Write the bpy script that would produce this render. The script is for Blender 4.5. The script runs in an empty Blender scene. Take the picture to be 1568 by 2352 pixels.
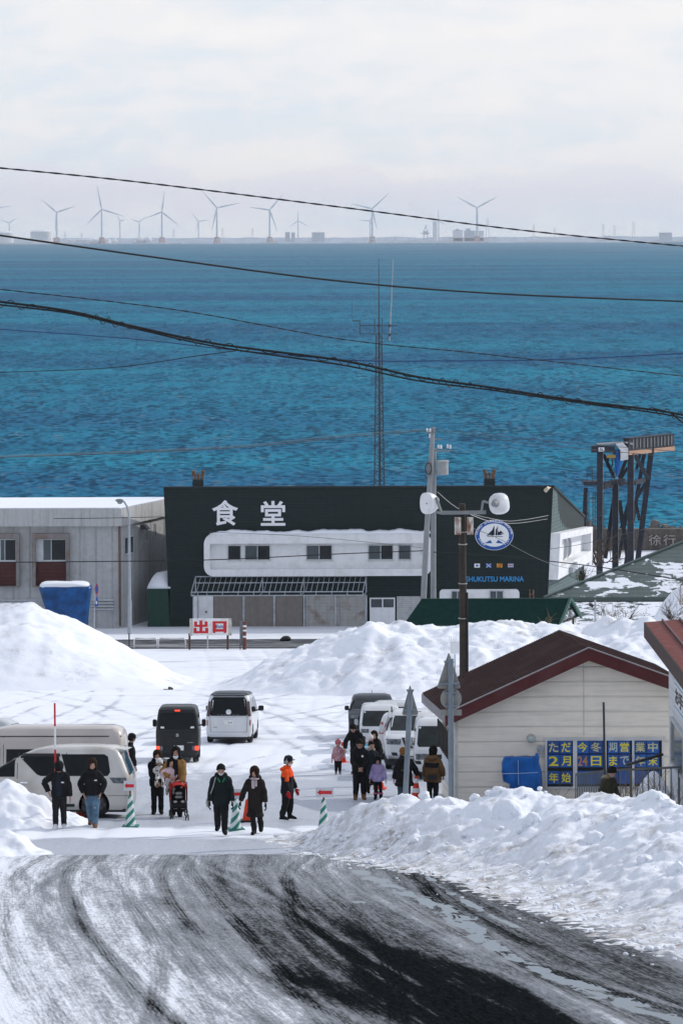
import bpy, bmesh, math, random
import numpy as np
from mathutils import Vector, Matrix, Euler
random.seed(7)
SC = bpy.context.scene
COL = SC.collection
PI = math.pi

# ------------------------------------------------------------------ camera, sky, sun, exposure
F, UC, VH, H = 8000.0, 784.0, 537.0, 34.0      # focal length and eye level of the 1568 x 2352 view, eye height over the sea
ROLL = 0.0032
cam_data = bpy.data.cameras.new('camera')
cam = bpy.data.objects.new('camera', cam_data)
COL.objects.link(cam)
SC.camera = cam
cam.location = (0, 0, H)
cam.rotation_euler = (PI / 2, ROLL, 0)
cam_data.sensor_fit = 'VERTICAL'
cam_data.sensor_height = 36.0
cam_data.sensor_width = 36.0 * 682 / 1024
cam_data.lens = F / 2352 * 36.0
cam_data.shift_y = -(1176 - VH) / 2352
cam_data.clip_start = 0.5
cam_data.clip_end = 60000.0

SUN_EL, SUN_AZ = math.radians(30), math.radians(60)   # azimuth from straight ahead (+Y) towards the right (+X)
world = bpy.data.worlds.new('World')
SC.world = world
world.use_nodes = True
def build_world():
 nt = world.node_tree
 nt.nodes.clear()
 N = lambda t: nt.nodes.new(t)
 out, bg = N('ShaderNodeOutputWorld'), N('ShaderNodeBackground')
 sky = N('ShaderNodeTexSky')
 sky.sky_type = 'NISHITA'
 sky.sun_disc = False
 sky.sun_elevation = SUN_EL
 sky.sun_rotation = SUN_AZ
 sky.air_density = 1.0
 sky.dust_density = 1.5
 sky.altitude = 30
 sm = N('ShaderNodeMixRGB'); sm.blend_type = 'MULTIPLY'; sm.inputs[0].default_value = 1.0
 sm.inputs[2].default_value = (0.8, 0.9, 1.1, 1)
 nt.links.new(sky.outputs[0], sm.inputs[1])
 tc = N('ShaderNodeTexCoord')
 def cloud(scale, z, detail, lo, hi, off):
  mp = N('ShaderNodeMapping'); mp.inputs['Scale'].default_value = (scale, scale, scale * z)
  mp.inputs['Location'].default_value = off
  nt.links.new(tc.outputs['Generated'], mp.inputs['Vector'])
  no = N('ShaderNodeTexNoise'); no.inputs['Scale'].default_value = 1.0
  no.inputs['Detail'].default_value = detail; no.inputs['Roughness'].default_value = 0.55
  no.inputs['Distortion'].default_value = 0.4
  nt.links.new(mp.outputs[0], no.inputs['Vector'])
  mr = N('ShaderNodeMapRange'); mr.interpolation_type = 'SMOOTHSTEP'
  mr.inputs['From Min'].default_value = lo; mr.inputs['From Max'].default_value = hi
  nt.links.new(no.outputs['Fac'], mr.inputs['Value'])
  return mr.outputs[0]
 c1 = cloud(11.0, 4.5, 4, 0.30, 0.66, (3.1, 0.4, 1.7))     # stretched banks of cloud
 c2 = cloud(55.0, 2.0, 6, 0.42, 0.66, (0.2, 5.0, 0.9))     # small cumulus puffs inside them
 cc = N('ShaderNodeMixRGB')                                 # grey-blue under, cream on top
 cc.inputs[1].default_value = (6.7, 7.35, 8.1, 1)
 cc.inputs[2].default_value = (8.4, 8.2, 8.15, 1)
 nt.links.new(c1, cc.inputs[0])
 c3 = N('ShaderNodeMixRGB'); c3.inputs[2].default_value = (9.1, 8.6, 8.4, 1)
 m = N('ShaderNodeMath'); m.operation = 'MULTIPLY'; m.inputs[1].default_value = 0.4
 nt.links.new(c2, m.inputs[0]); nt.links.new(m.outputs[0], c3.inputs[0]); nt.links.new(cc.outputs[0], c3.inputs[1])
 sx = N('ShaderNodeSeparateXYZ'); nt.links.new(tc.outputs['Generated'], sx.inputs[0])
 hi = N('ShaderNodeMapRange'); hi.inputs['From Min'].default_value = 0.06; hi.inputs['From Max'].default_value = 0.30
 hi.inputs['To Min'].default_value = 0.93; hi.inputs['To Max'].default_value = 0.38
 nt.links.new(sx.outputs[2], hi.inputs['Value'])
 wob = cloud(30.0, 1.2, 5, 0.3, 0.7, (1.0, 2.0, 0.0))
 el = N('ShaderNodeMath'); el.operation = 'MULTIPLY_ADD'; el.inputs[1].default_value = 0.007; nt.links.new(wob, el.inputs[0]); nt.links.new(sx.outputs[2], el.inputs[2])
 b1 = N('ShaderNodeMapRange'); b1.interpolation_type = 'SMOOTHSTEP'; b1.inputs['From Min'].default_value = 0.0075; b1.inputs['From Max'].default_value = 0.0135; nt.links.new(el.outputs[0], b1.inputs['Value'])
 b2 = N('ShaderNodeMapRange'); b2.interpolation_type = 'SMOOTHSTEP'; b2.inputs['From Min'].default_value = 0.0195; b2.inputs['From Max'].default_value = 0.0225; b2.inputs['To Min'].default_value = 0.6; b2.inputs['To Max'].default_value = 0.0; nt.links.new(el.outputs[0], b2.inputs['Value'])
 bm_ = N('ShaderNodeMath'); bm_.operation = 'MULTIPLY'; nt.links.new(b1.outputs[0], bm_.inputs[0]); nt.links.new(b2.outputs[0], bm_.inputs[1])
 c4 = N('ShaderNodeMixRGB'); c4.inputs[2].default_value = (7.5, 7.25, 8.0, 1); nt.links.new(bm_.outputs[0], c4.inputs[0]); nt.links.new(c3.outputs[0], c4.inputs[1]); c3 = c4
 mx = N('ShaderNodeMixRGB')
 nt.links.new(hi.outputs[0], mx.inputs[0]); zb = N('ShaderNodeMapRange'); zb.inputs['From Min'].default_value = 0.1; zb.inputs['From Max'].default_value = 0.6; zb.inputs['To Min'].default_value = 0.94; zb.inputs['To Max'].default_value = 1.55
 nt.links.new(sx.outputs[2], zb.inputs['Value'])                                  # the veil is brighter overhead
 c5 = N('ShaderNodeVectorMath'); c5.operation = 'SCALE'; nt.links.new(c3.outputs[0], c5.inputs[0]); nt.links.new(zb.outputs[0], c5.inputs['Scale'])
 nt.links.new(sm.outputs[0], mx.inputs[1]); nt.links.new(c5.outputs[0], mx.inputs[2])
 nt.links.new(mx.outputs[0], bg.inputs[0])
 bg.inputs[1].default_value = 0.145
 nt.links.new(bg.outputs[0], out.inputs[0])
build_world()

sun_data = bpy.data.lights.new('sun', 'SUN')
sun_data.energy = 2.8
sun_data.angle = math.radians(0.6)
sun_data.color = (1.0, 0.95, 0.88)
sun = bpy.data.objects.new('sun', sun_data)
COL.objects.link(sun)
sd = Vector((math.cos(SUN_EL) * math.sin(SUN_AZ), math.cos(SUN_EL) * math.cos(SUN_AZ), math.sin(SUN_EL)))
sun.rotation_euler = sd.to_track_quat('Z', 'Y').to_euler()
sun.location = (200, 100, 200)

SC.view_settings.view_transform = 'Standard'
SC.view_settings.look = 'None'
SC.view_settings.exposure = -0.22
SC.view_settings.gamma = 1.0
SC.cycles.max_bounces = 6
SC.cycles.volume_bounces = 0
SC.cycles.use_denoising = True
SC.cycles.denoising_prefilter = 'ACCURATE'
SC.cycles.caustics_reflective = False
SC.cycles.caustics_refractive = False

# ------------------------------------------------------------------ lens geometry and terrain
def W(u, v, d):
 """the point seen at (u, v) of the 1568 x 2352 view, d metres ahead"""
 du, dv = u - UC, v - VH
 return Vector(((du - ROLL * dv) / F * d, d, H - (dv + ROLL * du) / F * d))
def drop(d):
 d = np.asarray(d, float)
 return np.where(d < 84, 14.95 - 0.11 * (84 - d), np.where(d < 240, 7.6 + 0.0875 * d, np.where(d < 267, 28.6 + (d - 240) * 1.5 / 27, 30.1)))
def gz(d):
 return H - float(drop(d))
def G(u, v):
 """where the line of sight through (u, v) meets the sloping ground"""
 lo, hi = 20.0, 330.0
 for _ in range(60):
  m = (lo + hi) / 2
  if W(u, v, m).z > gz(m): lo = m
  else: hi = m
 p = W(u, v, lo); p.z = gz(lo)
 return p
def px(d):
 return F / d           # view pixels per metre at distance d

# ------------------------------------------------------------------ numpy noise
_rng = np.random.RandomState(11)
_perm = _rng.permutation(512)
_ang = _rng.rand(512) * 2 * PI
_gx, _gy = np.cos(_ang), np.sin(_ang)
def pn(x, y, seed=0):
 x = np.asarray(x, float) + seed * 17.37; y = np.asarray(y, float) + seed * 31.71
 xi, yi = np.floor(x).astype(int), np.floor(y).astype(int)
 xf, yf = x - xi, y - yi
 u, v = xf * xf * xf * (xf * (xf * 6 - 15) + 10), yf * yf * yf * (yf * (yf * 6 - 15) + 10)
 def g(ix, iy, fx, fy):
  h = _perm[(_perm[ix & 511] + iy) & 511]
  return _gx[h] * fx + _gy[h] * fy
 a, b = g(xi, yi, xf, yf), g(xi + 1, yi, xf - 1, yf)
 c, d = g(xi, yi + 1, xf, yf - 1), g(xi + 1, yi + 1, xf - 1, yf - 1)
 return (a + (b - a) * u) * (1 - v) + (c + (d - c) * u) * v
def fbm(x, y, oct=4, seed=0, gain=0.5):
 r, a, f = 0, 1.0, 1.0
 for i in range(oct):
  r = r + a * pn(x * f, y * f, seed + i * 3); a *= gain; f *= 2.03
 return r
def sstep(a, b, x):
 t = np.clip((np.asarray(x, float) - a) / (b - a), 0, 1)
 return t * t * (3 - 2 * t)

# ------------------------------------------------------------------ materials
def C8(r, g, b):
 f = lambda c: (c / 255 / 12.92) if c / 255 <= 0.04045 else ((c / 255 + 0.055) / 1.055) ** 2.4
 return (f(r), f(g), f(b))
_mats = {}
def mat(name, rgb, rough=0.6, metal=0.0, spec=0.3, var=0.12, vscale=3.0, bump=0.0, bscale=40.0, streak=0.0, dirt=None, dirt_amt=0.0, coat=0.0, trans=0.0, emit=0.0, dscale=None, dz=None):
 """principled material with mottled colour, optional vertical run-off streaks, dirt blotches and fine bump"""
 if name in _mats: return _mats[name]
 m = bpy.data.materials.new(name); m.use_nodes = True
 nt = m.node_tree; b = nt.nodes['Principled BSDF']
 b.inputs['Roughness'].default_value = rough; b.inputs['Metallic'].default_value = metal
 b.inputs['Specular IOR Level'].default_value = spec
 b.inputs['Coat Weight'].default_value = coat; b.inputs['Coat Roughness'].default_value = 0.05
 if trans: b.inputs['Transmission Weight'].default_value = trans
 if emit:
  b.inputs['Emission Color'].default_value = (*rgb, 1); b.inputs['Emission Strength'].default_value = emit
 tc = nt.nodes.new('ShaderNodeTexCoord')
 src = None
 def noise(scale, detail=3, zs=1.0, off=0.0):
  mp = nt.nodes.new('ShaderNodeMapping'); mp.inputs['Scale'].default_value = (scale, scale, scale * zs)
  mp.inputs['Location'].default_value = (off, off * 1.7, off * 0.3)
  nt.links.new(tc.outputs['Object'], mp.inputs['Vector'])
  n = nt.nodes.new('ShaderNodeTexNoise'); n.inputs['Scale'].default_value = 1.0; n.inputs['Detail'].default_value = detail
  nt.links.new(mp.outputs[0], n.inputs['Vector'])
  return n.outputs['Fac']
 def mix(fac, a, bcol):
  mx = nt.nodes.new('ShaderNodeMixRGB')
  if hasattr(fac, 'node'): nt.links.new(fac, mx.inputs[0])
  else: mx.inputs[0].default_value = fac
  for k, q in ((1, a), (2, bcol)):
   if hasattr(q, 'node'): nt.links.new(q, mx.inputs[k])
   else: mx.inputs[k].default_value = (*q, 1)
  return mx.outputs[0]
 def rng(f, lo, hi, to=1.0):
  r = nt.nodes.new('ShaderNodeMapRange'); r.inputs['From Min'].default_value = lo; r.inputs['From Max'].default_value = hi
  r.inputs['To Max'].default_value = to
  nt.links.new(f, r.inputs['Value']); return r.outputs[0]
 col = mix(rng(noise(vscale), 0.3, 0.7), tuple(c * (1 - var) for c in rgb), tuple(min(1, c * (1 + var)) for c in rgb))
 if streak:
  col = mix(rng(noise(2.2, 4, 0.06, 3.0), 0.48, 0.75, streak), col, tuple(c * 0.45 for c in rgb))
 if dirt is not None:
  col = mix(rng(noise(dscale or 1.3, 5, dz or 1.0, 7.0), 0.5, 0.68, dirt_amt), col, dirt)
 nt.links.new(col, b.inputs['Base Color'])
 if bump:
  bp = nt.nodes.new('ShaderNodeBump'); bp.inputs['Strength'].default_value = bump; bp.inputs['Distance'].default_value = 0.02
  nt.links.new(noise(bscale, 3), bp.inputs['Height']); nt.links.new(bp.outputs[0], b.inputs['Normal'])
 _mats[name] = m
 return m

# ------------------------------------------------------------------ mesh building
class MB:
 """collects shapes in local coordinates; build() links them as ONE mesh object"""
 def __init__(self): self.v, self.f, self.mi, self.cur = [], [], [], 0
 def add(self, vs, fs):
  n = len(self.v); self.v += [tuple(p) for p in vs]
  for f in fs: self.f.append([i + n for i in f]); self.mi.append(self.cur)
  return self
 def box(self, x0, x1, y0, y1, z0, z1):
  return self.hexa([(x0, y0, z0), (x1, y0, z0), (x1, y1, z0), (x0, y1, z0), (x0, y0, z1), (x1, y0, z1), (x1, y1, z1), (x0, y1, z1)])
 def hexa(self, p):
  return self.add(p, [(0, 3, 2, 1), (4, 5, 6, 7), (0, 1, 5, 4), (1, 2, 6, 5), (2, 3, 7, 6), (3, 0, 4, 7)])
 def cbox(self, c, s, rot=None):
  hx, hy, hz = s[0] / 2, s[1] / 2, s[2] / 2
  ps = [Vector(q) for q in ((-hx, -hy, -hz), (hx, -hy, -hz), (hx, hy, -hz), (-hx, hy, -hz), (-hx, -hy, hz), (hx, -hy, hz), (hx, hy, hz), (-hx, hy, hz))]
  if rot is not None: ps = [rot @ q for q in ps]
  return self.hexa([Vector(c) + q for q in ps])
 def beam(self, a, b, w, h=None, up=(0, 0, 1)):
  """a box-section bar from a to b"""
  a, b = Vector(a), Vector(b); h = h or w
  d = (b - a).normalized(); s = d.cross(Vector(up))
  if s.length < 1e-4: s = d.cross(Vector((0, 1, 0)))
  s.normalize(); t = s.cross(d)
  s *= w / 2; t *= h / 2
  return self.hexa([a - s - t, a + s - t, b + s - t, b - s - t, a - s + t, a + s + t, b + s + t, b - s + t])
 def tube(self, pts, r, n=8, cap=True):
  """a round tube along a polyline; r is one radius or one per point"""
  pts = [Vector(p) for p in pts]
  rs = list(r) if hasattr(r, '__len__') else [r] * len(pts)
  rings = []
  d0 = (pts[1] - pts[0]).normalized()
  ref = Vector((0, 0, 1)) if abs(d0.z) < 0.9 else Vector((1, 0, 0))
  for i, p in enumerate(pts):
   d = (pts[min(i + 1, len(pts) - 1)] - pts[max(i - 1, 0)])
   d = d.normalized() if d.length > 1e-9 else d0
   s = d.cross(ref)
   if s.length < 1e-4: s = d.cross(Vector((0.3, 1, 0)))
   s.normalize(); t = d.cross(s)
   rings.append([p + s * rs[i] * math.cos(2 * PI * k / n) + t * rs[i] * math.sin(2 * PI * k / n) for k in range(n)])
  return self.rings(rings, cap)
 def rings(self, rings, cap=True, closed=True):
  n = len(rings[0]); vs = [p for r in rings for p in r]; fs = []
  for i in range(len(rings) - 1):
   for k in range(n if closed else n - 1):
    a, b = i * n + k, i * n + (k + 1) % n
    fs.append((a, b, b + n, a + n))
  if cap and closed:
   fs.append(tuple(range(n))[::-1]); fs.append(tuple(range((len(rings) - 1) * n, len(rings) * n)))
  return self.add(vs, fs)
 def ellip(self, c, r, nu=12, nv=8, rot=None):
  c = Vector(c); rings = []
  for j in range(1, nv):
   th = PI * j / nv
   ring = []
   for i in range(nu):
    ph = 2 * PI * i / nu
    q = Vector((r[0] * math.sin(th) * math.cos(ph), r[1] * math.sin(th) * math.sin(ph), -r[2] * math.cos(th)))
    ring.append(c + (rot @ q if rot is not None else q))
   rings.append(ring)
  return self.rings(rings)
 def lathe(self, prof, c=(0, 0, 0), n=16, rot=None):
  """profile of (radius, height) turned about z"""
  c = Vector(c); rings = []
  for r, z in prof:
   ring = [Vector((max(r, 1e-4) * math.cos(2 * PI * k / n), max(r, 1e-4) * math.sin(2 * PI * k / n), z)) for k in range(n)]
   rings.append([c + (rot @ q if rot is not None else q) for q in ring])
  return self.rings(rings)
 def prism(self, poly, axis, a, b):
  """polygon of 2-D points extruded along axis ('x': points are (y, z), 'y': (x, z), 'z': (x, y)) from a to b"""
  def P(q, t): return (t, q[0], q[1]) if axis == 'x' else (q[0], t, q[1]) if axis == 'y' else (q[0], q[1], t)
  n = len(poly)
  vs = [P(q, a) for q in poly] + [P(q, b) for q in poly]
  fs = [tuple(range(n)), tuple(range(n, 2 * n))[::-1]] + [(i, (i + 1) % n, n + (i + 1) % n, n + i) for i in range(n)]
  return self.add(vs, fs)
 def build(self, name, m, parent=None, smooth=False, bevel=0.0, loc=None, fixn=True):
  me = bpy.data.meshes.new(name)
  me.from_pydata(self.v, [], self.f)
  ms = m if isinstance(m, (list, tuple)) else [m]
  for q in ms: me.materials.append(q)
  if len(ms) > 1: me.polygons.foreach_set('material_index', self.mi)
  if fixn or bevel:
   bm = bmesh.new(); bm.from_mesh(me)
   bmesh.ops.recalc_face_normals(bm, faces=bm.faces)
   if bevel:
    es = [e for e in bm.edges if len(e.link_faces) == 2 and e.calc_face_angle(0) > 0.6]
    bmesh.ops.bevel(bm, geom=es, offset=bevel, segments=2, affect='EDGES', clamp_overlap=True)
   bm.to_mesh(me); bm.free()
  if smooth:
   me.polygons.foreach_set('use_smooth', [True] * len(me.polygons))
   if smooth != 'all': me.set_sharp_from_angle(angle=math.radians(40))
  o = bpy.data.objects.new(name, me)
  COL.objects.link(o)
  if parent is not None: o.parent = parent
  if loc is not None: o.location = loc
  return o
def tag(o, label=None, cat=None, group=None, kind=None):
 if label: o['label'] = label
 if cat: o['category'] = cat
 if group: o['group'] = group
 if kind: o['kind'] = kind
 return o
def thing(name, label, cat, loc=(0, 0, 0), rz=0.0, group=None):
 o = bpy.data.objects.new(name, None); COL.objects.link(o)
 o.location = loc; o.rotation_euler = (0, 0, rz); o.empty_display_size = 0.2
 return tag(o, label, cat, group)
def copy_tree(o, parent=None):
 c = o.copy(); COL.objects.link(c)
 if parent is not None: c.parent = parent
 for ch in [q for q in SC.objects if q.parent == o]: copy_tree(ch, c)
 return c
def text_mesh(name, s, size, m, parent, loc, rot=(PI / 2, 0, 0), bold=0.0, ext=0.004, align='CENTER', fit=None):
 """lettering as a mesh; fit = (width, height) stretches it to that size, centred on loc"""
 cu = bpy.data.curves.new(name, 'FONT'); cu.body = s; cu.size = size; cu.extrude = ext; cu.offset = bold
 cu.align_x = align; cu.resolution_u = 3
 t = bpy.data.objects.new('tmp', cu); COL.objects.link(t)
 dg = bpy.context.evaluated_depsgraph_get()
 me = bpy.data.meshes.new_from_object(t.evaluated_get(dg))
 bpy.data.objects.remove(t)
 me.name = name
 if fit and len(me.vertices):
  co = np.empty(len(me.vertices) * 3); me.vertices.foreach_get('co', co); co = co.reshape(-1, 3)
  lo, hi = co.min(0), co.max(0)
  co[:, 0] = (co[:, 0] - (lo[0] + hi[0]) / 2) * fit[0] / max(hi[0] - lo[0], 1e-6)
  co[:, 1] = (co[:, 1] - (lo[1] + hi[1]) / 2) * fit[1] / max(hi[1] - lo[1], 1e-6)
  me.vertices.foreach_set('co', co.ravel())
 me.materials.clear(); me.materials.append(m)
 o = bpy.data.objects.new(name, me); COL.objects.link(o)
 o.location = loc; o.rotation_euler = rot
 if parent is not None: o.parent = parent
 return o
def grid_mesh(name, X, Y, Z, m, attrs=None, uv=None, smooth=True):
 """a sheet from 2-D arrays of coordinates, with optional float attributes"""
 r, c = X.shape
 co = np.stack([X, Y, Z], -1).reshape(-1, 3)
 i = np.arange(r * c).reshape(r, c)
 q = np.stack([i[:-1, :-1], i[:-1, 1:], i[1:, 1:], i[1:, :-1]], -1).reshape(-1, 4)
 me = bpy.data.meshes.new(name)
 me.vertices.add(len(co)); me.vertices.foreach_set('co', co.ravel())
 me.loops.add(q.size); me.loops.foreach_set('vertex_index', q.ravel().astype(np.int32))
 me.polygons.add(len(q)); me.polygons.foreach_set('loop_start', np.arange(0, q.size, 4, dtype=np.int32))
 me.update(calc_edges=True)
 if smooth: me.polygons.foreach_set('use_smooth', np.ones(len(q), bool))
 for k, a in (attrs or {}).items():
  at = me.attributes.new(k, 'FLOAT', 'POINT'); at.data.foreach_set('value', np.asarray(a, np.float32).ravel())
 me.materials.append(m)
 me.validate()
 o = bpy.data.objects.new(name, me); COL.objects.link(o)
 return o
# ------------------------------------------------------------------ snow, road, sea: materials
def nodes_of(name):
 m = bpy.data.materials.new(name); m.use_nodes = True
 nt = m.node_tree; return m, nt, nt.nodes['Principled BSDF']
class NT:
 """small helper to write node graphs as expressions"""
 def __init__(self, nt): self.nt = nt
 def _in(self, sock, v):
  if hasattr(v, 'node'): self.nt.links.new(v, sock)
  elif isinstance(v, tuple): sock.default_value = (*v, 1) if len(v) == 3 and sock.type == 'RGBA' else v
  else: sock.default_value = v
 def math(self, op, a, b=0.0, clamp=False):
  n = self.nt.nodes.new('ShaderNodeMath'); n.operation = op; n.use_clamp = clamp
  self._in(n.inputs[0], a); self._in(n.inputs[1], b); return n.outputs[0]
 def mix(self, f, a, b):
  n = self.nt.nodes.new('ShaderNodeMixRGB'); self._in(n.inputs[0], f); self._in(n.inputs[1], a); self._in(n.inputs[2], b); return n.outputs[0]
 def coord(self, scale=(1, 1, 1), off=(0, 0, 0), which='Object', rot=0.0, vec=None):
  mp = self.nt.nodes.new('ShaderNodeMapping'); mp.inputs['Scale'].default_value = scale; mp.inputs['Location'].default_value = off
  mp.inputs['Rotation'].default_value = (0, 0, rot)
  if vec is None:
   tc = self.nt.nodes.new('ShaderNodeTexCoord'); vec = tc.outputs[which]
  self.nt.links.new(vec, mp.inputs['Vector']); return mp.outputs[0]
 def noise(self, vec, detail=3, rough=0.5, dist=0.0, out='Fac'):
  n = self.nt.nodes.new('ShaderNodeTexNoise'); n.inputs['Scale'].default_value = 1.0; n.inputs['Detail'].default_value = detail
  n.inputs['Roughness'].default_value = rough; n.inputs['Distortion'].default_value = dist
  self.nt.links.new(vec, n.inputs['Vector']); return n.outputs[out]
 def rng(self, v, a, b, c=0.0, d=1.0, smooth=True):
  n = self.nt.nodes.new('ShaderNodeMapRange'); n.interpolation_type = 'SMOOTHSTEP' if smooth else 'LINEAR'
  for k, q in (('Value', v), ('From Min', a), ('From Max', b), ('To Min', c), ('To Max', d)): self._in(n.inputs[k], q)
  return n.outputs[0]
 def attr(self, name):
  n = self.nt.nodes.new('ShaderNodeAttribute'); n.attribute_name = name; return n.outputs['Fac']
 def vattr(self, name):
  n = self.nt.nodes.new('ShaderNodeAttribute'); n.attribute_name = name; return n.outputs['Vector']
 def bump(self, h, strength, dist=0.02):
  n = self.nt.nodes.new('ShaderNodeBump'); n.inputs['Strength'].default_value = strength; n.inputs['Distance'].default_value = dist
  self.nt.links.new(h, n.inputs['Height']); return n.outputs[0]
SNOW = (0.80, 0.83, 0.88)
def snow_mat(name, dirt=0.25, lump=6.0, attr_dirt=False, big=0.55):
 m, nt, b = nodes_of(name); T = NT(nt)
 b.inputs['Roughness'].default_value = 0.75; b.inputs['Specular IOR Level'].default_value = 0.25
 n1 = T.noise(T.coord((big, big, big * 1.6)), 5, 0.6); n2 = T.noise(T.coord((lump, lump, lump), (5, 2, 1)), 5, 0.65)
 f = T.math('MULTIPLY', T.rng(n1, 0.5, 0.72), T.rng(n2, 0.42, 0.72))
 if attr_dirt:
  f = T.math('ADD', T.math('MULTIPLY', f, dirt), T.math('MULTIPLY', T.attr('dirt'), T.rng(T.noise(T.coord((3, 3, 3), (1, 9, 4)), 6, 0.7), 0.36, 0.62)), True)
 else:
  f = T.math('MULTIPLY', f, dirt)
 nt.links.new(T.mix(f, SNOW, (0.34, 0.325, 0.30)), b.inputs['Base Color'])
 h = T.math('ADD', n2, T.math('MULTIPLY', T.noise(T.coord((28, 28, 28)), 3), 0.35))
 nt.links.new(T.bump(h, 0.45, 0.05), b.inputs['Normal'])
 return m
def lot_mat():
 m, nt, b = nodes_of('packed_snow'); T = NT(nt)
 b.inputs['Roughness'].default_value = 0.55; b.inputs['Specular IOR Level'].default_value = 0.3
 ice = T.attr('ice')
 n1 = T.noise(T.coord((0.22, 0.5, 1)), 6, 0.62, 0.5); n2 = T.noise(T.coord((1.2, 2.6, 1), (4, 1, 0)), 5, 0.65)
 n3 = T.noise(T.coord((9, 9, 1)), 3)
 k = T.math('ADD', T.math('MULTIPLY', n1, 0.75), T.math('MULTIPLY', n2, 0.45))
 f = T.rng(T.math('ADD', k, T.math('MULTIPLY', T.math('SUBTRACT', ice, 0.5), 0.75)), 0.33, 0.74)
 f = T.math('MULTIPLY', f, T.rng(n3, 0.2, 0.7, 0.75, 1.0))
 col = T.mix(f, SNOW, (0.36, 0.39, 0.44))
 nt.links.new(col, b.inputs['Base Color'])
 nt.links.new(T.bump(T.math('ADD', n2, T.math('MULTIPLY', n3, 0.3)), 0.3, 0.03), b.inputs['Normal'])
 return m
def road_mat():
 m, nt, b = nodes_of('icy_asphalt'); T = NT(nt)
 tv = T.vattr('trackuv')
 bare, wet = T.attr('bare'), T.attr('wet')
 s1 = T.noise(T.coord((2.1, 0.10, 1), (0, 0, 0), vec=tv), 4, 0.6, 0.35)        # long streaks
 s2 = T.noise(T.coord((9.0, 0.14, 1), (7, 3, 0), vec=tv), 3, 0.6, 0.2); s3 = T.noise(T.coord((27.0, 0.30, 1), (2, 5, 0), vec=tv), 2, 0.6, 0.1)        # tyre ribs
 g1 = T.noise(T.coord((3.2, 0.5, 1), (2, 8, 0), vec=tv), 5, 0.7, 0.4)              # crumbs
 g2 = T.noise(T.coord((15, 2.6, 1), vec=tv), 4, 0.75)
 k = T.math('ADD', bare, T.math('MULTIPLY', T.math('SUBTRACT', s1, 0.5), 0.5))
 k = T.math('ADD', k, T.math('ADD', T.math('MULTIPLY', T.math('SUBTRACT', s2, 0.5), 0.38), T.math('MULTIPLY', T.math('SUBTRACT', s3, 0.5), 0.35)))
 k = T.math('ADD', k, T.math('MULTIPLY', T.math('SUBTRACT', g1, 0.5), 0.6))
 k = T.math('ADD', k, T.math('MULTIPLY', T.math('SUBTRACT', g2, 0.5), 1.0))
 f = T.rng(k, 0.38, 1.0); f0 = T.rng(k, -0.12, 0.45)
 asp = T.mix(T.rng(g2, 0.35, 0.65), (0.003, 0.0045, 0.005), (0.013, 0.016, 0.017))
 asp = T.mix(T.math('MULTIPLY', T.math('MULTIPLY', T.rng(g1, 0.4, 0.7), T.rng(bare, 1.0, 0.5)), 0.22), asp, (0.15, 0.14, 0.125))
 col = T.mix(f, T.mix(f0, (0.74, 0.77, 0.82), (0.25, 0.265, 0.285)), asp)
 w = T.math('ADD', wet, T.math('MULTIPLY', T.math('SUBTRACT', T.noise(T.coord((2.6, 0.8, 1), (3, 1, 0), vec=tv), 5, 0.6, 0.6), 0.5), 1.7))
 wf = T.rng(w, 0.56, 0.63)
 col = T.mix(wf, col, (0.05, 0.075, 0.09))
 nt.links.new(col, b.inputs['Base Color'])
 nt.links.new(T.math('ADD', T.math('MULTIPLY', T.math('SUBTRACT', 1.0, wf), 0.7), 0.06), b.inputs['Roughness'])
 nt.links.new(T.math('MULTIPLY', wf, 1.0), b.inputs['Specular IOR Level'])
 h = T.math('ADD', T.math('MULTIPLY', g2, 0.6), T.math('ADD', T.math('MULTIPLY', s2, 0.5), g1))
 h = T.math('MULTIPLY', h, T.math('SUBTRACT', 1.0, wf))
 nm = nt.nodes.new('ShaderNodeMix'); nm.data_type = 'VECTOR'; nt.links.new(wf, nm.inputs[0]); nt.links.new(T.bump(h, 0.55, 0.05), nm.inputs[4]); nm.inputs[5].default_value = (0, 0, 1)
 nt.links.new(nm.outputs[1], b.inputs['Normal'])                               # standing water lies level
 return m
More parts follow.
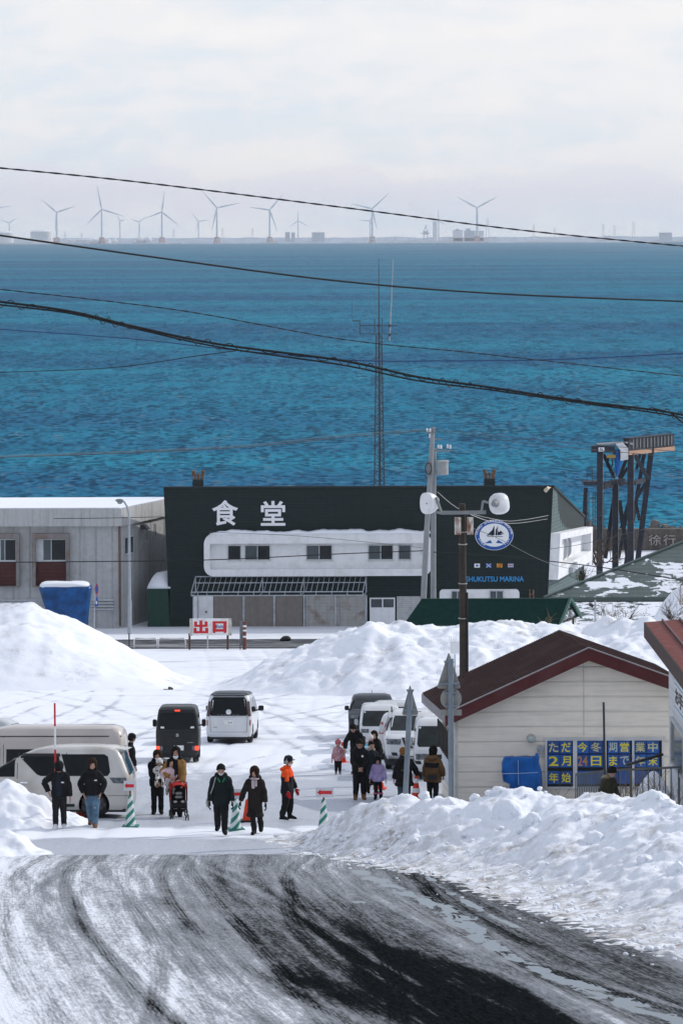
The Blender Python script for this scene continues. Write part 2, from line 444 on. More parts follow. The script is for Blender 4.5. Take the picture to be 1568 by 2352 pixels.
def sea_mat():
 m, nt, b = nodes_of('sea_water'); T = NT(nt)
 big = T.noise(T.coord((0.0012, 0.0045, 1)), 4, 0.6)
 mid = T.noise(T.coord((0.006, 0.012, 1), (3, 3, 0)), 4, 0.65)
 k = T.math('ADD', T.math('MULTIPLY', big, 0.7), T.math('MULTIPLY', mid, 0.3))
 col = T.mix(T.rng(k, 0.38, 0.62), (0.003, 0.100, 0.205), (0.004, 0.188, 0.290))
 def slope(sc, an, amp, off, detail=3, rough=0.6):
  c = T.noise(T.coord((sc, sc * an, 1), off), detail, rough, 0.5, out='Color')
  n = nt.nodes.new('ShaderNodeVectorMath'); n.operation = 'MULTIPLY_ADD'
  nt.links.new(c, n.inputs[0]); n.inputs[1].default_value = (amp, amp, 0); n.inputs[2].default_value = (-amp * 0.5, -amp * 0.5, 0)
  return n.outputs[0]
 def vadd(a, b2):
  n = nt.nodes.new('ShaderNodeVectorMath'); n.operation = 'ADD'
  for i, q in enumerate((a, b2)):
   if hasattr(q, 'node'): nt.links.new(q, n.inputs[i])
   else: n.inputs[i].default_value = q
  return n.outputs[0]
 s = vadd(vadd(slope(0.80, .40, 6.0, (0, 0, 0), 1.0, .5), slope(0.30, .24, 2.8, (9, 4, 0), 1.0)), slope(0.10, .18, 1.9, (2, 7, 0), 1.0))
 s = vadd(s, (0, 0, 1))
 nn = nt.nodes.new('ShaderNodeVectorMath'); nn.operation = 'NORMALIZE'; nt.links.new(s, nn.inputs[0])
 cap = T.math('MULTIPLY', T.rng(T.noise(T.coord((0.13, 0.5, 1), (1, 2, 0)), 5, 0.7), 0.765, 0.80), 0.7)
 col = T.mix(cap, col, (0.55, 0.62, 0.66))
 df = nt.nodes.new('ShaderNodeBsdfDiffuse'); gl = nt.nodes.new('ShaderNodeBsdfGlossy'); mx = nt.nodes.new('ShaderNodeMixShader')
 nt.links.new(col, df.inputs['Color']); nt.links.new(nn.outputs[0], df.inputs['Normal']); nt.links.new(nn.outputs[0], gl.inputs['Normal'])
 gl.inputs['Roughness'].default_value = 0.6; mx.inputs[0].default_value = 0.035
 nt.links.new(df.outputs[0], mx.inputs[1]); nt.links.new(gl.outputs[0], mx.inputs[2])
 nt.links.new(mx.outputs[0], nt.nodes['Material Output'].inputs[0]); nt.nodes.remove(b)
 return m
M_SNOW = snow_mat('piled_snow', 0.5, 5.0)
M_BANK = snow_mat('ploughed_snow', 0.5, 4.0, attr_dirt=True)
M_ROOFSNOW = snow_mat('roof_snow', 0.1, 3.0)
M_LOT, M_ROAD, M_SEA = lot_mat(), road_mat(), sea_mat()

# ------------------------------------------------------------------ the setting
def curve_shift(d):
 return 3.6 * np.clip((80 - np.asarray(d, float)) / 31, 0, 3) ** 1.3
def pl_dist(X, Y, pts, vals=None):
 """distance to a polyline, the value interpolated along it, and the side (positive to the right of its direction)"""
 best = np.full(X.shape, 1e9); val = np.zeros(X.shape); side = np.zeros(X.shape)
 for i in range(len(pts) - 1):
  ax, ay = pts[i]; bx, by = pts[i + 1]; dx, dy = bx - ax, by - ay
  t = np.clip(((X - ax) * dx + (Y - ay) * dy) / (dx * dx + dy * dy), 0, 1)
  qx, qy = ax + t * dx, ay + t * dy
  dd = np.hypot(X - qx, Y - qy); m = dd < best
  best = np.where(m, dd, best)
  if vals is not None: val = np.where(m, vals[i] + t * (vals[i + 1] - vals[i]), val)
  side = np.where(m, np.sign(dx * (Y - ay) - dy * (X - ax)) * -1, side)
 return best, val, side
ROAD_L = [(-14.0, 86), (-12.5, 80), (-10.5, 70), (-8.5, 60), (-7, 50), (-6, 40)]
def build_ground():
 d = np.concatenate([np.arange(20, 84, 0.5), np.arange(84, 140, 0.22), np.arange(140, 262, 0.6), np.linspace(262, 332, 50)])
 x = np.concatenate([np.linspace(-90, -26, 40), np.arange(-25.5, 25.6, 0.16), np.linspace(26, 90, 40)])
 X, D = np.meshgrid(x, d)
 Z = H - drop(D)
 lot = sstep(84, 90, D) * (1 - sstep(236, 240, D))
 Z = Z + lot * (0.035 * fbm(X * 0.5, D * 0.5, 4, 2) + 0.02 * pn(X * 1.6, D * 0.25, 5))
 for off, amp in ((-0.75, 0.05), (0.75, 0.05), (2.6, 0.035), (4.0, 0.035), (-3.2, 0.03)):
  cx = -6.5 + off + 2.5 * np.sin((D - 100) / 45.0)
  Z -= lot * amp * np.exp(-((X - cx) / 0.16) ** 2)
 Z = Z - 0.12 * (1 - sstep(83.6, 84.4, D))
 ice = 0.95 * (1 - sstep(87.5, 89.5, D)) + 0.75 * sstep(90.8, 93, D) * (1 - sstep(106, 122, D)) + 0.22 * sstep(122, 130, D)
 ice *= 0.5 + 0.5 * sstep(-13, -7, X)
 rr = random.Random(4)
 for k in range(22):
  d0, xa, sl, cv = rr.uniform(92, 175), rr.uniform(-16, 5), rr.uniform(-.35, .35), rr.uniform(-.006, .006)
  for off in (-.72, .72):
   xc = xa + off + sl * (D - d0) + cv * (D - d0) ** 2
   q = np.exp(-((X - xc) / 0.13) ** 2) * sstep(-30, -10, -np.abs(D - d0)) * lot
   ice += 0.55 * q * (0.6 + pn(X * .8, D * .2, k)); Z -= 0.015 * q
 grid_mesh('snow_ground', X, D, Z, M_LOT, {'ice': ice})['kind'] = 'structure'
 m = mat('shore_asphalt', (0.035, 0.038, 0.042), 0.55, var=0.3, vscale=0.5, dirt=(0.35, 0.37, 0.4), dirt_amt=0.35, dscale=0.7)
 b = MB()
 for (d0, d1) in ((240.6, 251.0),):
  xs = np.linspace(-40, 30, 60)
  rows = [[(float(q), dd + 0.35 * float(pn(q * 0.5, k * 9.1)), gz(dd) + 0.03) for q in xs] for k, dd in enumerate((d0, (d0 + d1) / 2, d1))]
  b.rings(rows, cap=False, closed=False)
 o = b.build('shore_road', m); tag(o, kind='structure')
 wl = MB()
 for (yy, w) in ((242.6, 0.14), (244.7, 0.12)):
  wl.box(-40, 30, yy, yy + w, gz(yy) + 0.034, gz(yy) + 0.04)
 tag(wl.build('road_marking', mat('road_paint', (0.5, 0.5, 0.48), 0.7)), kind='structure')
build_ground()

def build_road():
 d = np.append(np.arange(40, 84.7, 0.2), 84.9); t = np.concatenate([np.arange(-17.5, -10, 0.3), np.arange(-10, 6.5, 0.035), np.arange(6.5, 17.6, 0.3)])
 T_, D = np.meshgrid(t, d)
 X = T_ + curve_shift(D)
 Z = H - drop(D) + 0.025 * fbm(T_ * 0.7, D * 0.12, 4, 21) + 0.012 * fbm(T_ * 3, D * 0.5, 3, 4)
 Z += 0.05 * np.exp(-((T_ - 0.1 - 0.006 * (60 - D)) / 0.28) ** 2) * (1 - sstep(66, 72, D))      # slush ridge
 Z -= 0.05 * sstep(83.6, 84.9, D)
 n = fbm(T_ * 0.55, D * 0.16, 4, 8)
 core = sstep(-5.2, -2.4, T_ + 0.9 * n) * (1 - sstep(-0.8, 0.2, T_ - 0.035 * (60 - D) + 0.35 * n)) * (1 - sstep(54, 74, D + 7 * n))
 grey = sstep(-7.4, -1.8, T_ + 1.3 * n + 0.05 * (D - 60)) * (1 - sstep(2.4, 3.8, T_ + 0.5 * n)) * (0.74 - 0.34 * sstep(62, 82, D) * (1 - sstep(0.2, 1.0, T_)))
 right = 0.68 * sstep(0.35, 0.9, T_ + 0.3 * n) * (1 - sstep(2.0, 3.4, T_ + 0.6 * n))
 left = 0.26 * sstep(-8.2, -6.6, T_ + .5 * n) * (1 - sstep(-6, -4, T_))
 bare = np.maximum.reduce([1.08 * core, grey, right, left])
 bare -= 0.34 * (0.7 + 1.2 * n) * np.exp(-((T_ - 0.1 - 0.006 * (60 - D)) / 0.3) ** 2) * (1 - sstep(68, 76, D))
 for (t0, w, a) in ((-7.2, 0.10, .15), (-6.0, 0.25, .22), (-4.3, 0.2, .2), (-3.4, 0.3, .25), (-2.6, 0.15, .3), (-1.9, 0.25, .3)):
  bare += a * np.exp(-((T_ - t0 - 0.5 * np.sin(D * 0.06 + t0)) / w) ** 2) * (0.6 + 0.8 * n)
 rr = random.Random(12)
 for k in range(26):                                                   # tread prints: three or four thin lines side by side
  t0, sl, cv, n_, a = rr.uniform(-8.6, 1.5), rr.uniform(-.06, .06), rr.uniform(-.004, .004), rr.choice((3, 4, 4)), rr.uniform(.12, .28)
  if k < 6: t0, sl, a = (-7.7, -6.4, -6.2, -4.9, -3.4, -2.0)[k], sl * .4, .30
  tc = t0 + sl * (D - 65) + cv * (D - 65) ** 2; fade = np.clip(.65 + 1.1 * pn(D * .13, T_ * 0 + k * 3.7), 0, 1)
  band = sum(np.exp(-((T_ - tc - (q - (n_ - 1) / 2) * .075) / .024) ** 2) for q in range(n_))
  bare += a * fade * band - .10 * fade * np.exp(-((np.abs(T_ - tc) - .24) / .06) ** 2)
 bare = np.clip(bare, -.3, 1.5)
 wet = 0.70 * np.exp(-((T_ - 0.75 - 0.25 * np.sin(D * 0.3) + 0.012 * (D - 60)) / 0.42) ** 2) * (1 - sstep(77, 82, D))
 wet = np.maximum(wet, 0.66 * np.exp(-((T_ - 1.6) / 0.16) ** 2) * sstep(62, 64, D) * (1 - sstep(75, 79, D)))
 wet = np.maximum(wet, 0.42 * np.exp(-((T_ + 0.5) / 0.3) ** 2) * sstep(66, 68, D) * (1 - sstep(72, 76, D)))
 o = grid_mesh('road', X, D, Z, M_ROAD, {'bare': bare, 'wet': wet})
 at = o.data.attributes.new('trackuv', 'FLOAT_VECTOR', 'POINT')
 at.data.foreach_set('vector', np.stack([T_, D, 0 * D], -1).astype(np.float32).ravel())
 o['kind'] = 'structure'
build_road()

def build_sea():
 d = np.geomspace(325, 12600, 90); d = np.append(d, 16000)
 u = np.linspace(-1.0, 1.0, 41)
 U, D = np.meshgrid(u, d)
 X = U * (500 + 0.55 * D)
 o = grid_mesh('sea', X, D, 0 * D, M_SEA)
 o['kind'] = 'structure'
build_sea()

# ------------------------------------------------------------------ piles of ploughed snow
def heap(name, label, x0, x1, d0, d1, step, hfun, m=None, amp=0.1, dirtf=None):
 x = np.arange(x0, x1 + 1e-6, step); d = np.arange(d0, d1 + 1e-6, step)
 X, D = np.meshgrid(x, d)
 Hh = hfun(X, D)
 e = np.minimum.reduce([X - x0, x1 - X, D - d0, d1 - D])
 Hh = np.where(e < step * 0.5, -0.4, Hh)
 Z = H - drop(D) + Hh - 0.04
 o = grid_mesh(name, X, D, Z, m or M_BANK, {'dirt': np.zeros_like(X) if dirtf is None else dirtf(X, D, Hh)})
 return tag(o, label, 'snow pile')
def interp(x, pts):
 return np.interp(x, [p[0] for p in pts], [p[1] for p in pts])
def lumps(X, D, cell, seed, rmin=0.3, rmax=0.62):
 """rounded clods on a jittered grid"""
 out = np.zeros(X.shape); gx, gy = np.floor(X / cell).astype(int), np.floor(D / cell).astype(int)
 for ox in (-1, 0, 1):
  for oy in (-1, 0, 1):
   ix, iy = gx + ox, gy + oy
   h = _perm[(_perm[(ix + seed * 7) & 511] + iy) & 511]; h2 = _perm[(h + 91) & 511]; h3 = _perm[(h2 + 37) & 511]
   cx, cy = (ix + 0.2 + 0.6 * h / 511) * cell, (iy + 0.2 + 0.6 * h2 / 511) * cell
   r = cell * (rmin + (rmax - rmin) * h3 / 511)
   q = np.clip(1 - ((X - cx) ** 2 + (D - cy) ** 2) / r ** 2, 0, 1)
   out = np.maximum(out, np.sqrt(q) * r * ((h3 % 97) / 97.0))
 return out
def mound_left(X, D):
 prof = [(-40, 3.0), (-30, 3.9), (-21, 4.3), (-18.2, 4.2), (-16.6, 4.2), (-15.0, 3.75), (-14.0, 3.2), (-12.6, 2.5), (-11.3, 1.75), (-10.2, 1.25), (-9.2, 0.6), (-8.2, 0.2), (-7.4, 0)]
 t = np.clip(np.abs(D - 186) / np.where(D < 186, 11.0, 9.0), 0, 1)
 h = interp(X + 0.4 * pn(X * 0.3, D * 0.3, 3), prof) * (1 - t ** 1.6) ** 1.2
 n = fbm(X * 0.28, D * 0.28, 5, 31)
 return h * (1 + 0.15 * n) + 0.07 * np.minimum(h, 1) * fbm(X * 1.3, D * 1.3, 4, 5) + 0.05 * np.minimum(h, 1) * lumps(X, D, 1.6, 5) * (pn(X * .3, D * .3, 15) > .1) - 0.05
heap('snow_pile', 'broad smooth snow mound in front of the grey warehouse', -40, -6, 173, 197, 0.16, mound_left, dirtf=lambda X, D, h: 0.5 * sstep(0.2, 0.5, fbm(X * 0.35, D * 0.35, 4, 77)))
def mound_mid(X, D):
 prof = [(-7.3, 0), (-6.4, 0.25), (-5.2, 0.75), (-4.1, 1.3), (-2.1, 2.25), (-0.5, 2.75), (1.7, 3.25), (4.8, 3.25), (6.2, 3.15), (9.3, 3.35), (12.5, 3.2), (14.2, 3.45), (16.6, 3.2), (19, 2.9), (26, 2.4)]
 f = np.interp(X, [-8, -2, 3, 20], [4.5, 9.0, 12.5, 12.5])
 t = np.clip(np.abs(D - 178) / np.where(D < 178, f, 9.0), 0, 1)
 h = interp(X + 0.5 * pn(X * 0.3, D * 0.3, 13), prof) * (1 - t ** 1.5) ** 1.15
 n = fbm(X * 0.33, D * 0.33, 5, 41)
 rid = np.exp(-((X - 1.6 - 0.10 * (D - 178)) / 0.5) ** 2)
 k = np.minimum(h, 1)
 sp = sstep(0.0, 0.3, pn(X * 0.35, D * 0.35, 17))
 rg = 1 - 2 * np.abs(fbm(X * 0.55, D * 0.4, 3, 47))
 return h * (1 + 0.20 * n) + 0.16 * k * fbm(X * 1.0, D * 1.0, 5, 45, 0.62) + 0.12 * k * rg + 0.30 * k * sp * lumps(X, D, 0.8, 9, .2, .5) + 0.22 * k * sp * lumps(X, D, 0.45, 3) + 0.2 * rid * k - 0.12
heap('snow_pile', 'long lumpy snow mound behind the small cream house', -8, 27, 164, 189, 0.14, mound_mid, dirtf=lambda X, D, h: 0.6 * sstep(0.15, 0.5, fbm(X * 0.4, D * 0.4, 4, 71)))
TOE = [(-1.6, 88), (-1.0, 85.2), (0.66, 80.3), (2.07, 76.9), (3.3, 72.0), (4.27, 66.3), (5.1, 61.4), (5.8, 58.3), (7.9, 50), (9.8, 42)]
CREST = [(-1.0, 88.5, 0.1), (0.17, 86.2, 0.70), (1.23, 85, 1.2), (2.67, 83.5, 1.35), (4.06, 82, 1.52), (5.0, 81.3, 1.36), (5.8, 80.2, 1.58), (6.5, 78.5, 1.55), (7.35, 76, 1.5), (9.5, 70, 1.5), (11, 62, 1.6), (13, 50, 1.6), (14, 42, 1.6)]
def bank(X, D):
 td, _, side = pl_dist(X, D, TOE)
 cd, hc, cs = pl_dist(X, D, [c[:2] for c in CREST], [c[2] for c in CREST])
 ins = side < 0
 t = td / (td + cd + 1e-6)
 back = cs < 0
 h = np.where(back, hc * (1 - sstep(0, 2.6, cd)), hc * (0.35 * t + 0.65 * sstep(0, 1.0, t)))
 h = np.where(ins | back, h, 0)
 k = np.clip(h / 0.5, 0, 1)
 n = fbm(X * 0.6, D * 0.6, 4, 61)
 h = h + k * (0.30 * n + 0.065 * fbm(X * 2.2, D * 2.2, 4, 64, 0.6))
 cr = np.exp(-(cd / 1.6) ** 2)
 h += k * (0.12 + 0.5 * cr) * lumps(X, D, 0.9, 21) * sstep(0.0, 0.25, pn(X * 0.5, D * 0.5, 81)) + k * 0.12 * (1 - 2 * np.abs(fbm(X * 0.8, D * 0.55, 3, 87)))
 h += k * (0.05 + 0.3 * cr) * lumps(X, D, 0.36, 22) * sstep(0.05, 0.3, pn(X * 0.7, D * 0.7, 83))
 h += np.clip(h / 0.2, 0, 1) * 0.04 * fbm(X * 7, D * 7, 3, 66)
 edge = np.exp(-(td / 0.7) ** 2)
 h += edge * (0.02 + 0.07 * np.clip(fbm(X * 3.0, D * 3.0, 3, 68) + 0.25, 0, 1)) + edge * 0.35 * lumps(X, D, 0.22, 33) * (pn(X * 0.9, D * 0.9, 84) > 0)
 h = np.where(~(ins | back) & (td > 0.75), -0.3, h)
 h = np.where(back & (cd > 2.6) & ~ins, -0.3, h)
 return h
def bank_dirt(X, D, h):
 td, _, side = pl_dist(X, D, TOE)
 near = np.exp(-(td / 1.8) ** 2) * 0.75
 return near + 0.5 * sstep(0.1, 0.45, fbm(X * 0.8, D * 0.8, 4, 91))
heap('snow_bank', 'tall ploughed snow bank with dirty clods along the curving road edge', -2.2, 15, 41, 90, 0.07, bank, dirtf=bank_dirt)
def pile_at(u, v, rx, rd, h, seed, wide=1.0):
 p = G(u, v)
 def f(X, D):
  q = ((X - p.x) / rx) ** 2 + ((D - p.y) / rd) ** 2
  r = np.sqrt(q) * (1 + 0.25 * fbm(X * 1.1, D * 1.1, 3, seed))
  hh = h * (1 - sstep(0, 1, r) * 0.55 - 0.45 * np.clip(r, 0, 1))
  k = np.clip(hh / 0.3, 0, 1)
  hh = hh + k * (0.2 * fbm(X * 1.5, D * 1.5, 4, seed + 2) + 0.35 * lumps(X, D, 0.6, seed + 1))
  return np.where(r > 1, -0.3, hh)
 return p, f
p, f = pile_at(15, 1893, 2.35, 2.0, 1.15, 3)
heap('snow_pile', 'shovelled snow pile in front of the white minivan door', p.x - 3.2, p.x + 3.2, p.y - 3.2, p.y + 3.2, 0.06, f)
p, f = pile_at(-10, 1958, 1.45, 1.5, 0.6, 9)
heap('snow_pile', 'small snow heap at the left road edge, lowest of the piles', p.x - 2, p.x + 2, p.y - 2, p.y + 2, 0.05, f)
# ------------------------------------------------------------------ materials of the buildings
def siding_mat(name, rgb, pitch, rough=0.6, depth=0.6, axis=2, var=0.12, streak=0.3, dirt=None, dirt_amt=0.0, line=0.55, dscale=None, dz=None):
 """boards or corrugation: a repeating groove along one axis, with weather streaks"""
 m = mat(name, rgb, rough, var=var, streak=streak, dirt=dirt, dirt_amt=dirt_amt, dscale=dscale, dz=dz)
 if m.get('done'): return m
 m['done'] = 1
 nt = m.node_tree; T = NT(nt); b = nt.nodes['Principled BSDF']
 tc = nt.nodes.new('ShaderNodeTexCoord'); sp = nt.nodes.new('ShaderNodeSeparateXYZ'); nt.links.new(tc.outputs['Object'], sp.inputs[0])
 fr = T.math('FRACT', T.math('DIVIDE', sp.outputs[axis], pitch))
 tri = T.math('ABSOLUTE', T.math('SUBTRACT', fr, 0.5))
 g = T.rng(tri, 0.40, 0.5)
 src = b.inputs['Base Color'].links[0].from_socket
 nt.links.new(T.mix(T.math('MULTIPLY', g, line), src, tuple(c * 0.35 for c in rgb)), b.inputs['Base Color'])
 nt.links.new(T.bump(T.math('MULTIPLY', T.math('SUBTRACT', 1.0, g), 1.0), depth, pitch * 0.3), b.inputs['Normal'])
 return m
def patch_snow_mat(name, base, lo, hi, sc, course=0.3):
 """roof shingles in courses with snow left lying in patches"""
 m, nt, b = nodes_of(name); T = NT(nt)
 b.inputs['Roughness'].default_value = 0.7
 tc = nt.nodes.new('ShaderNodeTexCoord'); sp = nt.nodes.new('ShaderNodeSeparateXYZ'); nt.links.new(tc.outputs['Object'], sp.inputs[0])
 fr = T.math('FRACT', T.math('DIVIDE', sp.outputs[1], course))
 g = T.rng(fr, 0.0, 0.16, 1.0, 0.0)
 n = T.noise(T.coord((sc, sc * 1.5, sc)), 4, 0.6, 0.6); big = T.noise(T.coord((0.16, 0.3, 0.2), (3, 1, 5)), 2)
 f = T.rng(T.math('ADD', T.math('ADD', n, T.math('MULTIPLY', T.math('SUBTRACT', big, 0.5), 0.9)), T.math('MULTIPLY', g, -0.07)), lo, hi)
 v = T.noise(T.coord((1.2, 1.2, 1.2)), 4)
 roof = T.mix(v, tuple(c * 0.7 for c in base), tuple(c * 1.3 for c in base))
 roof = T.mix(T.math('MULTIPLY', g, 0.75), roof, tuple(c * 0.25 for c in base))
 nt.links.new(T.mix(f, roof, SNOW), b.inputs['Base Color'])
 nt.links.new(T.bump(T.math('ADD', T.math('MULTIPLY', f, 0.6), T.math('MULTIPLY', g, -0.5)), 0.5, 0.06), b.inputs['Normal'])
 return m
M_GLASS = mat('dark_glass', (0.014, 0.019, 0.022), 0.08, spec=0.2, var=0.3, vscale=0.8)
M_GLASS2 = mat('pale_glass', (0.06, 0.078, 0.088), 0.1, spec=0.3, var=0.3, vscale=0.8)
M_ALU = mat('window_aluminium', (0.52, 0.54, 0.55), 0.4, metal=0.3)
M_WHITEP = mat('white_render', (0.76, 0.77, 0.78), 0.7, var=0.04, streak=0.12, dirt=(0.42, 0.37, 0.3), dirt_amt=0.22)
M_GALV = mat('galvanised_steel', (0.40, 0.43, 0.46), 0.5, metal=0.4, var=0.2)
M_DKSTEEL = mat('dark_steel', (0.045, 0.05, 0.06), 0.55, var=0.25, dirt=(0.12, 0.06, 0.03), dirt_amt=0.4)
M_RUST = mat('rusty_steel', (0.16, 0.09, 0.055), 0.8, var=0.3, dirt=(0.30, 0.28, 0.26), dirt_amt=0.5, dscale=6)
M_BLACK = mat('black_plastic', (0.012, 0.012, 0.013), 0.5)
M_WLET = mat('white_lettering', (0.80, 0.81, 0.83), 0.5, var=0.03)
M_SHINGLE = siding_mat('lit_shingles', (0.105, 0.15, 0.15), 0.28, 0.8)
M_TARP = mat('blue_tarpaulin', (0.004, 0.105, 0.38), 0.4, var=0.3, vscale=2.5, bump=0.7, bscale=9)

def rrect(x0, x1, z0, z1, r, n=6):
 out = []
 for cx, cz, a0 in ((x1 - r, z1 - r, 0), (x0 + r, z1 - r, PI / 2), (x0 + r, z0 + r, PI), (x1 - r, z0 + r, 1.5 * PI)):
  for k in range(n + 1):
   a = a0 + PI / 2 * k / n; out.append((cx + r * math.cos(a), cz + r * math.sin(a)))
 return out
def add_frame(b, outer, inner, y0, y1):
 """a ring between two outlines of equal point count, in the xz plane, from y0 to y1"""
 n = len(outer)
 A = [(p[0], y0, p[1]) for p in outer]; B = [(p[0], y0, p[1]) for p in inner]
 Cc = [(p[0], y1, p[1]) for p in outer]; D = [(p[0], y1, p[1]) for p in inner]
 fs = []
 for i in range(n):
  j = (i + 1) % n
  fs += [(i, j, n + j, n + i), (2 * n + i, 3 * n + i, 3 * n + j, 2 * n + j), (i, 2 * n + i, 2 * n + j, j), (n + i, n + j, 3 * n + j, 3 * n + i)]
 b.add(A + B + Cc + D, fs)
def window(parent, x0, x1, z0, z1, y, panes=2, glass=None, frame=None, fw=0.06, curtain=False):
 """sash window set against a wall face at y (towards -y), its panes as sub-parts"""
 b = MB(); add_frame(b, [(x0, z0), (x1, z0), (x1, z1), (x0, z1)], [(x0 + fw, z0 + fw), (x1 - fw, z0 + fw), (x1 - fw, z1 - fw), (x0 + fw, z1 - fw)], y - 0.07, y - 0.003)
 w = (x1 - x0 - 2 * fw) / panes
 for k in range(1, panes): b.box(x0 + fw + k * w - fw * .45, x0 + fw + k * w + fw * .45, y - 0.066, y - 0.006, z0 + fw, z1 - fw)
 b.box(x0 - 0.04, x1 + 0.04, y - 0.12, y - 0.004, z0 - 0.05, z0 - 0.002)
 fo = b.build('window', frame or M_ALU, parent)
 for k in range(panes):
  p = MB(); p.box(x0 + fw + k * w + fw * .46, x0 + fw + (k + 1) * w - fw * .46, y - 0.04 - 0.012 * (k % 2), y - 0.012, z0 + fw + 0.002, z1 - fw - 0.002)
  gm = glass[k] if isinstance(glass, (list, tuple)) else (glass or M_GLASS)
  p.build('pane', gm, fo)
 return fo

# ------------------------------------------------------------------ the dark marina building with the canteen
def build_marina():
 d0 = 267.0; s = px(d0)
 gv = VH + float(drop(d0)) * s
 X = lambda u: (u - UC) / s
 Z = lambda v: (gv - v) / s
 root = thing('marina_building', 'large dark green marina building with white canteen lettering and a round sailing emblem', 'building', (0, d0, gz(d0)))
 wall = siding_mat('dark_green_siding', (0.0060, 0.0165, 0.0165), 0.24, 0.6, 0.5, var=0.15, streak=0.25, line=0.7)
 dep, sk = 13.0, 3.3
 zt, zb = Z(1119), -0.5
 xl, xr, bl, br = X(374), X(1267), X(388), X(1250)
 zt2 = 7.3
 b = MB()
 b.hexa([(bl, 0, zb), (br, 0, zb), (br + sk + 0.4, dep, zb), (bl + sk, dep, zb), (xl, 0, zt), (xr, 0, zt), (xr + sk, dep, zt2), (xl + sk, dep, zt2)])
 b.build('wall', wall, root)
 def flank(t, z, off):
  f = (z - zb) / (zt - zb); xa = br + (xr - br) * f; xb = br + sk + 0.4 + (xr - br - 0.4) * f
  return Vector((xa + (xb - xa) * t, dep * t, z)) + Vector((dep, -sk, 0)).normalized() * off
 top = lambda t: zt + (zt2 - zt) * t
 b = MB()
 n = 14
 A = [flank(k / n, -0.4, 0.02) for k in range(n + 1)]; B = [flank(k / n, top(k / n) - 0.02, 0.02) for k in range(n + 1)]
 b.rings([A, B], cap=False, closed=False)
 b.build('flank_wall', M_SHINGLE, root)
 b = MB()
 b.beam((xl, -0.02, zt + 0.02), (xr, -0.02, zt + 0.02), 0.16, 0.16); b.beam(flank(0, zt + 0.02, 0.03), flank(1, zt2 + 0.02, 0.03), 0.2, 0.16)
 b.build('roof_edging', mat('dark_edging', (0.012, 0.02, 0.022), 0.5), root)
 x0, x1, z0, z1 = X(467), X(988), Z(1321), Z(1224)
 b = MB(); add_frame(b, rrect(x0, x1, z0, z1, 0.75), rrect(X(481), X(973), Z(1305), Z(1246), 0.06), -0.75, -0.01)
 band = b.build('window_band', M_WHITEP, root, smooth=True)
 b = MB(); b.box(X(481) - 0.2, X(973) + 0.2, -0.06, -0.02, Z(1305) - .2, Z(1246) + .2); b.build('recess_wall', M_WHITEP, band)
 rows = []
 xs = np.linspace(x0 + 0.45, x1 - 0.1, 70)
 for y, hh in ((-0.78, 0.03), (-0.80, 0.14), (-0.72, 0.25), (-0.2, 0.33), (-0.03, 0.02)):
  rows.append([(float(q), y, z1 - 0.02 + hh * (0.75 + 0.9 * float(pn(q * 0.8, 3.3)) + 0.3 * float(pn(q * 2.4, 7))) * min(1, (q - x0 - 0.3) / 1.0)) for q in xs])
 MB().rings(rows, cap=False, closed=False).build('snow_cap', M_ROOFSNOW, band, smooth='all')
 wz0, wz1 = Z(1286), Z(1251)
 for (a, c, p, g) in ((520, 552, 1, M_GLASS), (559, 619, 2, (M_GLASS2, M_GLASS)), (700, 761, 2, (M_GLASS2, M_GLASS)), (842, 901, 2, (M_GLASS2, M_GLASS)), (911, 942, 1, M_GLASS2)):
  window(root, X(a), X(c), wz0, wz1, -0.06, p, g)
 text_mesh('lettering', '食', 2.2, M_WLET, root, (X(515), -0.045, Z(1177)), bold=0.042, ext=0.03, fit=(2.0, 1.95))
 text_mesh('lettering', '堂', 2.2, M_WLET, root, (X(625), -0.045, Z(1178.5)), bold=0.042, ext=0.03, fit=(1.88, 1.9))
 cx, cz, rx, rz_ = X(1132), Z(1230), 1.46, 1.16
 def ell(k, y0, y1, m, nm, par):
  q = MB(); N = 40
  q.prism([(cx + rx * k * math.cos(2 * PI * i / N), cz + rz_ * k * math.sin(2 * PI * i / N)) for i in range(N)], 'y', y0, y1); return q.build(nm, m, par)
 M_BLUE = mat('emblem_blue', (0.015, 0.09, 0.36), 0.5); M_NAVY = mat('emblem_navy', (0.006, 0.010, 0.035), 0.5)
 em = ell(1.0, -0.06, -0.005, M_WLET, 'emblem', root)
 ell(0.975, -0.066, -0.061, M_BLUE, 'emblem_ring', em); ell(0.77, -0.072, -0.067, M_WLET, 'emblem_field', em)
 sh = MB()
 for poly in ([(-.62, -.02), (-.12, -.02), (-.10, .62)], [(-.12, .0), (.02, .0), (.02, .95), (-.03, .95), (-.16, .55)], [(.08, .0), (.24, .0), (.24, .88), (.12, .6)], [(.28, .0), (.66, .08), (.30, .42)], [(.36, .3), (.78, .12), (.5, .5)],
     [(-.6, -.10), (.72, -.10), (.62, -.16), (-.5, -.16)], [(.26, .0), (.29, .0), (.29, .98), (.26, .98)]):
  sh.prism([(cx + p[0] * 0.98, cz - 0.02 + p[1] * 0.74) for p in poly], 'y', -0.078, -0.073)
 sh.build('sailing_ship', M_NAVY, em)
 fl = MB()
 fl.prism([(cx - .75, cz - .62), (cx - .15, cz - .62), (cx - .30, cz - .38)], 'y', -0.078, -0.073); fl.prism([(cx + .12, cz - .60), (cx + .75, cz - .66), (cx + .30, cz - .36)], 'y', -0.078, -0.073)
 fl.build('pennants', M_BLUE, em)
 def arc(txt, a0, a1, size):
  for i, ch in enumerate(txt):
   if ch == ' ': continue
   a = a0 + (a1 - a0) * i / (len(txt) - 1)
   up = a0 > a1
   yield ch, (cx + rx * 0.865 * math.cos(a), -0.076, cz + rz_ * 0.865 * math.sin(a)), (a - PI / 2) if up else (a + PI / 2)
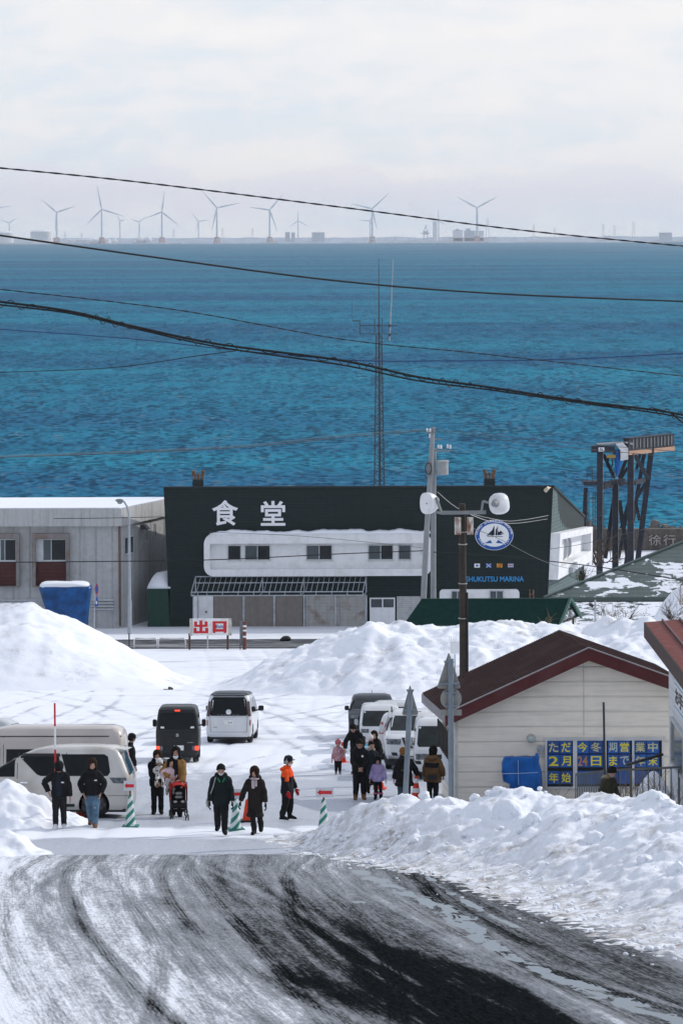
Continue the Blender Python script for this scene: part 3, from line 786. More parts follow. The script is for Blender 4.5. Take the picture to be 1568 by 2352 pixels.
 for txt, a0, a1 in (('OTARU SHUKUTSU MARINA', math.radians(172), math.radians(8)), ('SINCE', math.radians(198), math.radians(232)), ('1959', math.radians(312), math.radians(340))):
  for ch, loc, ang in arc(txt, a0, a1, 0.26):
   text_mesh('lettering', ch, 0.27, M_WLET, em, (loc[0] , loc[1], loc[2] - 0.0), (PI / 2, -ang, 0), bold=0.004, ext=0.003, fit=None)
 def flag(u, parts):
  q = MB(); q.box(X(u) - .21, X(u) + .21, -0.04, -0.005, Z(1300) - .15, Z(1300) + .15); o = q.build('signal_flag', parts[0], root)
  for poly, m in parts[1]:
   MB().prism([(X(u) + p[0], Z(1300) + p[1]) for p in poly], 'y', -0.046, -0.041).build('flag_pattern', m, o)
 R = mat('flag_red', (0.40, 0.02, 0.02), 0.6); Yl = mat('flag_yellow', (0.62, 0.36, 0.03), 0.6)
 flag(1092.5, (M_WLET, [([(-.10, -.07), (.10, -.07), (.10, .07), (-.10, .07)], M_BLUE)]))
 flag(1119, (M_BLUE, [([(-.2, -.14), (-.14, -.14), (.2, .14), (.14, .14)], M_WLET), ([(-.2, .14), (-.14, .14), (-.02, .035), (-.06, .01)], M_WLET), ([(.2, -.14), (.14, -.14), (.02, -.035), (.06, -.01)], M_WLET)]))
 flag(1144, (Yl, [([(x, -.14), (x + .06, -.14), (x + .20, .14), (x + .14, .14)], R) for x in (-.20, -.08, .0)]))
 flag(1169.5, (M_WLET, [([(-.2, .08), (.2, .08), (.2, .14), (-.2, .14)], M_BLUE), ([(-.2, -.14), (.2, -.14), (.2, -.08), (-.2, -.08)], M_BLUE), ([(-.2, -.035), (.2, -.035), (.2, .035), (-.2, .035)], R)]))
 text_mesh('lettering', 'SHUKUTSU MARINA', 0.5, mat('sky_blue_letters', (0.05, 0.30, 0.62), 0.5, var=0.03), root, (X(1133), -0.03, Z(1331)), bold=0.006, ext=0.02, fit=(4.45, 0.40))
 b = MB(); b.prism(rrect(X(1006), X(1189), Z(1396), Z(1354), 0.3), 'y', -0.25, -0.01); pan = b.build('window_panel', M_WHITEP, root)
 for a, c in ((1032, 1062), (1120, 1153)): window(root, X(a), X(c), Z(1376), Z(1356.5), -0.255, 2, M_GLASS2)
 for u in (452, 1123):
  b = MB(); b.box(X(u) - .42, X(u) + .42, 0.9, 1.7, zt - 1.4, zt + 0.55); ch = b.build('chimney', mat('chimney_cladding', (0.02, 0.03, 0.03), 0.6), root)
  for dx, tilt in ((-.26, -.12), (0, 0), (.26, .12)):
   b = MB(); zz = 0.45 if dx == 0 else 0.68
   b.tube([(X(u) + dx, 1.3, zt + .5), (X(u) + dx + tilt, 1.3, zt + .55 + zz)], [.12, .16] if dx else [.1, .1], 10); b.build('flue', M_RUST, ch, smooth=True)
  b = MB(); b.beam((X(u) - .3, 1.3, zt + 0.86), (X(u) + .3, 1.3, zt + 0.86), 0.08); b.build('flue_tie', M_RUST, ch)
 b = MB(); b.tube([(X(1249), -0.35, Z(1128)), (X(1256), -0.6, Z(1120))], [.16, .12], 10); b.tube([(X(1255), -0.55, Z(1121)), (X(1262), -0.05, Z(1121))], .05, 6); b.build('flood_lamp', mat('cream_lamp', (0.6, 0.5, 0.36), 0.4), root, smooth=True)
 b = MB()
 for u in (1213, 1221): b.tube([(X(u), -0.4, Z(1378)), (X(u), -0.4, Z(1358)), (X(u), -0.1, Z(1355))], .06, 6)
 b.box(X(1213), X(1221), -0.42, -0.38, Z(1366), Z(1364)); b.build('ladder_stub', M_RUST, root)
 b = MB(); ts = (0.0, 1.0)
 def band_piece(t0, t1, za0, za1, zb0, zb1, o0, o1, m, nm, par=root):
  q = MB(); q.hexa([flank(t0, za0, o0), flank(t1, za1, o0), flank(t1, za1, o1), flank(t0, za0, o1), flank(t0, zb0, o0), flank(t1, zb1, o0), flank(t1, zb1, o1), flank(t0, zb0, o1)])
  return q.build(nm, m, par)
 zA0, zA1, zB0, zB1 = Z(1333), Z(1325), Z(1226), Z(1244)
 bd = band_piece(0.0, 1.0, zA0, zA1, zA0 + 0.85, zA1 + 0.85, 0.02, 0.75, M_WHITEP, 'window_band')
 band_piece(0.0, 1.0, zB0 - .5, zB1 - .5, zB0, zB1, 0.02, 0.75, M_WHITEP, 'band_top', bd)
 band_piece(0.0, 0.06, zA0 + .85, zA0 + .85, zB0 - .5, zB0 - .5, 0.02, 0.75, M_WHITEP, 'band_end', bd); band_piece(0.95, 1.0, zA1 + .85, zA1 + .85, zB1 - .5, zB1 - .5, 0.02, 0.75, M_WHITEP, 'band_end', bd)
 band_piece(0.06, 0.95, zA0 + .84, zA1 + .84, zB0 - .49, zB1 - .49, 0.03, 0.06, M_WHITEP, 'recess_wall', bd)
 for t0, t1 in ((0.10, 0.28), (0.38, 0.6)):
  fo = band_piece(t0, t1, zA0 + 1.0, zA1 + 1.0, zB0 - .65, zB1 - .65, 0.065, 0.10, M_ALU, 'window')
  for k in (0, 1):
   a = t0 + (t1 - t0) * (k * .5 + .05); c = t0 + (t1 - t0) * (k * .5 + .45)
   band_piece(a, c, zA0 + 1.1, zA1 + 1.1, zB0 - .75, zB1 - .75, 0.101, 0.115, M_GLASS if k else M_GLASS2, 'pane', fo)
 band_piece(0.3, 0.42, zA0 + .15, zA1 + .15, zA0 + .6, zA1 + .6, 0.76, 1.1, M_GALV, 'wall_vent')
 M_SH1 = siding_mat('brown_shutter', (0.24, 0.215, 0.195), 0.085, 0.6, 0.8, var=0.08, streak=0.3)
 M_SH2 = siding_mat('pale_shutter', (0.42, 0.41, 0.39), 0.11, 0.6, 0.8, var=0.08, streak=0.6, dirt=(0.17, 0.10, 0.06), dirt_amt=0.6)
 zg, zh = Z(1443) , Z(1367)
 b = MB(); b.box(X(441), X(487), -0.08, -0.01, zg, zh); dr = b.build('door', M_WHITEP, root)
 MB().tube([(X(471), -0.16, Z(1404)), (X(471), -0.08, Z(1404))], .08, 8).build('door_knob', M_DKSTEEL, dr)
 for k, (a, c) in enumerate(((488, 555), (559, 625), (629, 692), (699, 765), (770, 835))):
  MB().box(X(a), X(c), -0.06, -0.012, zg, zh).build('roller_shutter', M_SH1 if k < 3 else M_SH2, root)
 for u in (557, 627, 695.5, 767.5, 838): MB().box(X(u) - .07, X(u) + .07, -0.11, -0.011, zg, zh).build('shutter_post', M_GALV, root)
 b = MB(); b.box(X(846), X(904), -0.08, -0.012, zg + .1, Z(1373)); en = b.build('entrance_door', M_WHITEP, root)
 for a, c in ((849, 874), (877, 901)): MB().box(X(a), X(c), -0.1, -0.081, Z(1395), Z(1376)).build('pane', M_GLASS2, en)
 MB().box(X(908), X(962), -0.07, -0.012, zg + .1, Z(1370)).build('corrugated_panel', siding_mat('pale_corrugated', (0.46, 0.47, 0.47), 0.16, 0.5, 0.7, streak=0.3), root)
 b = MB(); r = 0.045
 za, zm, zl = Z(1323), Z(1352), Z(1360)
 ya, yf = -0.15, -2.3
 ul, ur, off = 447, 838, -7
 b.tube([(X(ul), ya, za), (X(ur), ya, za)], r, 6); b.tube([(X(ul + off), yf, zm), (X(ur - 8), yf, zm)], r, 6); b.tube([(X(ul + off), yf, zl), (X(ur - 8), yf, zl)], r, 6)
 b.tube([(X(ul - 3), -1.0, Z(1335)), (X(ur - 4), -1.0, Z(1335))], r * .8, 6)
 for k in range(34):
  t = k / 33; heavy = k in (0, 13, 21, 33)
  xa, xf = X(ul + (ur - ul) * t), X(ul + off + (ur - 8 - ul - off) * t)
  b.tube([(xa, ya, za), (xf, yf, zm)], r if heavy else r * .55, 5)
  if k % 3 == 0: b.tube([(xf, yf, zm), (xf, yf, zl)], r * .7, 5)
  if heavy: b.tube([(xa, ya, za), (xa, ya, zl), (xf, yf, zl)], r, 5)
 for u in (444, 452): b.tube([(X(u), -2.1 if u == 444 else -.2, zl), (X(u), -2.1 if u == 444 else -.2, zg - .1)], r, 6)
 b.tube([(X(836), -0.9, zl), (X(836), -0.9, zg - .1)], r, 6)
 b.build('awning_frame', M_GALV, root)
build_marina()

# ------------------------------------------------------------------ the grey warehouse on the left
def build_warehouse():
 d0 = 265.0; s = px(d0); gv = VH + float(drop(d0)) * s
 X = lambda u: (u - UC) / s
 Z = lambda v: (gv + 2 - v) / s
 root = thing('warehouse', 'long pale grey warehouse with snow on its flat roof and brown panels under the windows', 'building', (0, d0, gz(d0)))
 conc = siding_mat('grey_panel_wall', (0.42, 0.43, 0.43), 1.25, 0.8, 0.3, axis=0, var=0.07, streak=0.35, dirt=(0.2, 0.18, 0.16), dirt_amt=0.25, line=0.3)
 fas = siding_mat('stained_fascia', (0.44, 0.445, 0.44), 0.62, 0.8, 0.2, axis=0, var=0.07, streak=0.5, line=0.15)
 dep, sk = 10.5, 3.3
 xr = X(277)
 def slab(xa, xb, ya, yb, z0, z1):
  f = lambda x, y: x + sk * y / dep
  return [(f(xa, ya), ya, z0), (f(xb, ya), ya, z0), (f(xb, yb), yb, z0), (f(xa, yb), yb, z0), (f(xa, ya), ya, z1), (f(xb, ya), ya, z1), (f(xb, yb), yb, z1), (f(xa, yb), yb, z1)]
 xl = X(-260)
 MB().hexa(slab(xl, xr - 0.35, 0.45, dep, -0.6, Z(1180))).build('wall', conc, root)
 MB().hexa(slab(xl, xr, 0, dep + .3, Z(1209), Z(1169))).build('roof_fascia', fas, root)
 MB().hexa(slab(xl, xr - .12, 0.12, dep + .2, Z(1169) + .003, Z(1166.5))).build('roof_snow', M_ROOFSNOW, root, bevel=0.05)
 M_SUR = mat('window_surround', (0.22, 0.205, 0.20), 0.8, streak=0.5, dirt=(0.17, 0.08, 0.04), dirt_amt=0.5)
 M_BRN = siding_mat('brown_panel', (0.075, 0.022, 0.020), 0.3, 0.6, 0.4)
 for a, c in ((-26, 43), (72, 158)):
  b = MB(); add_frame(b, [(X(a), Z(1348)), (X(c), Z(1348)), (X(c), Z(1225)), (X(a), Z(1225))], [(X(a + 8), Z(1346)), (X(c - 8), Z(1346)), (X(c - 8), Z(1237)), (X(a + 8), Z(1237))], -0.05, 0.44)
  b.build('window_surround', M_SUR, root)
  MB().box(X(a + 8), X(c - 8), 0.36, 0.445, Z(1346), Z(1291)).build('apron_panel', M_BRN, root)
  fo = window(root, X(a + 8), X(c - 8), Z(1289), Z(1239), 0.44, 2, (M_GLASS2, M_GLASS))
  cb = MB(); cx0, cx1 = X(a + 10), X(a + 25)
  cb.rings([[(cx0 + (cx1 - cx0) * k / 16, 0.385 + 0.01 * math.sin(k * 2.4), z) for k in range(17)] for z in (Z(1287), Z(1241))], cap=False, closed=False)
  cb.build('curtain', mat('net_curtain', (0.55, 0.57, 0.58), 0.8), fo)
 for a, c, z0, z1 in ((-40, 94, 1396, 1377), (205, 258, 1404, 1376)):
  b = MB()
  for k in range(4):
   zz = Z(z0) + (Z(z1) - Z(z0)) * (k + .5) / 4; b.box(X(a), X(c), 0.30, 0.44, zz - .055, zz + .055)
  b.build('louvre_vent', mat('vent_slats', (0.46, 0.48, 0.50), 0.5), root)
 b = MB(); b.tube([(X(272), 0.36, Z(1210)), (X(273), 0.36, Z(1440))], .09, 8); b.build('downpipe', mat('brown_pipe', (0.14, 0.09, 0.07), 0.6, streak=0.4), root)
 n = Vector((dep, -sk, 0)).normalized(); tdir = Vector((sk, dep, 0)).normalized()
 def side(t, z, off):
  p = Vector((xr - 0.35 + sk * 0.45 / dep, 0.45, 0)) + tdir * t + n * off; p.z = z; return p
 for t0, t1, va, vb in ((1.0, 2.9, 1280, 1237), (5.6, 6.0, 1262, 1222), (7.6, 8.0, 1256, 1221)):
  dd = (t0 + t1) / 2; za, zb = Z(va) , Z(vb)
  q = MB(); q.hexa([side(t0, za, .005), side(t1, za, .005), side(t1, za, .06), side(t0, za, .06), side(t0, zb, .005), side(t1, zb, .005), side(t1, zb, .06), side(t0, zb, .06)])
  fo = q.build('window', M_ALU, root)
  e = .12
  for k in range(2):
   a0 = t0 + e + k * (t1 - t0 - e) / 2; a1 = a0 + (t1 - t0 - e) / 2 - e
   q = MB(); q.hexa([side(a0, za + e, .061), side(a1, za + e, .061), side(a1, za + e, .075), side(a0, za + e, .075), side(a0, zb - e, .061), side(a1, zb - e, .061), side(a1, zb - e, .075), side(a0, zb - e, .075)]); q.build('pane', M_GLASS2, fo)
 q = MB(); q.hexa([side(4.6, Z(1229), .0), side(5.2, Z(1229), .0), side(5.2, Z(1229), .6), side(4.6, Z(1229), .6), side(4.6, Z(1218), .0), side(5.2, Z(1218), .0), side(5.2, Z(1218), .3), side(4.6, Z(1218), .3)]); q.build('vent_hood', M_DKSTEEL, root)
build_warehouse()

def build_green_shed():
 p = W(362, 1420, 268.0); s = px(268)
 root = thing('storage_shed', 'narrow dark green corrugated shed squeezed between warehouse and dark building', 'shed', (p.x, 268, gz(268)))
 MB().box(-0.7, 1.0, -1.0, 2, -0.4, 2.95).build('wall', siding_mat('green_corrugated', (0.012, 0.05, 0.035), 0.2, 0.5, 0.8, axis=0), root)
 b = MB(); rows = []
 for z, y0, y1, k in ((2.95, -1.05, 2.05, 0), (3.2, -.95, 1.9, .08), (3.7, -.5, 1.5, .35), (4.0, .0, 1.0, .65)):
  rows.append([(-.75 + k, y0, z), (1.05, y0, z + k * .3), (1.05, y1, z + k * .3), (-.75 + k, y1, z)])
 b.rings(rows); b.build('roof_snow', M_ROOFSNOW, root, smooth='all')
build_green_shed()

# ------------------------------------------------------------------ green corrugated roof with half-timbered gable
def build_green_roof():
 d0 = 215.0; s = px(d0); gr = gz(d0)
 root = thing('green_roofed_house', 'low house with dark green corrugated roof and white half-timbered gable end', 'building', (0, d0, gr))
 def L(u, v, d): p = W(u, v, d); return Vector((p.x, p.y - d0, p.z - gr))
 fl, fr = L(924, 1434, 215), L(1283, 1441, 215)
 rl, rr = L(967, 1374, 217.5), L(1308, 1379, 217.5)
 rl.z = rr.z = (rl.z + rr.z) / 2; fl.z = fr.z = (fl.z + fr.z) / 2
 off = (rr - fr); off2 = Vector((off.x, off.y, -off.z))
 bl, br_ = rl + Vector((off.x, off.y, -off.z)), rr + Vector((off.x, off.y, -off.z))
 cor = siding_mat('dark_green_corrugated_roof', (0.010, 0.052, 0.038), 0.16, 0.35, 1.0, axis=2, var=0.12, streak=0.0)
 b = MB()
 n = 26                                                             # real corrugation: ribs run along the slope courses
 for A, B_, Cc, D in ((fl, fr, rr, rl), (bl, br_, rr, rl)):
  rows = []
  nrm = (B_ - A).cross(D - A).normalized(); nrm = nrm if nrm.z > 0 else -nrm
  for k in range(n * 2 + 1):
   t = k / (n * 2); o = nrm * (0.03 if k % 2 else -0.02)
   rows.append([A + (D - A) * t + o, B_ + (Cc - B_) * t + o])
  b.rings(rows, cap=False, closed=False)
 rf = b.build('roof', mat('green_roof_steel', (0.006, 0.036, 0.029), 0.5, var=0.15, spec=0.08), root)
 b = MB(); b.beam(rl, rr, .22, .12); b.build('ridge_cap', mat('green_roof_steel', (0, 0, 0)), rf)
 b = MB()
 b.beam(fr + Vector((.04, 0, -.02)), rr + Vector((.04, 0, .04)), .14, .2); b.beam(br_ + Vector((.04, 0, -.02)), rr + Vector((.04, 0, .04)), .14, .2); b.build('barge_board', mat('green_barge', (0.02, 0.085, 0.065), 0.4), rf)
 i = Vector((-.25, 0, 0))
 g0, g1, g2 = fr + i, br_ + i, rr + i + Vector((0, 0, -.08))
 b = MB(); b.add([g0, g1, g2, g0 + Vector((0, 0, -3)), g1 + Vector((0, 0, -3)), fl - i, bl - i, rl - i + Vector((0, 0, -.08)), fl - i + Vector((0, 0, -3)), bl - i + Vector((0, 0, -3))],
     [(0, 2, 1), (0, 1, 4, 3), (5, 6, 7), (5, 8, 9, 6), (0, 3, 8, 5), (1, 6, 9, 4)])
 w = b.build('wall', mat('gable_white', (0.66, 0.66, 0.65), 0.7), root)
 ax = (g1 - g0); nx = ax.cross(Vector((0, 0, 1))).normalized()
 def gp(s_, h, o=.03): return g0 + ax * s_ + Vector((0, 0, h)) + nx * o
 hh = (g2 - g0).z
 b = MB(); bw = .13
 b.beam(gp(.26, hh * .52), gp(.74, hh * .52), bw, bw); b.beam(gp(.02, .05), gp(.98, .05), bw, bw); b.beam(gp(.5, -.8), gp(.5, hh * .5), bw, bw); b.beam(gp(.22, .0), gp(.22, hh * .42), bw, bw); b.beam(gp(.8, -.8), gp(.8, 0), bw, bw)
 b.build('timber_frame', mat('black_timber', (0.02, 0.017, 0.015), 0.7), root)
 for q in (.36, .64):
  b = MB(); c = gp(q, hh * .27, .0); b.tube([c, c + nx * .16], [.16, .2], 12); b.ellip(c + nx * .15, (.17, .17, .17), 10, 6); b.build('round_vent', M_GALV, root, smooth=True)
build_green_roof()

# ------------------------------------------------------------------ hip-roofed green house and the low roof before it
def build_hip_house():
 d0, d1, d2 = 236.0, 245.0, 254.0; gr = gz(d0)
 root = thing('hip_roofed_house', 'large green shingled hip roof half covered in patches of snow beside the gantry', 'building', (0, d0, gr))
 a = W(1250, 1373, d0); ap = W(1622, 1224, d1)
 ze, zr = a.z - gr, ap.z - gr
 x0, x1, xa = a.x, a.x + 40, ap.x
 xb = x1 - (xa - x0)
 m = patch_snow_mat('patchy_green_roof', (0.075, 0.105, 0.10), 0.54, 0.59, 0.95, 0.55)
 v = [(x0, 0, ze), (x1, 0, ze), (x1, 18, ze), (xa + 2, 18, ze), (xa, 9, zr), (xb, 9, zr)]
 b = MB(); b.add(v, [(0, 1, 5, 4), (1, 2, 5), (2, 3, 4, 5), (3, 0, 4)]); rf = b.build('roof', m, root)
 b = MB(); b.beam((x0, 0, ze + .05), (xa, 9, zr + .06), .28, .1); b.beam((xa, 9, zr + .06), (xb, 9, zr + .06), .28, .1); b.build('hip_cap', mat('hip_capping', (0.05, 0.08, 0.075), 0.6), rf)
 b = MB(); b.box(x0 - .02, x1, -.12, -.003, ze - .22, ze - .01); b.build('eave_board', mat('hip_eave', (0.07, 0.10, 0.095), 0.6), rf)
 MB().prism([(x0 + 1.6, .9), (x1 - .9, .9), (x1 - .9, 17), (xa + 2.4, 17)], 'z', -.4, ze - .05).build('wall', mat('dark_green_wall', (0.013, 0.026, 0.026), 0.7), root)
 MB().prism([(x0 + .6, .3), (x1 - .3, .3), (x1 - .3, 17.6), (xa + 2.2, 17.6)], 'z', ze - .1, ze - .02).build('soffit', mat('soffit_board', (0.05, 0.06, 0.06), 0.8), root)
 d3 = 224.0; g3 = gz(d3)
 root = thing('low_house', 'low outbuilding roof with broken snow cover in front of the hip roofed house', 'building', (0, d3, g3))
 p0, p1 = W(1300, 1442, d3), W(1318, 1383, d3 + 5)
 x0, x1 = p0.x, p0.x + 14
 b = MB(); z0, z1 = p0.z - g3, p1.z - g3
 b.add([(x0, 0, z0), (x1, 0, z0), (x1, 5, z1), (x0, 5, z1), (x0, 0, z0 - .15), (x1, 0, z0 - .15), (x1, 5, z1 - .15), (x0, 5, z1 - .15)], [(0, 1, 2, 3), (4, 5, 1, 0), (7, 6, 5, 4), (0, 3, 7, 4), (1, 5, 6, 2), (3, 2, 6, 7)])
 b.build('roof', patch_snow_mat('patchy_low_roof', (0.085, 0.11, 0.105), 0.42, 0.5, 1.7, 0.34), root)
 MB().hexa([(x0 + .3, .4, -.5), (x1 - .3, .4, -.5), (x1 - .3, 4.8, -.5), (x0 + .3, 4.8, -.5), (x0 + .3, .4, z0 - .1), (x1 - .3, .4, z0 - .1), (x1 - .3, 4.8, z1 - .22), (x0 + .3, 4.8, z1 - .22)]).build('wall', mat('low_wall', (0.3, 0.3, 0.29), 0.8), root)
build_hip_house()

# ------------------------------------------------------------------ small cream house with the maroon roof
def build_cream_house():
 d0 = 100.0; s = px(d0); gr = gz(d0); gv = VH + float(drop(d0)) * s
 X = lambda u: (u - UC) / s
 Z = lambda v: (gv - v) / s
 root = thing('cream_house', 'small cream clapboard house with maroon gable roof and blue winter opening notices', 'building', (0, d0, gr))
 clap = siding_mat('cream_clapboard', (0.88, 0.81, 0.70), 0.435, 0.7, 0.35, var=0.03, streak=0.06, dirt=(0.40, 0.39, 0.37), dirt_amt=0.22, line=0.24, dscale=1.0, dz=12)
 dep, sk = 3.7, -0.27
 gab = [(X(1040), -.6), (X(1560), -.6), (X(1560), Z(1590)), (X(1336), Z(1498)), (X(1040), Z(1632))]
 n = len(gab)
 b = MB(); b.add([(p[0], 0, p[1]) for p in gab] + [(p[0] + sk, dep, p[1]) for p in gab], [tuple(range(n)), tuple(range(2 * n - 1, n - 1, -1))] + [(i, (i + 1) % n, n + (i + 1) % n, n + i) for i in range(n)])
 b.build('wall', clap, root)
 b = MB(); b.box(X(1336) - .012, X(1336) + .012, -.012, -.002, Z(1690), Z(1510)); b.box(X(1040), X(1047), -.02, -.002, -.5, Z(1632)); b.build('joint_strip', mat('cream_trim', (0.6, 0.59, 0.55), 0.6), root)
 oh = 0.55
 ridge, le, re = (X(1339), Z(1485)), (X(1012), Z(1634)), (X(1568), Z(1567)); rk = -0.46
 M_RF = mat('maroon_roof_steel', (0.034, 0.015, 0.013), 0.7, var=0.2, vscale=2.0, spec=0.03, dirt=(0.09, 0.07, 0.07), dirt_amt=0.2)
 M_FA = mat('maroon_fascia', (0.085, 0.016, 0.017), 0.5, var=0.12, dirt=(0.2, 0.14, 0.13), dirt_amt=0.12)
 def P(q, y, up=0.0): return Vector((q[0] + rk * (y) / dep, y, q[1] + up))
 b = MB()
 for e in (le, re):
  nr = 58; rows = []
  for k in range(nr * 2 + 1):
   t = k / (nr * 2); o = 0.016 if k % 2 else 0.0
   q = (ridge[0] + (e[0] - ridge[0]) * t, ridge[1] + (e[1] - ridge[1]) * t)
   rows.append([P(q, -oh, o), P(q, dep + .25, o)])
  b.rings(rows, cap=False, closed=False)
  b.add([P(ridge, -oh, -.05), P(ridge, dep + .25, -.05), P(e, dep + .25, -.05), P(e, -oh, -.05)], [(0, 1, 2, 3)])
 rf = b.build('roof', M_RF, root)
 b = MB()
 for e in (le, re):
  t = .36
  b.add([P(ridge, -oh - .04, -.01), P(e, -oh - .04, -.01), P(e, -oh - .04, -t), P(ridge, -oh - .04, -t), P(ridge, -oh + .03, -.01), P(e, -oh + .03, -.01), P(e, -oh + .03, -t), P(ridge, -oh + .03, -t)], [(0, 1, 2, 3), (4, 7, 6, 5), (0, 4, 5, 1), (3, 2, 6, 7), (1, 5, 6, 2)])
 b.build('barge_board', M_FA, rf)
 b = MB()
 for e in (le, re): b.beam(P(ridge, -oh - .03, .015), P(e, -oh - .03, .015), .07, .03)
 b.build('verge_strip', mat('verge_metal', (0.30, 0.27, 0.27), 0.35, metal=0.4), rf)
 b = MB(); b.beam(P(le, -oh, -.15), P(le, dep + .25, -.15), .04, .26); b.add([P(le, -oh, -.28), P(le, dep + .2, -.28), P((X(1042), 0), dep + .2, Z(1632) - .06), P((X(1042), 0), -oh, Z(1632) - .06)], [(0, 1, 2, 3)])
 b.build('eave_board', mat('grey_soffit', (0.28, 0.27, 0.28), 0.7, streak=.3), rf)
 fx0, fx1, fz0, fz1 = X(1247), X(1519), Z(1812), Z(1697)
 b = MB(); add_frame(b, [(fx0, fz0), (fx1, fz0), (fx1, fz1), (fx0, fz1)], [(fx0 + .055, fz0 + .05), (fx1 - .055, fz0 + .05), (fx1 - .055, fz1 - .06), (fx0 + .055, fz1 - .06)], -.10, -.003)
 U5 = lambda x: 1205.7 + x * .2311
 for x in (465, 485, 775, 1052): b.box(X(U5(x)) - .03, X(U5(x)) + .03, -.09, -.004, fz0 + .05, fz1 - .06)
 b.box(fx0 - .05, fx1 + .05, -.14, -.004, fz1, fz1 + .03)
 wf = b.build('window', mat('white_sash', (0.62, 0.63, 0.64), 0.5), root)
 MB().box(fx0 + .05, fx1 - .05, -.03, -.004, fz0 + .05, fz1 - .06).build('pane', M_GLASS, wf)
 V5 = lambda y: 1349.3 + y * .2311
 M_PB = mat('blue_notice_paper', (0.026, 0.115, 0.40), 0.6, var=0.25, vscale=6); M_PB2 = mat('faded_blue_notice', (0.028, 0.085, 0.29), 0.6, var=0.25, vscale=6)
 M_PY = mat('yellow_letters', (0.88, 0.76, 0.02), 0.6, var=.08); M_PF = mat('faded_yellow_letters', (0.62, 0.60, 0.28), 0.6, var=.15); M_PO = mat('faded_orange_letters', (0.55, 0.27, 0.12), 0.6, var=.1); M_PG = mat('pale_letters', (0.50, 0.58, 0.52), 0.6, var=.15)
 cells = [(202, 322), (328, 446), (487, 612), (618, 748), (800, 905), (910, 1022), (1062, 1182), (1188, 1308)]
 rows5 = [(1530, 1655, 'ただ今冬期営業中', 'fyyfgyff'), (1668, 1792, '2月 24日まで年末', 'yyoyygyy'), (1830, 1958, '年始', 'yy')]
 rows5[1] = (1668, 1792, ['2', '月', '24', '日', 'ま', 'で', '年', '末'], 'yyoyygfy')
 cm = {'y': M_PY, 'f': M_PF, 'o': M_PO, 'g': M_PG}
 for ri, (ya, yb, chars, cols) in enumerate(rows5):
  for k, (xa, xb) in enumerate(cells):
   x0, x1, z0, z1 = X(U5(xa)), X(U5(xb)), Z(V5(yb)), Z(V5(ya))
   pn_ = MB().box(x0, x1, -.048 - .002 * (k % 2), -.032, z0, z1).build('notice_sheet', M_PB if (k + ri) % 3 else M_PB2, wf)
   if k < len(chars):
    w, h = (x1 - x0), (z1 - z0)
    text_mesh('lettering', chars[k], .3, cm[cols[k]], wf, ((x0 + x1) / 2, -.054, (z0 + z1) / 2), bold=.004, ext=.002, fit=(w * .78, h * .76))
 wx = lambda y: X(1040) + sk * y / dep
 b = MB()
 for k in range(9):
  y = .3 + k * .38; b.box(wx(y) - .16, wx(y) - .11, y, y + .16, Z(1752), Z(1690))
 for z in (1746, 1697): b.hexa([(wx(.2) - .11, .2, Z(z) - .03), (wx(.2) - .07, .2, Z(z) - .03), (wx(3.5) - .07, 3.5, Z(z) - .03), (wx(3.5) - .11, 3.5, Z(z) - .03), (wx(.2) - .11, .2, Z(z) + .03), (wx(.2) - .07, .2, Z(z) + .03), (wx(3.5) - .07, 3.5, Z(z) + .03), (wx(3.5) - .11, 3.5, Z(z) + .03)])
 b.build('window_guard', mat('weathered_slats', (.07, .065, .06), .8, var=.3), root)
 MB().hexa([(wx(.9) - .08, .9, .3), (wx(.9) - .004, .9, .3), (wx(2.9) - .004, 2.9, .3), (wx(2.9) - .08, 2.9, .3), (wx(.9) - .08, .9, Z(1760)), (wx(.9) - .004, .9, Z(1760)), (wx(2.9) - .004, 2.9, Z(1760)), (wx(2.9) - .08, 2.9, Z(1760))]).build('notice_board', mat('notice_white', (.6, .64, .68), .5, var=.15), root)
 b = MB(); c = (X(1215), 0, Z(1697)); b.tube([(c[0], -.01, c[2]), (c[0], -.16, c[2])], [.13, .11], 14); b.ellip((c[0], -.16, c[2]), (.12, .06, .12), 12, 6); b.build('round_vent', mat('vent_cap', (0.40, 0.44, 0.42), 0.4, metal=.3), root, smooth=True)
 b = MB(); c = (X(1236), 0, Z(1721)); b.tube([(c[0], -.01, c[2]), (c[0], -.13, c[2])], .11, 12); b.tube([(c[0], -.12, c[2]), (c[0], -.12, c[2] - .15)], .05, 8); b.build('flue_pipe', M_GALV, root, smooth=True)
build_cream_house()

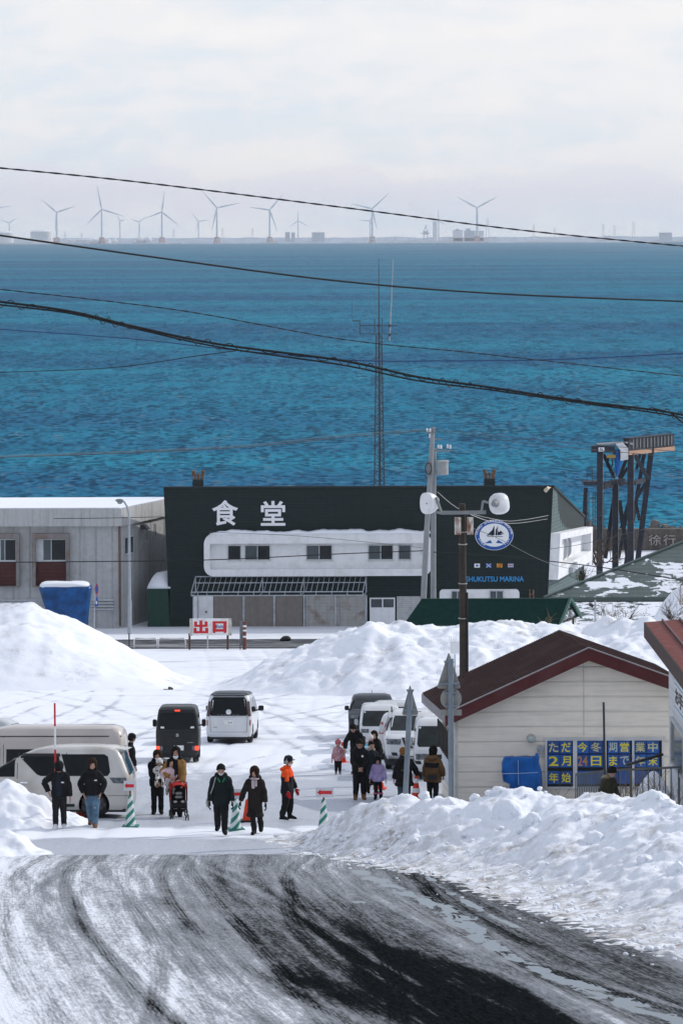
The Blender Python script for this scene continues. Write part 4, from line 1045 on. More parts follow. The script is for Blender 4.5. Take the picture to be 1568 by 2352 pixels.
def build_toilet_house():
 d1 = 97.0; p = W(1480, 1429, d1)
 gr = gz(d1); root = thing('toilet_house', 'white toilet house with rust red metal roof at the right edge', 'building', (p.x, d1, gr))
 zt = p.z - gr; L = 12.5
 M_RR = mat('red_roof_steel', (0.155, 0.034, 0.024), 0.6, var=0.25, spec=.1, vscale=3, dirt=(0.22, 0.10, 0.08), dirt_amt=0.3, dscale=3)
 b = MB(); b.hexa([(0, -L, zt - .08), (14, -L, zt + 1.0), (14, 0, zt + 1.0), (0, 0, zt - .08), (0, -L, zt), (14, -L, zt + 1.08), (14, 0, zt + 1.08), (0, 0, zt)])
 rf = b.build('roof', M_RR, root)
 b = MB()
 for k in range(1, 12): b.beam((k * .48, -L, zt + .03 + k * .48 * 1.08 / 14), (k * .48, -.02, zt + .03 + k * .48 * 1.08 / 14), .05, .06)
 b.build('roof_seam', mat('roof_seam_steel', (0.09, 0.028, 0.022), 0.5), rf)
 MB().box(-.03, .05, -L, .02, zt - .42, zt - .005).build('eave_board', mat('brown_eave', (0.06, 0.036, 0.030), 0.7, streak=.3), rf)
 wx = .60
 wall = siding_mat('white_clapboard', (0.66, 0.68, 0.70), 0.30, 0.6, 0.3, var=.05, streak=.15, line=.3)
 MB().box(wx, 13, -L + .6, -.6, -.6, zt - .1).build('wall', wall, root)
 MB().box(.051, wx, -L, -.02, zt - .42, zt - .38).build('soffit', mat('brown_eave', (0, 0, 0)), rf)
 def flankbox(ya, yb, z0, z1, o0, o1): return MB().box(wx - o1, wx - o0, ya, yb, z0, z1)
 sb = flankbox(-7.2, -2.6, zt - 2.05, zt - 1.25, .002, .03).build('sign', mat('sign_white', (0.74, 0.76, 0.78), 0.5), root)
 for z0, z1 in ((zt - 1.36, zt - 1.32), (zt - 1.99, zt - 1.95)): MB().box(wx - .036, wx - .031, -7.2, -2.6, z0, z1).build('sign_stripe', mat('sign_stripe_blue', (0.2, 0.35, 0.5), .5), sb)
 text_mesh('lettering', 'お手洗い', .5, mat('black_letters', (0.015, 0.015, 0.018), .5), sb, (wx - .034, -4.9, zt - 1.65), (PI / 2, 0, -PI / 2), bold=.02, ext=.003, fit=(4.2, .46))
 b = MB(); y0, y1, z0, z1 = -8.5, -2.0, zt - 3.6, zt - 2.35
 b.box(wx - .1, wx - .002, y0, y0 + .12, z0, z1); b.box(wx - .1, wx - .002, y1 - .12, y1, z0, z1); b.box(wx - .1, wx - .002, y0 + .12, y1 - .12, z0, z0 + .08); b.box(wx - .1, wx - .002, y0 + .12, y1 - .12, z1 - .08, z1); b.box(wx - .09, wx - .003, -5.3, -5.2, z0 + .08, z1 - .08)
 fo = b.build('window', M_ALU, root); MB().box(wx - .05, wx - .004, y0 + .12, y1 - .12, z0 + .08, z1 - .08).build('pane', M_GLASS2, fo)
build_toilet_house()

# ------------------------------------------------------------------ sea wall, blocks, boat gantry
def build_shore():
 d0 = 330.0; s = px(d0); gr = gz(d0); gv = VH + float(drop(d0)) * s
 X = lambda u: (u - UC) / s
 Z = lambda v: (gv - v) / s
 root = thing('sea_wall', 'long dark concrete sea wall with faded white painted characters', 'wall', (0, d0, gr))
 conc = mat('dark_concrete', (0.105, 0.092, 0.082), 0.9, var=0.25, streak=0.4, dirt=(0.05, 0.045, 0.04), dirt_amt=.5)
 MB().hexa([(X(-200), 0, -2.2), (X(2000), 0, -2.2), (X(2000), 2, -2.2), (X(-200), 2, -2.2), (X(-200), .2, Z(1221)), (X(2000), .2, Z(1217)), (X(2000), 1.3, Z(1217)), (X(-200), 1.3, Z(1221))]).build('parapet', conc, root)
 MB().box(X(-200), X(2000), -3, -.01, -2.2, Z(1272)).build('footing', conc, root)
 MB().box(X(-200), X(2000), -3.0, -.05, Z(1272) + .003, Z(1270)).build('ledge_snow', M_ROOFSNOW, root)
 faded = mat('faded_white_paint', (0.36, 0.33, 0.31), .9, var=.3, vscale=5)
 for ch, u in (('徐', 1500.5), ('行', 1534)):
  text_mesh('lettering', ch, 1.1, faded, root, (X(u), -.02 + .1, Z(1243)), bold=.0, ext=.09, fit=(1.15, 1.0))
 stone = mat('block_concrete', (0.20, 0.185, 0.17), 0.9, var=.25, vscale=2, bump=.4, bscale=8)
 for i, (u, v, w, h, r) in enumerate(((1503, 1207, 22, 24, .25), (1526, 1212, 17, 15, -.1), (1543, 1214, 14, 12, .3), (1562, 1214, 14, 11, .1), (1351, 1206, 14, 20, .2), (1362, 1213, 12, 14, -.3), (1388, 1215, 10, 9, .1), (1580, 1211, 18, 16, .2))):
  b = MB(); rot = Euler((.2 * (i % 3), r, .5 * i)).to_matrix()
  b.cbox((0, 0, 0), (w / s, w / s * .9, h / s), rot)
  p = W(u, v, d0 + 3)
  o = b.build('concrete_block', stone, None, bevel=.12, loc=p)
  tag(o, ['big tilted concrete block standing highest on the sea wall', 'squat concrete block right beside the big tilted block', 'third concrete block along the sea wall from the big tilted one', 'small low concrete block at the right picture edge', 'tall brownish block behind the left crane leg', 'leaning brownish block behind the gantry ladder', 'small block between the gantry legs', 'concrete block just past the right picture edge'][i], 'concrete block', 'concrete blocks on the sea wall')
 tag(MB().box(-60, 70, 331.5, 338, -3, H - float(drop(d0)) - .9).build('shore_rock', conc), kind='structure')
build_shore()

def build_gantry():
 d0 = 300.0; s = px(d0); gr = gz(d0)
 root = thing('boat_gantry', 'tall dark steel boat hoist gantry with a five tonne plate by the sea', 'crane', (0, d0, gr))
 def L(x, y, dd=0.0):
  p = W(1320.5 + x * .1709, 947.3 + y * .1709, d0 + dd); return Vector((p.x, p.y - d0, p.z - gr))
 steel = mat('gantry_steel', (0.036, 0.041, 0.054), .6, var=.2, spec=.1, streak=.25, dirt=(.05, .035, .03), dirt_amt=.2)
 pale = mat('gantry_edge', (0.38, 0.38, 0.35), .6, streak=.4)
 def leg(a, b, w, nm='leg', wd=None, edge=True):
  w = w * 1.18; q = MB(); q.beam(a, b, w, wd or w, up=(0, 1, 0)); o = q.build(nm, steel, root)
  if edge:
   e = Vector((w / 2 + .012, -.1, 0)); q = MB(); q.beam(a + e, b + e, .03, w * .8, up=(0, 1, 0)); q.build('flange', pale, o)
  return o
 def down(p): return Vector((p.x, p.y, -.3))
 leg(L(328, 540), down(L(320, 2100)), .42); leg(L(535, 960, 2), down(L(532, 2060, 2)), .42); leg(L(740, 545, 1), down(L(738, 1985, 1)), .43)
 q1, q2 = L(1022, 480, 6), L(840, 1960, 6); q2 = q1 + (q2 - q1) * ((q1.z + .3) / (q1.z - q2.z)); leg(q1, q2, .38, edge=False)
 q1, q2 = L(140, 1010, 3), L(95, 1960, 3); q2 = q1 + (q2 - q1) * ((q1.z + .3) / (q1.z - q2.z)); leg(q1, q2, .30, edge=False)
 q1, q2 = L(925, 520, 6), L(640, 1960, 6); leg(q1, Vector((q2.x, q2.y, -.3)), .26, edge=False)
 for a, b_, w in (((375, 560, 1), (520, 880, 1), .24), ((690, 600, 3), (590, 880, 3), .24), ((700, 740, 4), (560, 960, 4), .22), ((790, 560, 2), (970, 880, 5), .30), ((970, 900, 5), (820, 1150, 5), .24), ((820, 760, 4), (870, 540, 4), .2),
      ((590, 1180, 2), (700, 1960, 2), .30), ((520, 1130, 3), (400, 1960, 3), .28), ((720, 1200, 3), (620, 1560, 3), .28), ((800, 1180, 4), (860, 1450, 4), .24), ((690, 1350, 3), (580, 1960, 4), .22)):
  leg(L(*a), L(*b_), w, 'brace', edge=False)
 for a, b_, w, h in (((790, 945, 1), (975, 895, 6), .22, .36), ((375, 960, 0), (650, 905, 4), .2, .32), ((370, 1015, 0), (740, 935, 5), .2, .26)):
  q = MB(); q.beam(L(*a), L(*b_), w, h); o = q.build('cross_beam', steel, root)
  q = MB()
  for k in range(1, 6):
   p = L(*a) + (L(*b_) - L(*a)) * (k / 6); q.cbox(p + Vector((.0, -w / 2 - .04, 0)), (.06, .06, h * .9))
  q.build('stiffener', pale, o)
 q = MB(); p = L(250, 955); q.cbox(p + Vector((0, .8, 0)), (1.75, 2.0, .32)); pf = q.build('platform', steel, root)
 q = MB()
 for x in (155, 225, 300):
  q.tube([L(x, 935, 0), L(x, 750, 0)], .03, 5)
 for y in (750, 840): q.tube([L(155, y), L(255, y - 15), L(300, y - 15)], .03, 5)
 q.build('handrail', M_DKSTEEL, root); q = MB()
 for x in (405, 480, 525): q.tube([L(x, 960, 0), L(x, 790, 1)], .03, 5)
 for y in (800, 870): q.tube([L(405, y), L(525, y)], .03, 5)
 q.build('handrail', M_DKSTEEL, root)
 q = MB()
 for x in (160, 180, 235, 265, 380): q.tube([L(x, 1070, 0), L(x - 4, 2050, 0)], .035, 5)
 for k in range(30):
  y = 1080 + k * 32; q.tube([L(235, y), L(268, y)], .02, 4)
 q.build('ladder', M_DKSTEEL, root)
 q = MB(); q.beam(L(212, 492), L(522, 492), 1.0, .55); eb = q.build('end_beam', steel, root)
 pl = MB().cbox(L(343, 492) + Vector((0, -.53, 0)), (.50, .03, .34)).build('load_plate', M_WLET, eb)
 text_mesh('lettering', '5t', .3, mat('black_letters', (0, 0, 0)), eb, L(343, 487) + Vector((0, -.55, 0)), bold=.006, ext=.003, fit=(.28, .19))
 a, b_ = L(680, 430, 0), L(1290, 365, 12)
 q = MB(); q.beam(a, b_, .5, 1.0); q.beam(a + Vector((0, 0, .52)), b_ + Vector((0, 0, .52)), .75, .06); q.beam(a + Vector((0, 0, -.5)), b_ + Vector((0, 0, -.5)), .7, .05); gd = q.build('runway_girder', steel, root)
 q = MB()
 side = Vector((b_ - a)).cross(Vector((0, 0, 1))).normalized()
 for k in range(1, 13):
  p = a + (b_ - a) * (k / 13)
  q.cbox(p + side * .32, (.09, .12, .85))
 q.build('stiffener', pale, gd)
 q = MB(); q.beam(a + Vector((0, 0, -.72)) + side * .05, b_ + Vector((0, 0, -.78)) + side * .05, .5, .38); q.build('runway_rail', mat('rusty_rail', (0.36, 0.22, 0.15), .8, var=.2), gd)
 q = MB(); q.beam(L(290, 428), L(640, 405), 1.2, .12); q.beam(L(600, 400, 0), L(690, 420, 1), 1.2, .14); q.build('walkway_plate', mat('plate_grey', (.25, .26, .27), .6), gd)
 q = MB(); A = [(540, 425), (635, 408), (708, 490), (708, 632), (606, 650), (606, 512)]
 f = [L(x, y, -1.0) for x, y in A]; k2 = [p + Vector((.1, 1.8, 0)) for p in f]
 q.add(f + k2, [(0, 1, 2, 5), (5, 2, 3, 4), (6, 7, 1, 0), (7, 8, 2, 1), (8, 9, 3, 2), (9, 10, 4, 3), (11, 10, 9, 8), (11, 8, 7, 6), (10, 11, 5, 4), (11, 6, 0, 5)]); q.build('hoist_cover', mat('white_cover', (.62, .63, .64), .5), root)
 q = MB(); q.rings([[L(x0, y, dd) for x0, dd in ((x - w, 0), (x, -.6), (x + w, 0), (x, .6))] for x, y, w in ((560, 500, 60), (565, 600, 55), (575, 700, 45), (560, 790, 30), (560, 860, 12))]); q.build('hoist_tarp', M_TARP, root, smooth='all')
 q = MB(); q.cbox(L(480, 590, -.3), (.75, .5, .28)); q.build('hoist_trolley', mat('hoist_yellow', (.35, .22, .05), .5), root)
 q = MB()
 for k in range(4):
  c = L(455 + k * 6, 675, -.3); q.tube([c + Vector((.26 * math.cos(t) * (1 - .08 * k), 0.05 * k, .5 * math.sin(t))) for t in np.linspace(0, 2 * PI, 18)], .035, 5, cap=False)
 q.build('cable_coil', M_BLACK, root)
build_gantry()
# ------------------------------------------------------------------ vehicles
SLOPE = math.atan(0.0875)
def on_slope(o, rz):
 o.rotation_euler = (Matrix.Rotation(-SLOPE, 3, 'X') @ Matrix.Rotation(rz, 3, 'Z')).to_euler()
M_TYRE = mat('tyre_rubber', (0.018, 0.018, 0.019), 0.85, spec=.2, dirt=(0.2, 0.2, 0.2), dirt_amt=.35, dscale=5)
M_WELL = mat('wheel_well', (0.008, 0.008, 0.008), 0.9, spec=.1)
M_RIM = mat('alloy_rim', (0.42, 0.43, 0.44), 0.4, metal=.15)
M_TRIM = mat('black_trim', (0.016, 0.016, 0.017), 0.5)
M_CARGLASS = mat('car_glass', (0.007, 0.009, 0.010), 0.06, spec=.18, var=.2)
M_SCREEN = mat('windscreen', (0.014, 0.020, 0.021), 0.07, spec=.25, var=.55, vscale=2.5)
M_RLAMP = mat('red_lamp', (0.28, 0.012, 0.014), 0.2, coat=.5)
M_RLIT = mat('lit_red_lamp', (1.0, 0.05, 0.02), 0.3, emit=2.6)
M_HLAMP = mat('headlamp', (0.11, 0.125, 0.135), 0.1, spec=.5, var=.7, vscale=9)
M_CHROME = mat('chrome', (0.6, 0.61, 0.62), 0.15, metal=.9)
M_PLATE = mat('number_plate', (0.72, 0.73, 0.72), 0.5)
def paint(name, rgb, dirty=0.3, dz=None):
 dk = max(rgb) < .1
 return mat(name, rgb, 0.4 if dk else 0.3, spec=.2 if dk else .4, var=.03, coat=.12 if dk else .5, dirt=(0.36, 0.33, 0.29), dirt_amt=dirty, dscale=.9)
P_WHITE = paint('white_car_paint', (0.60, 0.615, 0.63), .25)
P_PEARL = paint('pearl_car_paint', (0.53, 0.51, 0.475), .65)
P_TAN = paint('beige_car_paint', (0.50, 0.45, 0.41), .35)
P_CHAR = paint('charcoal_car_paint', (0.016, 0.017, 0.018), .05)
P_NAVY = paint('dark_blue_car_paint', (0.009, 0.014, 0.020), .05)
P_SILV = paint('silver_car_paint', (0.42, 0.45, 0.47), .3)

class Car:
 def __init__(self, name, label, cat, prof, body, loc, rz, r=0.22, bow=0.06, wheels=(0.75, 0.0), wr=0.31, group=None, two_tone=None):
  """prof: rows (z, rear x, front x, half width); loc is the ground point under the middle of the rear bumper"""
  self.root = thing(name, label, cat, loc, 0, group); on_slope(self.root, rz)
  self.p = np.array(prof, float); self.r, self.bow = r, bow
  zs = []
  for i in range(len(prof) - 1):
   k = max(1, int((prof[i + 1][0] - prof[i][0]) / 0.07)); zs += list(np.linspace(prof[i][0], prof[i + 1][0], k, endpoint=False))
  zs.append(prof[-1][0])
  b = MB(); b.rings([self.ring(z) for z in zs])
  if two_tone:
   n = len(self.ring(zs[0])); b.mi = [1 if (k // n) < len(zs) - 1 and zs[min(k // n, len(zs) - 1)] >= two_tone[1] else 0 for k in range(len(b.f))]
   b.mi[-1] = 1
  tmp = b.build('body', [body, two_tone[0]] if two_tone else [body, M_WELL], None)
  if two_tone: tmp.data.materials.append(M_WELL)
  cut = MB(); wmax = float(self.p[:, 3].max())
  for wx in wheels:
   cut.tube([(wx, -wmax - .2, wr), (wx, wmax + .2, wr)], wr + .075, 24)
  co = cut.build('cutter', M_WELL, None)
  md = tmp.modifiers.new('b', 'BOOLEAN'); md.operation = 'DIFFERENCE'; md.object = co; md.solver = 'EXACT'; md.material_mode = 'TRANSFER'
  me = bpy.data.meshes.new_from_object(tmp.evaluated_get(bpy.context.evaluated_depsgraph_get()))
  bpy.data.objects.remove(tmp); bpy.data.objects.remove(co)
  me.polygons.foreach_set('use_smooth', [True] * len(me.polygons)); me.set_sharp_from_angle(angle=math.radians(35))
  self.body = bpy.data.objects.new('body', me); COL.objects.link(self.body); self.body.parent = self.root
  for wx in wheels:
   for sgn in (-1, 1): self.wheel(wx, sgn * (wmax - .12), wr, sgn)
  q = MB(); q.box(.15, float(self.p[:, 2].max()) - .15, -wmax + .1, wmax - .1, .16, float(self.p[0, 0]) + .02); q.build('underbody', M_TRIM, self.root)
 def at(self, z):
  return [float(np.interp(z, self.p[:, 0], self.p[:, k])) for k in (1, 2, 3)]
 def ring(self, z):
  xr, xf, w = self.at(z); r = min(self.r, w * .6, (xf - xr) * .3); pts = []
  for cx, cy, a0 in ((xf - r, w - r, 0), (xr + r, w - r, PI / 2), (xr + r, -(w - r), PI), (xf - r, -(w - r), 1.5 * PI)):
   for k in range(5):
    a = a0 + PI / 2 * k / 4; x, y = cx + r * math.cos(a), cy + r * math.sin(a)
    pts.append([x, y])
   if a0 in (PI / 2, 1.5 * PI):
    ex = xr if a0 == PI / 2 else xf; sg = 1 if a0 == PI / 2 else -1
    for k in range(1, 6): pts.append([ex, sg * (w - r) * (1 - k / 3)])
  out = []
  for x, y in pts:
   q = (y / w) ** 2; mid = (xr + xf) / 2
   x2 = x - self.bow * q * max(0, (x - mid) / (xf - mid)) ** 3 + self.bow * .6 * q * max(0, (mid - x) / (mid - xr)) ** 3
   out.append(Vector((x2, y, z)))
  return out
 def side(self, x, z):
  xr, xf, w = self.at(z); r = min(self.r, w * .6)
  for e, s_ in ((xf - r, 1), (xr + r, -1)):
   dx = (x - e) * s_
   if dx > 0: return w - r + math.sqrt(max(0, r * r - min(dx, r) ** 2))
  return w
 def end(self, y, z, front):
  xr, xf, w = self.at(z); r = min(self.r, w * .6); e = abs(y) - (w - r); c = r - math.sqrt(max(0, r * r - min(max(e, 0), r) ** 2))
  q = (y / w) ** 2
  return xf - c - self.bow * q if front else xr + c + self.bow * .6 * q
 def patch(self, name, kind, rows, m, off=0.006, sgn=1, parent=None, n=10, sub=5):
  """a panel lying on the body: rows are (z, a, b) with a..b along x (side) or y (front, rear)"""
  g = []
  for i in range(len(rows) - 1):
   for k in range(sub):
    t = k / sub; g.append(tuple(rows[i][j] + (rows[i + 1][j] - rows[i][j]) * t for j in range(3)))
  g.append(rows[-1]); R, R2 = [], []
  for z, a, b in g:
   row, row2 = [], []
   for k in range(n + 1):
    t = a + (b - a) * k / n
    if kind == 'side': y = self.side(t, z); row.append(Vector((t, sgn * (y + off), z))); row2.append(Vector((t, sgn * (y - .03), z)))
    elif kind == 'rear': x = self.end(t, z, False); row.append(Vector((x - off, t, z))); row2.append(Vector((x + .03, t, z)))
    else: x = self.end(t, z, True); row.append(Vector((x + off, t, z + off * .5))); row2.append(Vector((x - .03, t, z - .01)))
   R.append(row); R2.append(row2)
  q = MB(); q.rings(R, cap=False, closed=False)
  edge = [R[0], R2[0]]; q.rings(edge, cap=False, closed=False); q.rings([R[-1], R2[-1]], cap=False, closed=False)
  q.rings([[r[0] for r in R], [r[0] for r in R2]], cap=False, closed=False); q.rings([[r[-1] for r in R], [r[-1] for r in R2]], cap=False, closed=False)
  return q.build(name, m, parent or self.root, smooth=True)
 def wheel(self, x, y, r, sgn):
  rot = Matrix.Rotation(PI / 2, 3, 'X'); w = .1
  q = MB(); q.lathe([(r * .62, -w), (r * .9, -w * 1.02), (r, -w * .7), (r, w * .7), (r * .9, w * 1.02), (r * .62, w), (r * .6, 0)], (0, 0, 0), 28, rot)
  t = q.build('wheel', M_TYRE, self.root, smooth=True, loc=(x, y, r))
  q = MB(); o = sgn * w * .8
  q.tube([(0, o * .2, 0), (0, o * .55, 0)], r * .615, 24); q.tube([(0, o * .5, 0), (0, o * 1.02, 0)], [r * .16, r * .12], 12)
  for k in range(5):
   a = 2 * PI * k / 5
   for da in (-.16, .16):
    q.beam((r * .1 * math.cos(a), o * .9, r * .1 * math.sin(a)), (r * .6 * math.cos(a + da), o * .85, r * .6 * math.sin(a + da)), r * .11, .03, up=(0, 1, 0))
  N = 24
  q.lathe([(r * .64, -.012), (r * .56, -.012), (r * .56, .012), (r * .64, .012)], (0, o * .92, 0), N, rot)
  q.mi = [1] * 0 + q.mi
  q.build('rim', M_RIM, t, smooth=True)
  q = MB(); q.tube([(0, o * .3, 0), (0, o * .62, 0)], r * .6, 20); q.build('brake_shade', M_WELL, t)
 def mirror(self, x, z, m, out=.13, size=(.10, .20, .16)):
  for sgn in (-1, 1):
   y = self.side(x, z); q = MB(); q.beam((x, sgn * (y - .02), z - .05), (x, sgn * (y + out), z - .03), .05)
   q.cbox((x, sgn * (y + out), z + .03), (size[0], size[1] * .85, size[2] * 1.15)); q.build('mirror', m, self.root, smooth=True, bevel=.035)
 def plate(self, front, z, txt=None, w=.33, h=.165, y=0.0):
  x = self.end(y, z, front); s_ = 1 if front else -1
  q = MB(); q.box(min(x, x + s_ * .025), max(x, x + s_ * .025), y - w / 2, y + w / 2, z - h / 2, z + h / 2); o = q.build('number_plate', M_PLATE, self.root)
  if txt: text_mesh('lettering', txt, .1, M_TRIM, o, (x + s_ * .028, y - .05, z - .01), (PI / 2, 0, PI / 2 if front else -PI / 2), ext=.001, fit=(w * .5, h * .5))
 def handles(self, xs, z, sgns=(-1, 1), m=None):
  for sgn in sgns:
   for x in xs:
    y = self.side(x, z); q = MB(); q.beam((x - .11, sgn * (y + .02), z), (x + .11, sgn * (y + .02), z), .035, .045); q.build('door_handle', m or M_CHROME, self.root, bevel=.01)
 def seams(self, xs, z0, z1, sgns=(-1, 1)):
  for sgn in sgns:
   for x in xs: self.patch('door_seam', 'side', [(z0, x - .008, x + .008), (z1, x - .008, x + .008)], M_TRIM, .003, sgn, n=1)

def vehicles():
 down = -PI / 2; up = PI / 2
 # --- pearl white minivan seen from the side, nose to the left
 p = G(305, 1880)
 V = [(.22, .12, 4.72, .84), (.32, .02, 4.82, .90), (.5, 0, 4.85, .915), (.88, .0, 4.80, .915), (.98, .01, 4.55, .91), (1.06, .02, 4.0, .90), (1.16, .05, 3.86, .888), (1.6, .24, 3.05, .80), (1.76, .34, 2.70, .765), (1.83, .5, 2.35, .70), (1.865, .95, 1.9, .5)]
 c = Car('minivan', 'dirty pearl white minivan parked side on behind the snow pile, nose to the left', 'car', V, P_PEARL, (p.x, p.y + .9, gz(p.y + .9)), math.radians(176.5), .17, .06, (0.98, 3.85), .34); c.root.scale = (1.02, 1.02, 1.04)
 for sgn in (-1, 1):
  c.patch('side_window', 'side', [(1.10, .62, 1.70), (1.20, .55, 1.74), (1.60, .62, 1.86), (1.66, .72, 1.88)], M_CARGLASS, .006, sgn)
  c.patch('side_window', 'side', [(1.10, 1.82, 2.42), (1.14, 1.80, 2.52), (1.58, 1.94, 2.98), (1.66, 1.96, 2.94)], M_CARGLASS, .006, sgn)
  c.patch('side_window', 'side', [(1.08, 3.12, 3.92), (1.20, 3.12, 3.70), (1.50, 3.12, 3.22), (1.56, 3.12, 3.14)], M_CARGLASS, .006, sgn)
  c.patch('rain_visor', 'side', [(1.60, 1.9, 2.98), (1.68, 1.92, 2.92)], M_TRIM, .03, sgn)
  c.patch('tail_lamp', 'side', [(.92, .10, .46), (1.04, .12, .56), (1.06, .14, .57)], M_HLAMP, .008, sgn)
  c.patch('reflector_strip', 'side', [(.915, .08, .40), (.925, .08, .40)], M_CHROME, .012, sgn)
  c.patch('fuel_flap', 'side', [(.80, 1.02, 1.22), (.96, 1.02, 1.22)], P_PEARL, .004, sgn)
  c.patch('bumper_line', 'side', [(.59, .05, .62), (.60, .05, .62)], M_TRIM, .004, sgn)
  c.patch('sill_trim', 'side', [(.30, 1.5, 3.3), (.38, 1.5, 3.3)], M_TRIM, .006, sgn)
 c.handles((2.02, 2.86), .93); c.seams((1.74, 3.05), .35, 1.7)
 c.patch('rear_window', 'rear', [(1.12, -.72, .72), (1.2, -.72, .72), (1.68, -.62, .62)], M_CARGLASS)
 q = MB(); q.prism([(.12, 1.76), (.75, 1.84), (.75, 1.78), (.35, 1.72)], 'y', -.62, .62); q.build('roof_spoiler', P_PEARL, c.root, bevel=.02)
 c.mirror(3.78, 1.14, P_WHITE, .17)
 c.patch('windscreen', 'front', [(1.10, -.72, .72), (1.3, -.70, .70), (1.66, -.62, .62)], M_SCREEN)
 # --- tall beige van behind it
 Hc = [(.25, .06, 5.30, .88), (.4, 0, 5.36, .93), (1.0, 0, 5.32, .94), (1.15, .01, 5.10, .935), (1.86, .07, 4.40, .88), (2.03, .11, 4.05, .84), (2.15, .20, 3.75, .78), (2.22, .40, 3.4, .62)]
 p = W(290, 1845, 99.6)
 c = Car('high_roof_van', 'tall beige van with long high roof, parked behind the pearl white minivan', 'van', Hc, P_TAN, (p.x, 100.6, gz(100.6)), math.radians(178), .2, .05, (1.0, 4.4), .33)
 for sgn in (-1, 1):
  c.patch('side_window', 'side', [(1.06, .35, 1.85), (1.12, .3, 1.9), (1.52, .36, 1.95), (1.58, .42, 1.95)], M_CARGLASS, .006, sgn)
  c.patch('side_window', 'side', [(1.06, 2.0, 3.4), (1.12, 1.98, 3.42), (1.58, 1.98, 3.42)], M_CARGLASS, .006, sgn)
  c.patch('side_window', 'side', [(1.08, 3.6, 4.75), (1.5, 3.6, 4.45), (1.62, 3.6, 4.35)], M_CARGLASS, .006, sgn)
  c.patch('roof_gutter', 'side', [(1.93, .12, 4.1), (1.955, .12, 4.1)], M_TRIM, .012, sgn)
 c.seams((3.5, 1.95), .4, 1.92)
 c.patch('rear_window', 'rear', [(1.1, -.72, .72), (1.65, -.66, .66)], M_CARGLASS)
 # --- car whose roof shows at the left edge
 S = [(.25, .08, 4.35, .80), (.4, 0, 4.45, .86), (.85, .02, 4.4, .86), (.95, .05, 3.6, .85), (1.05, .1, 3.3, .83), (1.4, .45, 2.65, .70), (1.5, .7, 2.4, .62), (1.54, 1.0, 2.1, .45)]
 p = W(62, 1700, 118.0)
 c = Car('parked_car', 'silver white car half cut off by the left picture edge behind the beige van', 'car', S, P_SILV, (p.x, 118, gz(118)), math.radians(172), .22, .06, (.8, 3.5), .31)
 for sgn in (-1, 1):
  c.patch('side_window', 'side', [(.98, .75, 1.85), (1.38, .95, 1.85)], M_CARGLASS, .006, sgn); c.patch('side_window', 'side', [(.98, 1.95, 3.1), (1.38, 1.95, 2.5)], M_CARGLASS, .006, sgn)
 c.patch('rear_window', 'rear', [(1.02, -.62, .62), (1.36, -.52, .52)], M_SCREEN); c.mirror(2.95, 1.05, P_SILV)
 # --- charcoal kei van, brake lights on
 K = [(.24, .06, 3.28, .66), (.36, 0, 3.36, .725), (.95, .0, 3.39, .737), (1.05, .015, 3.32, .735), (1.62, .06, 2.80, .675), (1.78, .12, 2.62, .645), (1.86, .24, 2.42, .58), (1.89, .45, 2.2, .45)]
 p = G(407.5, 1752)
 c = Car('small_van', 'charcoal grey boxy small van driving away with its red lamps lit', 'van', K, P_CHAR, (p.x, p.y, p.z), up + math.radians(1.2), .11, .05, (.55, 2.85), .27)
 c.patch('rear_window', 'rear', [(1.12, -.60, .60), (1.2, -.63, .63), (1.6, -.60, .60), (1.68, -.54, .54)], M_CARGLASS)
 c.patch('brake_lamp', 'rear', [(1.735, -.09, .09), (1.775, -.09, .09)], M_RLIT, .015)
 for sgn in (-1, 1):
  c.patch('tail_lamp', 'rear', [(.42, sgn * .50, sgn * .60), (.56, sgn * .50, sgn * .60)], M_HLAMP, .012); c.patch('tail_lamp', 'rear', [(.42, sgn * .605, sgn * .72), (.56, sgn * .605, sgn * .72)], M_RLIT, .012, parent=None)
  c.patch('side_window', 'side', [(1.1, .3, 1.3), (1.6, .35, 1.3)], M_CARGLASS, .006, sgn); c.patch('side_window', 'side', [(1.1, 1.4, 2.9), (1.6, 1.4, 2.6)], M_CARGLASS, .006, sgn)
  c.patch('window_sticker', 'rear', [(1.16, sgn * .44, sgn * .57), (1.22, sgn * .46, sgn * .57)], M_PLATE, .012)
 c.patch('tailgate_seam', 'rear', [(1.02, -.66, .66), (1.035, -.66, .66)], M_TRIM, .004); c.patch('bumper_seam', 'rear', [(.60, -.70, .70), (.615, -.70, .70)], M_TRIM, .004)
 x = c.end(0, .93, False); q = MB();
 text_mesh('emblem', 'S', .1, M_CHROME, c.root, (x - .012, 0, .93), (PI / 2, 0, -PI / 2), bold=.004, ext=.004, fit=(.10, .10))
 text_mesh('lettering', 'EVERY', .1, M_CHROME, c.root, (c.end(.45, .68, False) - .01, -.45, .68), (PI / 2, 0, -PI / 2), ext=.002, fit=(.22, .035))
 c.plate(False, .50, None, .33, .165, -.05); c.mirror(2.55, 1.18, M_TRIM, .13, (.1, .17, .22))
 # --- white minivan with black roof
 Sr = [(.24, .08, 4.6, .80), (.36, 0, 4.66, .845), (.85, .01, 4.66, .86), (.98, .02, 4.4, .855), (1.06, .03, 3.95, .85), (1.6, .15, 3.1, .775), (1.76, .24, 2.75, .735), (1.84, .40, 2.45, .65), (1.87, .7, 2.1, .5)]
 p = G(525, 1708)
 c = Car('family_van', 'white family van with black roof and big dark rear window on open snow', 'car', Sr, P_WHITE, (p.x, p.y, p.z), up - math.radians(2.2), .2, .07, (.85, 3.75), .32, two_tone=(P_NAVY, 1.70))
 c.patch('rear_window', 'rear', [(1.02, -.66, .66), (1.08, -.70, .70), (1.60, -.66, .66), (1.70, -.58, .58)], M_CARGLASS)
